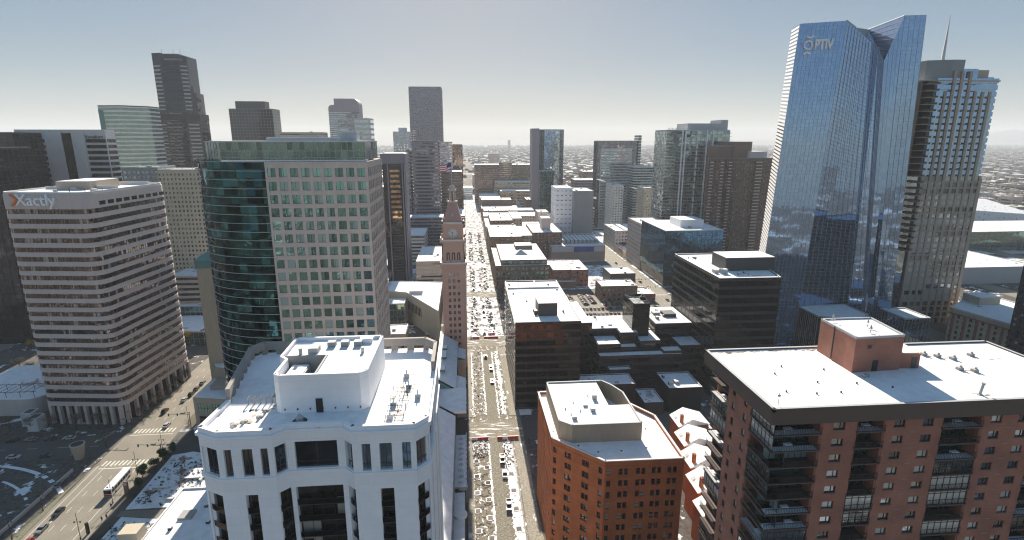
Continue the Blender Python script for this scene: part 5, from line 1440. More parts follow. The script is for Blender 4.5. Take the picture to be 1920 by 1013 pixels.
low('narrow snow-roofed shop row right beside the mall, third block up', 23.4, 28.8, 655, 731, 20, 'pinkstone', n=4, seed=34, maxn=30)
low('cream stair-topped block beside the ribbed brown block', 56.3, 68, 662, 728, 29, 'beige', n=3, seed=35, maxn=30)
low('long grey low block with snowy roof in front of the colonnaded court', 68.2, 118, 660, 700, 19, 'mauve', n=8, seed=36, maxn=40)
low('white colonnaded block with snow roof next to the white slab', 108, 141, 706, 731, 26, 'white_stone', n=5, seed=37, maxn=40, wr=.35, hr=.8)
low('small pale block with square roof house before the colonnaded block', 93, 107, 704, 731, 31, 'pinkstone', n=3, seed=38, maxn=30)
low('broad flat-roofed store with bright snow, fourth block up the mall', 24, 120, 757, 800, 19, 'pinkstone', n=14, seed=39, maxn=50)
low('second broad store with dotted roof units, behind the first', 26, 100, 803, 834, 21, 'mauve', n=14, seed=40, maxn=40)
low('long thin snow-topped row at the fifth block of the mall', 24, 82, 862, 900, 17, 'brown', n=8, seed=41, maxn=30)
low('brown theatre block with plain walls and snow edge', 25, 75, 904, 938, 26, 'brown', n=4, seed=42, style='solid')
low('dark brown pavilion block with big snowy roof, right of the theatre block', 100, 146, 904, 940, 26, 'dkbrown', n=8, seed=43, style='solid')
low('long white-edged concourse building before the wide concrete offices', 62, 162, 985, 1030, 33, 'beige', n=3, seed=44, style='bands', pane='bronze', fh=5, bay=8)
B = Bld('glass_atrium', 'sloping glass atrium wedge between theatre block and dark pavilion', 'atrium', rect(76, 98, 860, 940))
q = MB(); q.loft(rect(82, 99, 862, 940), 0, rect(82, 86, 900, 940), 24); B.part('glass_slope', q, [G['paleblue']])
q = MB()
for i in range(8): q.tube((82 + i * 2.4, 861.5, .5), (82 + i * .55, 899.5, 24.2), .3, 4)
B.part('mullion_grid', q, [M['white_stone']])
mid('courthouse', 'wide brown concrete office complex closing the view at the end of the mall', (17.7, 129.1, 1085, 75.1), 60, 'bands', 'brown', 'bronze', 4, 6, hr=.45, n=10, mull=6)
mid('courthouse', 'raised centre bay of the wide brown concrete complex', (64.8, 90.7, 1080, 79.4), 4.5, 'bands', 'brown', 'bronze', 4, 6, hr=.45, n=0, mull=6)
mid('office_building', 'low podium with white roof edge under the wide brown complex', (55.6, 126.1, 1040, 45.1), 34, 'bands', 'beige', 'bronze', 5, 6, hr=.45, n=3, mull=0)
low('snow-edged brown pavilion right of the mall end', 24, 60, 960, 1040, 24, 'brown', n=5, seed=46, style='solid')
# mirrored four-facet tower
B = Bld('office_tower', 'mirror-glass tower with dark left flank and pale face standing beyond the white slab', 'office tower', [(108.4, 900), (119, 893), (125.5, 903), (127.5, 895), (152.5, 895), (154, 902), (159.7, 898), (160, 930), (108.4, 930)])
B.curtain(0, 138, 4, 3, G['paleblue'], M['grey'], fin=.12, hw=.3, skip=(0, 1)); B.roof(138, M['grey'], 1)
q = MB(); q.prism([(108.2, 899.7), (118.9, 892.6), (118.9, 892.9), (108.2, 929)], 0, 140.5); B.part('dark_flank', q, [M['purplegrey']])
q = Bld('office_building', 'teal glass annex at the foot of the mirror-glass tower', 'building', rect(118, 140, 872, 890)); q.curtain(0, 74, 4, 3, G['teal'], M['grey'], fin=.12); q.roof(74, M['grey'], 1)
# white and grey slab
B = low('white concrete slab tower with scattered slot windows', 101.5, 120.5, 614, 648, 70, 'white', nm='office_tower', cat='office tower', fh=5.2, bay=4.6, wr=.5, hr=.16, n=5, seed=47, maxn=60, depth=.15)
B = low('blank grey slab joined to the right side of the white slotted slab', 120.8, 143, 606, 650, 67, 'grey', nm='office_tower', cat='office tower', n=12, seed=48, style='solid')
low('three-deck parking podium in front of the white slotted slab', 103, 142, 600, 605.5, 19, 'grey', nm='parking_podium', n=3, seed=49, style='bands', pane='darkwin', hr=.45)
# white hotel
mid('hotel', 'tall plain cream slab of the white gridded hotel, right of the grey slab', (175.5, 178.3, 690, 71.3), 40, 'none', 'white_stone', 'win', 4, 4, n=3, seed=50)
B = mid('hotel', 'white gridded hotel with bright sun patches on its square windows', (188.2, 202.1, 692, 66.3), 34, 'punched', 'white_stone', 'win', 3.4, 3.2, wr=.5, hr=.5, n=3, zvis=5, seed=51, maxn=100)
# Hyatt
B = mid('hotel', 'broad hotel slab framed in dark teal glass with pale gridded face', (183.7, 242.5, 760, 121.5), 26, 'curtain', 'grey', 'purple', 4, 4, n=0, mullc='dkgrey')
x0, x1, y0, z = (186.8, 231.8, 758, 111.5)
b = Bld('hotel_face', 'pale gridded face of the teal-framed hotel', 'building', rect(x0, x1, 757.5, 759.9)) if False else None
q = MB(); q.box(x0, x1, 758.5, 759.8, 0, z)
B.part('pale_face', q, [M['ltgrey']])
k = 0
for j in range(26):
    q = MB()
    q.box(x0 + 1.5, x1 - 1.5, 758.3, 758.45, z - 4 - j * 3.8, z - 2.1 - j * 3.8)
    B.part('window_band', q, [G['paleblue']])
me = text_mesh('HYATT REGENCY', 4.6, .2); me.materials.append(M['concrete']); o = link('lettering', me, (x0 - 2 - B.loc[0], 759.3 - B.loc[1], z + 4.0), B.root); o.rotation_euler = (rad(90), 0, 0)
mid('hotel', 'dark fin and pale shaft on the right edge of the broad hotel', (239.7, 243.4, 757, 128.7), 20, 'bands', 'dkgrey', 'paleblue', 4, 4, n=0, mull=0)
mid('apartment_tower', 'teal banded mid-rise below and right of the broad hotel', (217.8, 247.1, 700, 89.4), 30, 'bands', 'ltgrey', 'teal', 3.4, 4, hr=.55, n=4, mull=4)
mid('apartment_tower', 'cream stucco tower with stacked bays between teal mid-rise and glassy residential tower', (212.3, 224.2, 640, 67.1), 26, 'punched', 'beige', 'win', 3.2, 3.2, wr=.5, hr=.5, n=2, zvis=5, maxn=80)
mid('apartment_tower', 'grey-blue flank tower attached left of the cream stucco tower', (201.0, 202.8, 636, 66.3), 26, 'none', 'grey', 'win', 3.4, 4, n=1)
low('small red brick hall at the foot of the cream stucco tower', 172, 208, 590, 610, 12, 'redbrick', nm='hall', n=3, seed=53)
# glassy residential tower
x0, x1, y0, z = (199.2, 263.8, 540, 131.2)
B = Bld('apartment_tower', 'pale green glass residential tower with white vertical fins and tiers of balconies', 'apartment tower', rect(x0, x1, 540, 574))
B.curtain(0, z, 3.3, 4.2, G['residential'], M['ltgrey'], fin=.25, hw=.5)
q = MB()
for px in (.24, .29, .48, .63, .73): q.box(x0 + (x1 - x0) * px, x0 + (x1 - x0) * px + 1.0, 538.9, 540, 0, z + 1)
B.part('fin', q, [M['white']])
for j in range(40):
    zz = z - 2 - j * 3.3
    q = MB(); q.box(x0 - 1.5, x0 + 10, 538.2, 541, zz, zz + .25, 0); q.box(x0 - 1.5, x0 + 10, 538.2, 538.3, zz + .25, zz + 1.2, 1); B.part('balcony', q, [M['ltgrey'], G['paleblue']])
    if j % 2: q = MB(); q.box(x0 + 24, x0 + 34, 538.4, 540, zz, zz + .25, 0); q.box(x0 + 24, x0 + 34, 538.4, 538.5, zz + .25, zz + 1.2, 1); B.part('balcony', q, [M['ltgrey'], G['paleblue']])
    if j < 30: q = MB(); q.box(x1 - 6, x1 + 1.5, 538.6, 545, zz, zz + .3, 0); B.part('balcony', q, [M['ltgrey'], G['paleblue']])
B.roof(z, M['ltgrey'], 1.2)
q = MB(); q.box(x0 + 22, x1 - 2, 543, 572, z, z + 7.5); q.box(x0 + 57, x1 - .5, 545, 570, z, z + 11); B.part('penthouse', q, [M['ltgrey']])
q = MB()
for i in range(18): q.box(x0 + 1 + i * 1.4, x0 + 1.3 + i * 1.4, 540.2, 540.6, z + 1.2, z + 3.2)
B.part('roof_railing', q, [M['ltgrey']])
# brown residential tower
F = [(225.5, 500), (234, 494), (243, 500), (251, 496), (288, 499), (291, 510), (288, 545), (245, 545)]
B = Bld('apartment_tower', 'brown masonry residential tower with saw-tooth balconies and boxy roofline', 'apartment tower', F)
B.punched(0, 105, 2.95, 2.9, .42, .5, M['dkbrown'], G['darkwin'], .35, 45, 100, 1)
B.roof(105, M['dkbrown'], 1.2)
for j in range(33):
    zz = 103 - j * 2.95
    for (x, y, w_) in ((225, 493.2, 3.2), (234.5, 492.2, 3.2), (243.8, 495.2, 3.2)):
        q = MB(); q.box(x, x + w_, y, y + 5, zz - 1.2, zz - 1.0, 0); q.box(x, x + w_, y, y + .15, zz - 1.0, zz, 1); B.part('balcony', q, [M['brown'], M['mauve']])
    q = MB(); q.box(270, 276, 495.0, 498.2, zz - 1.2, zz - 1.0, 0); q.box(270, 276, 494.9, 495.1, zz - 1.0, zz, 1)
    B.part('balcony', q, [M['brown'], M['mauve']])
B.box('penthouse', 238, 266, 508, 530, 105, 117, M['brown']); B.box('penthouse', 252, 270, 506, 540, 105, 121, M['brown']); B.box('penthouse', 266, 284, 503, 530, 105, 112, M['mauve'])
# dark glass corner building and neighbours across the 15th street
B = Bld('office_building', 'dark teal glass corner office with flat snow roof and white penthouse', 'office building', rect(165.5, 216, 437.5, 500))
B.curtain(10, 48.4, 3.9, 3.2, G['navy'], M['dkgrey'], fin=.1); B.roof(48.4, M['white_stone'], .6)
q = MB(); q.box(166.5, 215.5, 438.5, 499.5, 0, 10); B.part('lobby_glass', q, [G['dark']])
B.box('penthouse', 185, 206, 455, 480, 48.8, 55, M['white']); B.clutter(190, 214, 440, 452, 48.8, 4, 55)
low('grey stone office wing with regular square windows along the right-hand street', 166, 190, 500.5, 545, 45, 'pinkstone', nm='office_building', n=5, seed=56, fh=4.0, bay=3.4, maxn=90, depth=.35)
low('white corner block with rounded roof edge and square windows down the right-hand street', 165.5, 197, 590, 640, 24, 'white_stone', nm='office_building', n=6, seed=57, fh=3.9, bay=3.6, maxn=60)
B = low('single-storey restaurant row with red sign and rooftop patio', 165.5, 186, 556, 588, 7.5, 'beige', nm='restaurant', n=8, seed=58, style='solid')
q = MB(); q.box(165.0, 165.4, 560, 572, 5.4, 8.6); q.box(175, 184, 555.5, 555.9, 4.2, 6.8); B.part('sign', q, [M['red']])
low('squat white-roofed building beyond the dark teal corner office', 205, 240, 520, 536, 40, 'ltgrey', nm='office_building', n=4, seed=59, style='bands', pane='tealwin')
# far right buildings behind and below the spire tower
B = Bld('hotel', 'cream cornice hotel with red-brown piers and white roof at the right, below the spire tower', 'hotel', [(296, 296), (302, 262), (345, 292), (345, 330)])
B.punched(0, 22, 3.6, 3.4, .5, .6, M['beige'], G['darkwin'], .3, 0, 100, 2); B.roof(22, M['white_stone'], .9)
q = MB()
for O, U, L in edges(B.foot):
    for i in range(int(L / 6.8)): q.fbox(O, U, 1.6 + i * 6.8, 3.0 + i * 6.8, 0, 20, .3, .6)
    q.fbox(O, U, -.5, L + .5, 19.4, 20.0, .3, 1.2)
B.part('pier', q, [M['redbrick']])
B.box('penthouse', 318, 332, 300, 312, 22, 27, M['beige']); B.clutter(310, 338, 296, 318, 22.3, 6, 61)
B = Bld('apartment_tower', 'dark grey residential tower cut by the right edge of the frame', 'apartment tower', rect(286, 322, 220, 250))
B.punched(0, 67, 3, 3, .55, .5, M['dkgrey'], G['darkwin'], .3, 0, 100, 1); B.roof(67, M['dkgrey'], 1)
low('wide white-vaulted hall roof glimpsed right of the spire tower', 420, 500, 425, 500, 15, 'ltgrey', nm='exhibition_hall', n=2, seed=62, style='solid', snow='snow_worn')
low('long glass-fronted arena building beyond the white-vaulted hall', 520, 760, 560, 640, 22, 'paleconc', nm='arena', n=3, seed=63, style='curtain', pane='greenpale', bay=8, fh=8, snow='snow_worn')
B = Bld('arena_roof', 'white wedge-shaped arena roof against the hazy flat city at right', 'arena', rect(640, 800, 700, 780))
q = MB(); q.add([(640, 700, 0), (800, 700, 0), (800, 780, 0), (640, 780, 0), (640, 700, 32), (800, 700, 20), (800, 780, 34), (640, 780, 40)], [(0, 1, 5, 4), (1, 2, 6, 5), (2, 3, 7, 6), (3, 0, 4, 7), (4, 5, 6, 7)]); B.part('roof', q, [M['snow_worn']])
low('grey windowed campus block among low roofs at far right', 700, 770, 880, 920, 26, 'ltgrey', nm='campus_building', n=4, seed=64, style='bands', pane='paleblue', bay=6)
low('dark-glazed campus block at far right beside the grey one', 800, 900, 930, 970, 30, 'grey', nm='campus_building', n=4, seed=65, style='bands', pane='teal', bay=6)
low('plum brick block low behind the spire tower', 520, 570, 690, 720, 36, 'dkbrown', nm='building', n=2, seed=66, maxn=30)
# hazy landmarks on the plain
mid('apartment_tower', 'hazy square apartment block on the plain beyond the concrete complex', (70.8, 105.1, 1700, 81.7), 40, 'bands', 'mauve', 'paleblue', 4, 8, n=0, mull=0)
B = Bld('domed_capitol', 'small hazy domed building beside the mall end', 'capitol', rect(22, 52, 1500, 1530)); q = MB(); q.box(18, 56, 1500, 1540, 0, 30); q.cyl(37, 1520, 30, 58, 10, 16); q.cyl(37, 1520, 58, 70, 10, 16, 0, 3.5); q.cyl(37, 1520, 70, 80, 2, 8, 0, .5); B.part('dome', q, [M['mauve']])
mid('apartment_tower', 'lone faint tower standing up on the horizon right of the mall', (322.7, 340.6, 4200, 118.9), 30, 'bands', 'mauve', 'paleblue', 6, 8, n=0, mull=0)
low('hazy curved-roof hall left of the mall end', -60, 14, 1190, 1240, 22, 'white_stone', n=5, seed=68, style='bands', pane='paleblue', bay=8, fh=5)
for i, (xa, xb, ya, D_, z, wl_, lb) in enumerate([
    (175, 215, 870, 40, 60, 'purplegrey', 'hazy slate-coloured mid-rise right of the mirror-glass tower'),
    (215, 250, 1000, 40, 66, 'brown', 'hazy brown mid-rise behind the slate-coloured one'),
    (160, 200, 790, 36, 38, 'mauve', 'wide pale low-rise with snow roof right of the teal annex'),
    (150, 178, 745, 12, 30, 'beige', 'tan low block stacked before the wide pale low-rise'),
    (175, 205, 1120, 40, 45, 'mauve', 'faint grey block deeper in the haze right of the mirror tower'),
    (330, 420, 1050, 50, 40, 'brown', 'long brown block in the haze between hotel and glassy tower'),
    (300, 340, 620, 40, 30, 'pinkstone', 'pinkish low block peeking right of the glassy residential tower'),
    (-200, -150, 560, 50, 60, 'mauve', 'pinkish mid-rise behind the beige gridded tower'),
    (-120, -85, 640, 40, 70, 'purplegrey', 'slate mid-rise just behind the slim dark tower'),
    (-20, -2, 655, 70, 34, 'dkbrown', 'dark mall-side block below the brown slab'),
    (-80, -30, 860, 60, 60, 'purplegrey', 'purple-grey filler block at the foot of the tall gridded tower')]):
    low(lb, xa, xb, ya, ya + D_, z, wl_, nm='office_building', n=4, seed=70 + i, style='bands', pane='purple', fh=4, bay=5)

# brick rowhouses with balconies, between rust block and red tower
for i in range(5):
    y = 188 - i * 13.5; x = 82 - i * 3.2
    F = rect(x, x + 12, y, y + 9.5)
    q = Bld('townhouse', ['rowhouse farthest from the viewer in the brick row behind the rust block', 'second rowhouse of the brick row, with snow-filled roof terrace', 'third rowhouse of the brick row, beside the red tower balconies', 'fourth rowhouse of the brick row, half hidden by the rust block corner', 'nearest rowhouse of the brick row at the bottom edge'][i], 'townhouse', F, group='brick rowhouses')
    b = MB(); b.prism(F, 0, 13); q.part('wall', b, [M['rustbrick']])
    b = MB(); b.add([(x - .4, y - .4, 12.8), (x + 5, y - .4, 16), (x + 12.4, y - .4, 13.6), (x - .4, y + 9.9, 12.8), (x + 5, y + 9.9, 16), (x + 12.4, y + 9.9, 13.6)], [(0, 1, 4, 3), (1, 2, 5, 4), (0, 3, 5, 2), (0, 2, 1), (3, 4, 5)]); q.part('roof', b, [M['snow_worn']])
    b = MB(); b.box(x + 1, x + 2, y + 1, y + 2.2, 12.8, 17.2); q.part('chimney', b, [M['rustbrick']])
    for j in range(3):
        b = MB(); b.box(x + 2, x + 3.2, y - .1, y - .02, 2 + j * 3.5, 4 + j * 3.5); q.part('window', b, [G['darkwin']])
        b = MB(); b.box(x + 6.5, x + 7.7, y - .1, y - .02, 2 + j * 3.5, 4 + j * 3.5); q.part('window', b, [G['darkwin']])
        b = MB(); b.box(x + 12, x + 15 + j * .0, y + 1, y + 8.5, 2.6 + j * 3.5, 2.85 + j * 3.5, 0); b.box(x + 12.1, x + 14.9, y + 1.1, y + 8.4, 2.852 + j * 3.5, 3.0 + j * 3.5, 1); b.box(x + 12, x + 15, y + 1, y + 1.08, 3 + j * 3.5, 3.9 + j * 3.5, 0); q.part('balcony', b, [M['concrete'], M['snow']])

# low plaza buildings at the left frame edge
B = Bld('plaza_pavilion', 'low curved concrete pavilion with snowy roof, round wells and steel pergola at left', 'pavilion', [(-236, 246), (-197, 244), (-192, 262), (-200, 284), (-236, 286)])
q = MB(); q.prism(rounded(B.foot, 6), 0, 8); B.part('wall', q, [M['mauve']])
q = MB(); q.prism(inset(rounded(B.foot, 6), .5), 8.002, 8.3); B.part('roof', q, [M['snow']])
for (x, y) in ((-212, 262), (-203, 260)):
    q = MB(); q.cyl(x, y, 8.3, 9.6, 3.2, 20, 0); q.cyl(x, y, 9.602, 9.8, 2.5, 20, 1); B.part('roof_well', q, [M['mauve'], M['snow']])
q = MB()
for i in range(9): q.tube((-222 + i * 2.8, 245.5, 11), (-222 + i * 2.8, 256, 11), .1, 5)
for i in range(5): q.tube((-223 + i * 6, 246.5, 8.2), (-223 + i * 6, 246.5, 11), .12, 5); q.tube((-223 + i * 6, 255, 8.2), (-223 + i * 6, 255, 11), .12, 5)
q.tube((-224, 246.5, 11), (-198, 246.5, 11), .12, 5); q.tube((-224, 255, 11), (-198, 255, 11), .12, 5)
B.part('pergola', q, [M['dkgrey']])
for i, (x, lb) in enumerate(((-190.5, 'square pale air shaft with open louvred top, left of its twin'), (-196.5, 'second square pale air shaft, near the pavilion wall'))):
    F = rect(x, x + 4.4, 229 + i * 5, 234 + i * 5); B = Bld('air_shaft', lb, 'air shaft', F)
    q = MB(); q.prism(F, 0, 6.2); B.part('wall', q, [M['white_stone']]); q = MB(); q.prism(inset(F, .7), 6.202, 6.3); B.part('grille', q, [M['dkgrey']])
# building with blue shaded snow roof beside the white tower, and its tan parapet block
B = Bld('retail_building', 'low flat building with blue-shaded snow roof and tan parapet beside the white tower', 'building', [(-96, 118), (-58, 118), (-70, 196), (-86, 196), (-86, 168), (-96, 168)])
q = MB(); q.prism(B.foot, 0, 9.4); B.part('wall', q, [M['taupe']]); B.roof(9.4, M['white_stone'], .7)
q = MB(); q.box(-101, -95.8, 142, 146.5, 0, 13.6, 0); B.part('corner_block', q, [M['beige']]); q = MB(); q.box(-90, -86, 152, 156, 9.6, 10.4); B.part('roof_hatch', q, [M['concrete']])
for (x, y) in ((-84, 158), (-90, 148), (-80, 150), (-78, 170), (-86, 140), (-82, 180)):
    q = MB(); q.box(x - .5, x + .5, y - .5, y + .5, 9.6, 10.5, 0); q.box(x - .45, x + .45, y - .45, y + .45, 10.5, 10.6, 1); B.part('roof_vent', q, [M['dkgrey'], M['snow']])

for B_, x0, x1, y0, y1, z, n_, sd in ((E_, 121, 150, 240, 251, 59.4, 4, 101), (E_, 120, 150, 272, 290, 59.4, 7, 102)):
    B_.clutter(x0, x1, y0, y1, z, n_, sd, 2.2)
# ================================================================ GARDENS, TREES
def crown_mesh(kind, seed, r, h0, h1, n, leaf, lumps=7):
    rr = random.Random(seed); b = MB()
    cs = []
    for _ in range(lumps):
        a = rr.uniform(0, 2 * PI); k = rr.uniform(0, .62)
        cs.append((r * k * math.cos(a), r * k * math.sin(a), rr.uniform(h0 + (h1 - h0) * .25, h1 - (h1 - h0) * .2), rr.uniform(.35, .62)))
    for _ in range(n):
        c = rr.choice(cs)
        v = Vector((rr.gauss(0, 1), rr.gauss(0, 1), rr.gauss(0, 1))).normalized() * (rr.random() ** .45)
        if kind == 'cone':
            t = rr.random() ** .7; rad_ = r * (1.02 - t); a = rr.uniform(0, 2 * PI); k = rr.random() ** .5
            p = Vector((rad_ * k * math.cos(a), rad_ * k * math.sin(a), h0 + (h1 - h0) * t))
        else:
            p = Vector((c[0], c[1], c[2])) + Vector((v.x * r * c[3], v.y * r * c[3], v.z * (h1 - h0) * c[3] * .55))
        s = leaf * rr.uniform(.6, 1.5)
        u = Vector((rr.gauss(0, 1), rr.gauss(0, 1), rr.gauss(0, 1))).normalized(); w = u.orthogonal().normalized()
        b.add([p - u * s, p - w * s * .6, p + u * s, p + w * s * .6], [(0, 1, 2, 3)])
    return b
def branches(seed, h, spread, depth=4, r0=.16):
    rr = random.Random(seed); b = MB()
    def go(p, d_, L, r, k):
        q = p + d_ * L; b.tube(p, q, r, 5 if k < 2 else 3, 0, r * .65)
        if k >= depth: return
        for _ in range(3 if k else 4):
            nd = (d_ + Vector((rr.gauss(0, 1), rr.gauss(0, 1), rr.gauss(0, .6))) * spread).normalized(); nd.z = abs(nd.z) * .8 + .1
            go(q, nd.normalized(), L * rr.uniform(.6, .8), r * .6, k + 1)
    go(Vector((0, 0, 0)), Vector((0, 0, 1)), h * .34, r0, 0)
    return b
tree_cache = {}
def tree(kind, x, y, h, label, seed=0, z=.13, group=None):
    key = (kind, seed % 3)
    if key not in tree_cache:
        s = seed % 3 + 1
        if kind == 'bare': tree_cache[key] = (branches(s, 1, .5, 5, .022).mesh('trunk', [M['wood']]), crown_mesh('r', s, .42, .35, 1.0, 500, .022).mesh('twigs', [M['twig']]))
        elif kind == 'brown': tree_cache[key] = (branches(s, 1, .45, 4, .022).mesh('trunk', [M['wood']]), crown_mesh('r', s, .4, .3, 1.0, 1400, .03).mesh('crown', [M['leaf_brown']]))
        elif kind == 'yellow': tree_cache[key] = (branches(s, 1, .45, 3, .022).mesh('trunk', [M['wood']]), crown_mesh('r', s, .36, .3, 1.0, 900, .035).mesh('crown', [M['leaf_yellow']]))
        elif kind == 'green': tree_cache[key] = (branches(s, 1, .45, 3, .022).mesh('trunk', [M['wood']]), crown_mesh('r', s, .42, .2, 1.0, 1800, .035).mesh('crown', [M['leaf_green']]))
        else: tree_cache[key] = (branches(s, .6, .2, 1, .03).mesh('trunk', [M['wood']]), crown_mesh('cone', s, .27, .08, 1.0, 1400, .035).mesh('crown', [M['leaf_pine']]))
    root = bpy.data.objects.new({'pine': 'pine_tree', 'bare': 'bare_tree'}.get(kind, 'tree'), None); COL.objects.link(root)
    root.location = (x, y, z); root.scale = (h, h, h); root.rotation_euler = (0, 0, seed * 1.3)
    props(root, label, 'tree', group)
    link('trunk', tree_cache[key][0], (0, 0, 0), root); link('crown', tree_cache[key][1], (0, 0, 0), root)
tree('brown', 27.5, 408, 15, 'rusty-leaved bushy tree at the mall edge past the black offices', 0)
tree('brown', 30, 418, 12, 'smaller rusty-leaved tree behind the bushy one at the mall edge', 1)
tree('green', 246, 250, 16, 'broad dark green tree just over the red tower roof edge', 0)
tree('yellow', -180, 330, 9, 'yellow tree left of its two companions before the glass-walled hall', 0)
tree('yellow', -171, 330, 10, 'yellow-green tree in the middle before the glass-walled hall', 1)
tree('green', -163, 332, 9, 'green tree right of the yellow ones, before the glass-walled hall', 2)
tree('yellow', -30, 306, 7, 'small orange-yellow tree behind the rear screen of the white tower', 2)
tree('yellow', -24, 308, 6.5, 'second orange-yellow tree, nearer the clock tower', 0)
tree('yellow', -262, 330, 7, 'single bright yellow tree by the far left street', 1)
for i in range(9): tree('bare', -252 + i * 6.5, 290 + (i % 3) * 9, 8.5, 'bare street tree in the shaded planted strip at the far left', i, group='bare trees of the left planted strip')
for i in range(7): tree('bare', -216 + i * 9, 229.5, 7.5, 'bare street tree along the kerb in front of the striped tower', i, group='bare kerb trees before the striped tower')
for i in range(6): tree('bare', -147.6 + i * .1, 236 + i * 8, 7, 'bare street tree along the right flank of the striped tower', i, group='bare trees beside the striped tower')
for i, (x, y) in enumerate([(-122.2, 190), (-121.0, 196), (-120.0, 184), (-118.8, 200), (-121.8, 203), (-119.5, 207)]):
    tree('green', x, y, 5.6 - (i % 3) * .6, 'shaggy evergreen at the bus-side snow garden', i, group='evergreens of the snow garden')
for i, (x, y) in enumerate([(-107, 187), (-112, 176), (-103, 181), (-110, 196), (-100, 192)]):
    tree('bare', x, y, 5, 'small bare tree standing in the snow garden beds', i, group='bare trees in the snow garden')
for i in range(14): tree('bare', 24.4, 330 + i * 24, 8, 'bare tree on the right pavement of the upper mall', i, group='bare trees along the upper mall')
for i in range(4): tree('brown', 108 + i * 11, 388 + (i % 2) * 3, 5, 'small half-leaved tree on the car park verge', i, group='verge trees of the car park')

# snow garden of the left foreground
b = MB(); b.prism([(-118, 172), (-97, 172), (-92, 200), (-112, 207), (-119, 205)], .135, .3); struct('garden_snow', b, [M['snow_worn']])
b = MB(); b.prism([(-117, 150), (-98, 146), (-98, 165), (-117, 168)], .135, .3); struct('garden_snow', b, [M['snow_worn']])
b = MB(); b.prism([(-119, 168.5), (-97, 165.5), (-97, 171), (-119, 171.5)], .135, .15); struct('service_road', b, [M['asphalt']])
sh = random.Random(4); q = MB()
for _ in range(420):
    x = sh.uniform(-117, -98); y = sh.choice([sh.uniform(149, 165), sh.uniform(173, 200)]); s = sh.uniform(.15, .5)
    for _k in range(5):
        u = Vector((sh.gauss(0, 1), sh.gauss(0, 1), abs(sh.gauss(0, 1)))).normalized() * s; w = Vector((sh.gauss(0, 1), sh.gauss(0, 1), sh.gauss(0, 1))).normalized() * s * .5
        p = Vector((x + sh.gauss(0, .2), y + sh.gauss(0, .2), .3 + s * .5)); q.add([p - u, p - w, p + u, p + w], [(0, 1, 2, 3)])
single('garden_shrubs', q, [M['leaf_pine']], 'low dark shrubs and grasses poking through the snow garden', 'shrubs', kind='stuff')
for i, (x, y) in enumerate([(-112, 183), (-104, 176), (-104, 188), (-109, 192), (-101, 197)]):
    q = MB(); q.box(x - 3, x + 3, y - .4, y + .4, .3, .9, 0); q.box(x - 2.9, x + 2.9, y - .35, y + .35, .902, 1.05, 1)
    single('garden_wall', q, [M['mauve'], M['snow']], 'low snow-capped seat wall in the snow garden', 'seat wall', group='seat walls in the snow garden')
# plaza at lower left
b = MB()
for k, (r_, w_, yc) in enumerate(((40, 1.3, 150), (52, 1.0, 150), (30, 1.8, 140), (64, 1.6, 146))):
    n_ = 40
    for i in range(n_):
        a0, a1 = rad(40 + 95 * i / n_), rad(40 + 95 * (i + 1) / n_)
        P = lambda a, rr: (-196 + rr * math.cos(a), yc + rr * .9 * math.sin(a), .142 + k * .004)
        if (i * 7 + k * 5) % 13 < 10: b.add([P(a0, r_), P(a1, r_), P(a1, r_ + w_), P(a0, r_ + w_)], [(0, 1, 2, 3)])
struct('plaza_snow', b, [M['snow_worn']])
for i, (x, y) in enumerate([(-173, 187), (-176, 180), (-196, 192), (-190, 171)]):
    q = MB(); q.cyl(x, y, .13, .6, 1.3, 18, 0); q.cyl(x, y, .602, .8, 1.25, 18, 1)
    single('round_bench', q, [M['mauve'], M['snow']], 'round snow-topped stone disc on the dark plaza', 'bench', group='round stone discs on the dark plaza')
q = MB(); q.prism([(-150.5, 150), (-149.9, 150), (-150.9, 197), (-151.5, 197)], .13, 1.3)
single('planter_wall', q, [M['mauve']], 'long low stone wall along the street side of the dark plaza', 'wall')
B = Bld('ventilation_drum', 'flaring round steel ventilation drum at the corner of the dark plaza', 'ventilation drum', rect(-156.6, -152.6, 204, 208))
q = MB(); q.cyl(-154.6, 206, .13, 6.2, 1.6, 24, 0, 2.5); q.cyl(-154.6, 206, 6.2, 6.5, 2.62, 24, 1, 2.62); B.part('shell', q, [M['taupe'], M['ltgrey']])
q = MB(); q.cyl(-154.6, 206, 6.502, 6.55, 2.1, 24); B.part('opening', q, [M['black']])

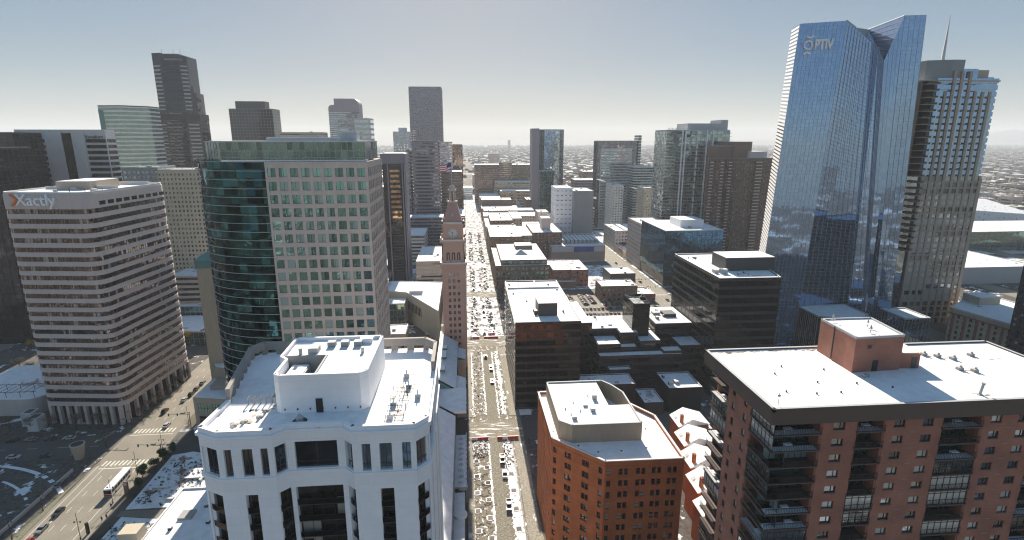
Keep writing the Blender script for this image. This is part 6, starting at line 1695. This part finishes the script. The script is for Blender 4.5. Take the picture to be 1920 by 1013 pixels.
# ================================================================ VEHICLES
paints = {}
def paint(c, name):
    if name not in paints:
        m, t, b_ = nt('car_paint_' + name); b_.inputs['Base Color'].default_value = (*c, 1); b_.inputs['Roughness'].default_value = .3; b_.inputs['Coat Weight'].default_value = .6
        paints[name] = m
    return paints[name]
CARC = [((.02, .02, .022), 'black'), ((.5, .5, .5), 'white'), ((.22, .23, .24), 'silver'), ((.28, .015, .015), 'red'), ((.03, .05, .12), 'blue'), ((.1, .1, .1), 'grey')]
def car_meshes(c, name, suv=False):
    Hc = 1.65 if suv else 1.42; L = 4.7; W = .92
    body = MB()
    prof = [(-L / 2, .32), (L / 2, .32), (L / 2, .72), (L / 2 - .25, .88), (.95, .98), (.93, .98), (-1.7, 1.0), (-L / 2 + .1, .98), (-L / 2, .8)]
    n = len(prof)
    def ext(b, pr, w0, w1=None, mi=0):
        n = len(pr); w1 = w1 or [w0] * n
        vs = [(x, -w, z) for (x, z), w in zip(pr, w1)] + [(x, w, z) for (x, z), w in zip(pr, w1)]
        b.add(vs, [(i, (i + 1) % n, n + (i + 1) % n, n + i) for i in range(n)] + [tuple(range(n))[::-1], tuple(range(n, 2 * n))], mi)
    ext(body, prof, W)
    cab = MB(); x0, x1 = (-2.15, 1.1) if suv else (-1.75, 1.1)
    ext(cab, [(x0, .99), (x1, .97), (x1 - .75, Hc - .08), (x0 + .45, Hc - .06)], W, [W - .06, W - .06, W - .2, W - .2])
    rf = MB(); ext(rf, [(x0 + .42, Hc - .06), (x1 - .78, Hc - .08), (x1 - .9, Hc), (x0 + .6, Hc + .02)], .7)
    wh = MB()
    for k in range(14):
        a0, a1 = 2 * PI * k / 14, 2 * PI * (k + 1) / 14; r = .33
        wh.add([(r * math.cos(a0), -.11, r * math.sin(a0)), (r * math.cos(a1), -.11, r * math.sin(a1)), (r * math.cos(a1), .11, r * math.sin(a1)), (r * math.cos(a0), .11, r * math.sin(a0)), (0, -.11, 0), (0, .11, 0)], [(0, 1, 2, 3), (0, 4, 1), (3, 2, 5)])
    lt = MB(); lt.box(-.04, .02, -.2, .2, 0, .14)
    return body, cab, rf, wh, lt
M['lamp_glass'] = plain('lamp_glass', (.7, .7, .68), .2, .02, 2); M['tail_red'] = plain('tail_lamp', (.35, .01, .01), .3, .02, 2)
car_cache = {}
def car(x, y, heading, ci, label, suv=False, cat='car', group=None, z=.02):
    c, nm = CARC[ci]; key = (ci, suv)
    if key not in car_cache:
        b_, cab, rf, wh, lt = car_meshes(c, nm, suv); p = paint(c, nm)
        car_cache[key] = (b_.mesh('body', [p]), cab.mesh('cabin', [G['dark']]), rf.mesh('roof', [p]), wh.mesh('wheel', [M['tyre']]), lt.mesh('headlight', [M['lamp_glass']]), lt.mesh('taillight', [M['tail_red']]))
    ms = car_cache[key]
    r = bpy.data.objects.new('parked_car' if cat == 'car' and group and 'parked' in group else 'car', None); COL.objects.link(r); r.location = (x, y, z); r.rotation_euler = (0, 0, rad(heading))
    props(r, label, cat, group)
    link('body', ms[0], (0, 0, 0), r); link('cabin_glass', ms[1], (0, 0, 0), r); link('roof', ms[2], (0, 0, 0), r)
    for sx in (-1.45, 1.4):
        for sy in (-.84, .84): link('wheel', ms[3], (sx, sy, .33), r)
    for sy in (-.62, .62): link('headlight', ms[4], (2.35, sy, .58), r); link('taillight', ms[5], (-2.33, sy, .7), r)
    return r
H17 = 90 + 4.0
car(-139.4, 172, H17 + 180, 0, 'black sedan, nearest black car parked on the left edge of the left street', group=None)
car(-138.9, 163.7, H17 + 180, 2, 'silver car right behind the black sedan at the lower left')
car(-138.5, 157.2, H17 + 180, 3, 'red car at the bottom left, cut by the frame')
car(-133.6, 229.5, H17, 1, 'white sedan alone past the far crosswalk of the left street')
car(-141.3, 243, H17, 0, 'black pickup-like car with snow on its roof left of the white sedan', suv=True)
car(-138.0, 254, H17, 1, 'white car halfway along the striped tower flank')
car(-137.5, 260, H17, 0, 'dark suv in the queue along the striped tower flank', suv=True)
car(-137.8, 266, H17, 5, 'grey car last but one of the queue along the striped tower flank')
car(-138.0, 273, H17, 2, 'silver car farthest in the queue along the striped tower flank')
car(-150.6, 188, H17, 2, 'snow-dusted silver car stopped beside the dark plaza wall')
for i in range(7): car(-214 + i * 7.5, 221.8, 180 + 0, [5, 1, 5, 0, 2, 5, 1][i], 'car parked in shade along the kerb before the striped tower', group='cars parked before the striped tower')
for i in range(3): car(-181 + i * 12, 208.5, 0, [1, 5, 2][i], 'car parked in shade along the plaza edge of the cross street', group='cars parked on the plaza side')
car(152, 455, 90, 0, 'dark car nearest on the far part of the right-hand street'); car(149, 485, 270, 5, 'grey car midway along the right-hand street'); car(153, 500, 90, 1, 'white car midway along the right-hand street')
car(151, 530, 270, 0, 'black car farthest up the right-hand street'); car(156, 399, 90, 2, 'silver car alone just before the right-hand crossing')
# car park
lot = random.Random(9)
spots = []
for row, y in enumerate((341, 347.5, 361, 367.5, 380.5)):
    for i in range(23):
        if lot.random() < .82: spots.append((70 + i * 2.95, y))
for row, x in enumerate((74, 80.5, 90, 96.5)):
    for i in range(9):
        if lot.random() < .85: spots.append((x, 392.5 + i * 2.9))
for i in range(11): spots.append((104 + i * 3.1, 389.5 + .3 * (i % 2)))
for i, (x, y) in enumerate(spots):
    vert = y < 390 or x > 100
    if True:
        car(x, y, (90 if vert else 0) + lot.uniform(-2, 2), lot.choice([0, 1, 1, 2, 3, 3, 5, 4]), 'car parked in rows in the open car park between offices and warehouses', suv=lot.random() < .4, group='cars parked in the open car park', z=.14)
q = MB()
for y in (344.2, 364.2):
    for i in range(25): q.add([(68.5 + i * 2.95, y - 4, .136), (68.62 + i * 2.95, y - 4, .136), (68.62 + i * 2.95, y + 4, .136), (68.5 + i * 2.95, y + 4, .136)], [(0, 1, 2, 3)])
struct('bay_marking', q, [M['paint']])
b = MB(); b.add([(66, 333, .132), (140, 333, .132), (140, 390, .132), (66, 390, .132)], [(0, 1, 2, 3)]); b.add([(72, 390, .132), (102, 390, .132), (102, 418, .132), (72, 418, .132)], [(0, 1, 2, 3)])
struct('car_park', b, [M['asphalt']])
# bus
def bus():
    r = bpy.data.objects.new('bus', None); COL.objects.link(r); r.location = (-128.6, 186.5, .02); r.rotation_euler = (0, 0, rad(4))
    props(r, 'white city bus standing at the kerb of the left street', 'bus')
    b = MB(); b.box(-1.28, 1.28, -7, 7, .4, 3.0, 0); b.box(-1.2, 1.2, -6.9, 6.9, 3.0, 3.12, 0); link('body', b.mesh('body', [M['white']]), (0, 0, 0), r)
    b = MB(); b.box(-1.15, 1.15, -6.8, 6.8, 3.122, 3.2); link('roof', b.mesh('roof', [M['snow']]), (0, 0, 0), r)
    for s in (-1, 1):
        for k in range(7):
            b = MB(); b.box(s * 1.29 - .02, s * 1.29 + .02, -6.4 + k * 1.8, -4.9 + k * 1.8, 1.5, 2.6); link('window', b.mesh('window', [G['dark']]), (0, 0, 0), r)
        for y in (-4.4, 4.6):
            b = MB(); b.tube((s * 1.0, y, .5), (s * 1.3, y, .5), .48, 14); link('wheel', b.mesh('wheel', [M['tyre']]), (0, 0, 0), r)
    b = MB(); b.box(-1.1, 1.1, -7.05, -7.0, 1.3, 2.8); link('rear_window', b.mesh('rear_window', [G['dark']]), (0, 0, 0), r)
    b = MB(); b.box(-1.2, 1.2, -7.06, -7.0, .5, 1.1); link('bumper', b.mesh('bumper', [M['red']]), (0, 0, 0), r)
bus()
# pickups on the mall
def pickup(x, y, h, ci, label, load=False):
    r = bpy.data.objects.new('pickup_truck', None); COL.objects.link(r); r.location = (x, y, .03); r.rotation_euler = (0, 0, rad(h)); props(r, label, 'pickup truck')
    p = paint(*CARC[ci])
    b = MB(); b.box(-2.8, 2.8, -.95, .95, .45, .95); b.box(1.3, 2.75, -.9, .9, .95, 1.12); b.box(-2.8, -.6, -.95, -.85, .95, 1.35); b.box(-2.8, -.6, .85, .95, .95, 1.35); b.box(-2.8, -2.7, -.85, .85, .95, 1.35)
    link('body', b.mesh('body', [p]), (0, 0, 0), r)
    b = MB(); b.loft(rect(-.6, 1.4, -.9, .9), .96, rect(-.45, .8, -.72, .72), 1.75); link('cab', b.mesh('cab', [G['dark']]), (0, 0, 0), r)
    b = MB(); b.box(-.42, .78, -.7, .7, 1.752, 1.83); link('roof', b.mesh('roof', [p]), (0, 0, 0), r)
    for sx in (-1.75, 1.8):
        for sy in (-.9, .7):
            b = MB(); b.tube((sx, sy, .42), (sx, sy + .2, .42), .42, 14); link('wheel', b.mesh('wheel', [M['tyre']]), (0, 0, 0), r)
    if load:
        b = MB(); rr = random.Random(2)
        for _ in range(14): u, v = rr.uniform(-2.6, -.9), rr.uniform(-.8, .5); b.box(u, u + .4, v, v + .35, .96, rr.uniform(1.2, 1.7))
        link('load', b.mesh('load', [M['brown']]), (0, 0, 0), r)
pickup(12.2, 190.5, -92, 0, 'dark pickup loaded with gear, first in the mall queue past the red barriers', True)
car(12.5, 180.6, -92, 1, 'white car on the mall lane just behind the loaded dark pickup', suv=True)
pickup(12.6, 162.5, -92, 2, 'silver pickup on the mall lane nearest to the viewer')
pickup(11.8, 279, -90, 0, 'dark pickup on the mall lane a block away'); car(9.4, 296, 90, 5, 'grey car on the mall lane just before the second red barriers', suv=True)
car(11.6, 262, -90, 5, 'dark car on the mall lane midway between the two red barriers'); 
car(34, 218, 10, 1, 'white car in deep shade right of the first mall crossing'); car(36, 209.5, 4, 1, 'white van-like car in shade below the other shaded car', suv=True)

um = random.Random(14)
for i in range(26):
    y = 338 + i * 15 + um.uniform(-3, 3)
    if min(abs(y - c) for c in ROWS) < 10: continue
    car(um.choice([4.5, 10.5, 11.5, 16]) + um.uniform(-.6, .6), y, 90 + um.uniform(-8, 8), um.choice([0, 1, 1, 2, 3, 5]), 'work vehicle standing among snow and gear on the upper mall', suv=um.random() < .6, cat='vehicle', group='vehicles on the upper mall')
# ================================================================ MALL WORKS
def pit(x, y, s, lb):
    r = bpy.data.objects.new('tree_pit', None); COL.objects.link(r); r.location = (x, y, .02); props(r, lb, 'tree pit', lb[:0] or 'open tree pits of the mall')
    w = s; b = MB()
    rr = random.Random(int(x * 7 + y)); n_ = 14
    ring = [((w + .55 * rr.uniform(.6, 1.3)) * math.copysign(abs(math.cos(2 * PI * i / n_)) ** .6, math.cos(2 * PI * i / n_)), (w + .55 * rr.uniform(.6, 1.3)) * math.copysign(abs(math.sin(2 * PI * i / n_)) ** .6, math.sin(2 * PI * i / n_))) for i in range(n_)]
    b.prism(ring, .02, .13); link('snow_rim', b.mesh('snow_rim', [M['snow']]), (0, 0, 0), r)
    b = MB(); b.box(-w, w, -w, w, .132, .16); link('soil', b.mesh('soil', [M['dkbrown']]), (0, 0, 0), r)
    b = MB()
    for k in range(5): t = -w + .1 + k * (2 * w - .2) / 4; b.tube((t, -w, .22), (t, w, .22), .045, 4); b.tube((-w, t, .25), (w, t, .25), .045, 4)
    link('rebar_grid', b.mesh('rebar_grid', [M['dkgrey'] if (int(y) % 2) else M['wood']]), (0, 0, 0), r)
for i in range(7): pit(1.9 + .02 * i, 151.5 + i * 9.8 - 9.8, .8, 'open tree pit with snow rim in the outer left column of the mall works')
for i in range(5): pit(6.0, 147.9 + i * 9.6, .8, 'open tree pit with snow rim in the inner left column of the mall works')
for i in range(5): pit(15.0, 151.5 + i * 10, .85, 'open tree pit with snow rim in the column right of the mall lane')
def barrier(x0, x1, y, lb):
    n_ = int((x1 - x0) / 2.0); r = bpy.data.objects.new('barrier_row', None); COL.objects.link(r); r.location = ((x0 + x1) / 2, y, .03); props(r, lb, 'barrier', 'red water-filled barriers')
    for i in range(n_):
        a = x0 + i * (x1 - x0) / n_ - (x0 + x1) / 2; w = (x1 - x0) / n_ - .06
        b = MB(); b.loft(rect(a, a + w, -.35, .35), 0, rect(a, a + w, -.22, .22), .5); b.loft(rect(a, a + w, -.22, .22), .5, rect(a, a + w, -.18, .18), 1.15)
        link('barrier_segment', b.mesh('barrier_segment', [M['red'] if (i * 3 + int(x0)) % 7 else M['white']]), (0, 0, 0), r)
barrier(.3, 7.5, 206.8, 'row of red barriers left of the lane at the first mall crossing'); barrier(11.1, 20.1, 206.6, 'longer row of red barriers right of the lane at the first mall crossing')
barrier(.6, 6.7, 327.2, 'row of red barriers left of the lane at the second mall crossing'); barrier(9.5, 18.6, 327.2, 'row of red barriers right of the lane at the second mall crossing')
barrier(12.5, 17, 333.5, 'short row of red barriers just past the second mall crossing')
# fence panels along the right pavement
for k, y0 in enumerate(range(130, 202, 9)):
    q = MB()
    for i in range(4): q.box(17.0, 17.06, y0 + i * 2.9, y0 + i * 2.9 + .06, .03, 1.3)
    for z in (.3, 1.25): q.box(17.0, 17.05, y0, y0 + 8.8, z, z + .05)
    q.box(16.8, 17.25, y0, y0 + 8.8, .03, .2)
    single('fence_panel', q, [M['dkgrey']], 'dark temporary fence panel edging the right pavement of the mall works', 'fence', group='fence panels along the mall works')
# trampled snow strips between pits and lane
ss = random.Random(6)
def strip(x0, x1, y0, y1, jit, z):
    b = MB(); n_ = int((y1 - y0) / .8); L_ = []; R_ = []
    for i in range(n_ + 1):
        y = y0 + (y1 - y0) * i / n_; L_.append((x0 + ss.gauss(0, jit), y, z)); R_.append((x1 + ss.gauss(0, jit), y, z))
    b.add(L_ + R_, [(i, n_ + 1 + i, n_ + 2 + i, i + 1) for i in range(n_)])
    return b
for a in ((13.5, 16.8, 120, 203.5, .22), (7.1, 7.7, 120, 203, .12), (-.2, .9, 120, 203.5, .15), (7.0, 7.6, 228, 304, .15), (12.9, 13.5, 228, 304, .15), (.9, 1.8, 228, 304, .25), (14.6, 16.6, 228, 304, .4)):
    struct('snow_strip', strip(*a, .034 if a[0] < 13.4 else .038), [M['snow_worn']])
# rubble, snow heaps and gear
def rubble(name, lb, areas, n, smin, smax, mats, seed, zoff=.03, flat=.5):
    rr = random.Random(seed); b = MB()
    for _ in range(n):
        x0, x1, y0, y1 = rr.choice(areas); x = rr.uniform(x0, x1); y = rr.uniform(y0, y1); s = rr.uniform(smin, smax); a = rr.uniform(0, PI)
        k = rr.randrange(4, 7); mi = rr.randrange(len(mats))
        b.loft([(x + s * rr.uniform(.7, 1.2) * math.cos(a + 2 * PI * i / k), y + s * rr.uniform(.7, 1.5) * math.sin(a + 2 * PI * i / k)) for i in range(k)], zoff, [(x + s * .55 * math.cos(a + 2 * PI * i / k), y + s * .55 * math.sin(a + 2 * PI * i / k)) for i in range(k)], zoff + s * rr.uniform(.3, 1.1) * flat, mi)
    single(name, b, mats, lb, 'rubble', kind='stuff')
rubble('snow_heaps', 'lumpy heaps of shovelled snow on the mall works', [(13.5, 16.7, 120, 205), (13.4, 16.8, 226, 305), (.5, 3.2, 226, 305), (5.2, 7.4, 226, 305), (.4, 7.2, 196, 205)], 800, .12, .5, [M['snow']], 1)
rubble('construction_debris', 'scattered construction gear and rubble along the mall works', [(.5, 7, 193, 204), (.6, 6.8, 228, 305), (13.2, 16.6, 228, 304), (13.4, 16.6, 185, 204)], 420, .1, .42, [M['dkgrey'], M['wood'], M['concrete'], M['brown']], 2, flat=1.2)
ub = [(333, 420), (438, 525), (545, 630), (650, 735), (755, 1000)]
rubble('upper_mall_snow', 'broken snow heaps along the upper blocks of the mall', [(a, c, y0, y1) for y0, y1 in ub for a, c in ((1, 3), (5.5, 7.5), (13, 15), (18, 20))], 1700, .25, 1.2, [M['snow']], 3, flat=.35)
rubble('upper_mall_debris', 'dark construction clutter along the upper blocks of the mall', [(a, c, y0 + 3, y1 - 3) for y0, y1 in ub[:4] for a, c in ((2, 6.5), (13.5, 17.5))], 620, .3, 1.1, [M['dkgrey'], M['wood'], M['brown'], M['concrete'], M['taupe']], 4, flat=1.3)
rr = random.Random(8); q = MB()
for _ in range(160):
    x = rr.uniform(.8, 7); y = rr.uniform(128, 200); a = rr.uniform(0, PI); L = rr.uniform(.5, 2.2)
    q.tube((x, y, .12), (x + L * math.cos(a), y + L * math.sin(a), .14), .06, 4)
single('timber_scraps', q, [M['wood']], 'loose timber and pipe scraps on the left strip of the mall works', 'scraps', kind='stuff')

# ================================================================ STREET LAMPS, SIGNALS, PILLARS
def lamp_mesh():
    b = MB(); b.cyl(0, 0, 0, .5, .22, 8); b.cyl(0, 0, .5, 9.5, .1, 8, 0, .07); b.tube((-.9, 0, 6.3), (.9, 0, 6.3), .05, 5); return b
lm = lamp_mesh().mesh('pole', [M['black']])
hb = MB(); hb.box(-.14, .14, -.14, .14, -.35, .1); hb.box(-.2, .2, -.2, .2, .1, .16); hm = hb.mesh('lamp_head', [M['dkgrey']])
for i, (x, y) in enumerate([(-145.6, 173.8), (-147.2, 192.2), (-123.3, 206.5), (-125.6, 192.9), (-124.4, 176.0), (-123.6, 158.4), (-145.2, 160.2), (-124.0, 229), (-149.5, 214), (-127.0, 246), (-149.8, 232), (-149.8, 262), (-127.6, 275)]):
    o = link('street_lamp', None, (x, y, .13)); props(o, 'slim black lamp post with twin lantern heads along the left street', 'street lamp', 'lamp posts along the left street')
    link('pole', lm, (0, 0, 0), o); link('lamp_head', hm, (-.9, 0, 6.3), o); link('lamp_head', hm, (.9, 0, 6.3), o)
def signal(x, y, dx, dy, L, lb):
    r = link('traffic_signal', None, (x, y, .13)); props(r, lb, 'traffic signal')
    b = MB(); b.cyl(0, 0, 0, 7.2, .16, 8); b.tube((0, 0, 6.4), (dx * L, dy * L, 6.9), .1, 6); link('mast', b.mesh('mast', [M['dkgrey']]), (0, 0, 0), r)
    for k in (.55, .95):
        b = MB(); b.box(dx * L * k - .18, dx * L * k + .18, dy * L * k - .18, dy * L * k + .18, 5.9, 7.0); link('signal_head', b.mesh('signal_head', [M['black']]), (0, 0, 0), r)
    b = MB(); b.box(dx * L * .3 - .9 * abs(dx) - .03, dx * L * .3 + .9 * abs(dx) + .03, dy * L * .3 - .9 * abs(dy) - .03, dy * L * .3 + .9 * abs(dy) + .03, 6.7, 7.2); link('street_sign', b.mesh('street_sign', [M['green']]), (0, 0, 0), r)
signal(-150.5, 224.5, 1, -.05, 11, 'mast-arm signal at the striped tower corner of the left crossing')
signal(-122.2, 227.0, -1, 0, 9, 'mast-arm signal at the far right corner of the left crossing')
signal(-148.8, 203, .35, .93, 12, 'mast-arm signal reaching over the cross street by the plaza')
signal(-121.2, 202, -1, .05, 9, 'mast-arm signal at the near right corner of the left crossing')
signal(142.5, 416, 1, 0, 10, 'mast-arm signal at the near corner of the right-hand crossing'); signal(143, 440, 1, 0, 9, 'mast-arm signal at the far corner of the right-hand crossing')
for i, (x, y) in enumerate([(141.5, 396), (144.0, 460), (163, 470), (163.5, 420), (142.5, 350)]):
    o = link('street_lamp', None, (x, y, .13)); props(o, 'slim black lamp post beside the right-hand street', 'street lamp', 'lamp posts beside the right-hand street'); link('pole', lm, (0, 0, 0), o); link('lamp_head', hm, (-.9, 0, 6.3), o); link('lamp_head', hm, (.9, 0, 6.3), o)
q = MB(); q.box(-123.7, -122.3, 181.4, 182.0, .13, 4.6, 0); q.box(-123.5, -122.5, 181.3, 181.39, 3.2, 4.3, 1)
single('information_pillar', q, [M['brown'], M['mauve']], 'tall brown information pillar on the pavement beside the bus', 'pillar')
q = MB(); q.box(-123.3, -122.5, 160.6, 161.2, .13, 4.0, 0); single('information_pillar', q, [M['black']], 'tall black pillar on the pavement near the bottom of the frame', 'pillar')
q = MB(); q.box(-121.6, -120.6, 206.6, 207.6, .13, 1.6, 0); q.box(-121.7, -120.5, 206.5, 207.7, 1.6, 1.8, 1); single('utility_cabinet', q, [M['beige'], M['snow']], 'tan utility cabinet at the near right corner of the left crossing', 'cabinet')

# ================================================================ PEOPLE
def person(x, y, h, lb, seed=0):
    me = bpy.data.meshes.new('p'); s = .16 if seed % 2 else .1
    V = [(0, 0, .95), (0, 0, 1.2), (0, 0, 1.45), (0, 0, 1.56), (0, .02, 1.68), (.1, 0, .9), (.11, s, .5), (.11, s * .6, .07), (.11, s * .6 + .14, .04), (-.1, 0, .9), (-.11, -s * .4, .5), (-.11, -s * 1.6, .07), (-.11, -s * 1.6 + .14, .04), (.2, 0, 1.42), (.25, -.05, 1.14), (.24, .08, .9), (.24, .1, .82), (-.2, 0, 1.42), (-.25, .05, 1.14), (-.24, .14, .92), (-.24, .17, .84)]
    E = [(0, 1), (1, 2), (2, 3), (3, 4), (0, 5), (5, 6), (6, 7), (7, 8), (0, 9), (9, 10), (10, 11), (11, 12), (2, 13), (13, 14), (14, 15), (15, 16), (2, 17), (17, 18), (18, 19), (19, 20)]
    me.from_pydata(V, E, [])
    o = bpy.data.objects.new('p', me); COL.objects.link(o)
    o.modifiers.new('s', 'SKIN'); R_ = [.15, .16, .15, .07, .11, .1, .075, .05, .045, .1, .075, .05, .045, .08, .055, .042, .035, .08, .055, .042, .035]
    for i, v in enumerate(me.skin_vertices[0].data): v.radius = (R_[i], R_[i]); v.use_root = (i == 0)
    sb = o.modifiers.new('b', 'SUBSURF'); sb.levels = 1; sb.render_levels = 1
    dg = bpy.context.evaluated_depsgraph_get(); dg.update()
    m2 = bpy.data.meshes.new_from_object(o.evaluated_get(dg)); bpy.data.objects.remove(o)
    m2.materials.clear(); m2.materials.append(M['cloth']); m2.materials.append(M['skin'])
    for p in m2.polygons: p.material_index = 1 if p.center.z > 1.58 else 0
    r = link('person', m2, (x, y, .13), None, rad(h)); props(r, lb, 'person')
    b = MB(); b.cyl(0, 0, 0, .09, .115, 10, 0, .1); b.cyl(0, 0, .09, .13, .1, 10, 0, .03); link('hair', b.mesh('hair', [M['black']]), (0, .01, 1.68), r)
person(-122.2, 166.6, 10, 'person in dark winter clothes walking left of a companion on the left street pavement', 1)
person(-121.3, 167.6, 190, 'person in dark clothes on the pavement nearest to the walking companion', 0)
person(-123.4, 173.5, 30, 'person in dark clothes alone on the pavement behind the bus', 1)

# ================================================================ FAR CITY ON THE PLAIN
fr = random.Random(21)
fm = [M[k] for k in ('mauve', 'brown', 'beige', 'pinkstone', 'taupe', 'ltgrey')]
fmesh = []
for m_ in fm:
    for k in range(2):
        b = MB(); b.box(-.5, .5, -.5, .5, 0, .94, 0); b.box(-.49, .49, -.49, .49, .941, .96, 1)
        for O, U, L in edges(rect(-.5, .5, -.5, .5)):
            for z in (.2, .5) if k else (.35,): b.fbox(O, U, .06, .94, z, z + .16, .001, .008, 2)
            b.fbox(O, U, 0, 1, .94, 1.0, -.02, .0, 0)
        b.box(-.2, .1, -.1, .25, .96, 1.25, 0)
        fmesh.append(b.mesh('city_block_building', [m_, M['snow'], G['purple']]))
cand = []
def clear(x, y):
    if -170 < x < 300 and y < 1150: return False
    if abs(x - 11) < 26 and y < 4000: return False
    if x < 300 and x > -380 and y < 1000: return False
    if 300 <= x < 860 and y < 660: return False
    if 500 < x < 930 and 540 < y < 1000: return False
    return True
for _ in range(9000):
    y = 520 + 5200 * fr.random() ** 1.7; x = fr.uniform(-.55 * y - 100, 1.15 * y + 150)
    x = round(x / 36) * 36 + fr.uniform(-7, 7); y = round(y / 42) * 42 + fr.uniform(-8, 8)
    if clear(x, y) and y < 5800: cand.append((x, y))
seen = set(); pts = []
for x, y in cand:
    k = (round(x / 36), round(y / 42))
    if k in seen: continue
    seen.add(k); pts.append((x, y))
def infrustum(x, y):
    a = math.degrees(math.atan2(x, y)) - 4.8; return -44 < a < 44
pts = [p for p in pts if infrustum(*p)]
pts.sort(key=lambda p: p[0] ** 2 + p[1] ** 2)
stuff = MB()
# keep those not hidden: right of downtown and the corridor along the mall
def openview(x, y):
    a = x / y; return (a > .86) or (-.1 < a < .13 and y > 1150) or (.17 < a < .26 and y > 1100) or (.44 < a < .52 and y > 700)
nn = 0
for (x, y) in pts:
    w, dpt, h = fr.uniform(14, 30), fr.uniform(14, 34), fr.choice([5, 6, 7, 8, 9, 10, 13, 18])
    if nn < 290 and openview(x, y):
        o = link('city_block_building', fr.choice(fmesh), (x, y, 0), None, rad(fr.choice([0, 0, 3, 45 if y > 2000 else 0]))); o.scale = (w, dpt, h)
        props(o, 'small flat-roofed building in the hazy low city beyond downtown', 'building', 'low buildings of the hazy city plain'); nn += 1
    else:
        stuff.box(x - w / 2, x + w / 2, y - dpt / 2, y + dpt / 2, 0, h, fr.randrange(3), 3)
single('distant_rooftops', stuff, [M['mauve'], M['brown'], M['beige'], M['snow']], 'mass of tiny hazy rooftops spreading to the horizon', 'rooftops', kind='stuff', loc=(0, 2000, 0))
tr = MB()
for _ in range(7000):
    y = 1200 + 9500 * fr.random() ** 1.3; x = fr.uniform(-.5 * y, 1.15 * y)
    if not infrustum(x, y) or not clear(x, y): continue
    for _k in range(4):
        s = fr.uniform(4, 11) * (1 + y / 6000); px, py = x + fr.gauss(0, 14), y + fr.gauss(0, 14); n_ = 6
        tr.loft([(px + s * math.cos(2 * PI * i / n_) * fr.uniform(.7, 1.2), py + s * math.sin(2 * PI * i / n_) * fr.uniform(.7, 1.2)) for i in range(n_)], 0, [(px + s * .5 * math.cos(2 * PI * i / n_), py + s * .5 * math.sin(2 * PI * i / n_)) for i in range(n_)], s * fr.uniform(.5, .9))
single('distant_trees', tr, [M['twig']], 'brown winter tree cover between the distant rooftops', 'trees', kind='stuff', loc=(0, 5000, 0))
# low hills on the horizon
def hills(y, x0, x1, base, amp, seed, w):
    r = random.Random(seed); b = MB(); n_ = 90
    ph = [r.uniform(0, 6.28) for _ in range(6)]
    hs = [max(5, base + amp * sum(math.sin(i * (.06 + .09 * k) + ph[k]) / (k + 1) for k in range(6))) for i in range(n_ + 1)]
    vs = []
    for i in range(n_ + 1):
        x = x0 + (x1 - x0) * i / n_; vs += [(x, y - w, 0), (x, y, hs[i]), (x, y + w, 0)]
    b.add(vs, [f for i in range(n_) for f in ((i * 3, i * 3 + 3, i * 3 + 4, i * 3 + 1), (i * 3 + 1, i * 3 + 4, i * 3 + 5, i * 3 + 2))])
    struct('hills', b, [M['twig']])
hills(13000, -11000, 17000, 112, 14, 1, 900)
b = MB(); pk = [(13500, 0), (14500, 150), (15200, 260), (15700, 330), (16100, 380), (16600, 330), (17300, 300), (18500, 220), (19500, 0)]
vs = []
for x, z in pk: vs += [(x * .88, 12600, 0), (x * .88, 13400, z), (x * .88, 14200, 0)]
b.add(vs, [f for i in range(len(pk) - 1) for f in ((i * 3, i * 3 + 3, i * 3 + 4, i * 3 + 1), (i * 3 + 1, i * 3 + 4, i * 3 + 5, i * 3 + 2))])
struct('mountain', b, [M['twig']])

# ================================================================ AIR
b = MB(); b.box(-12000, 18000, -700, 14600, -1.0, 420)
hm_ = bpy.data.materials.new('haze_air'); hm_.use_nodes = True; t = hm_.node_tree
t.nodes.remove(t.nodes['Principled BSDF']); pv = t.nodes.new('ShaderNodeVolumePrincipled')
pv.inputs['Color'].default_value = (0.86, 0.92, 1.0, 1); pv.inputs['Density'].default_value = 1.0e-4; pv.inputs['Anisotropy'].default_value = 0.1
t.links.new(pv.outputs[0], t.nodes['Material Output'].inputs['Volume'])
hz_ = link('haze', b.mesh('haze', [hm_])); hz_['kind'] = 'stuff'; hz_['label'] = 'thin pale winter haze over the city'
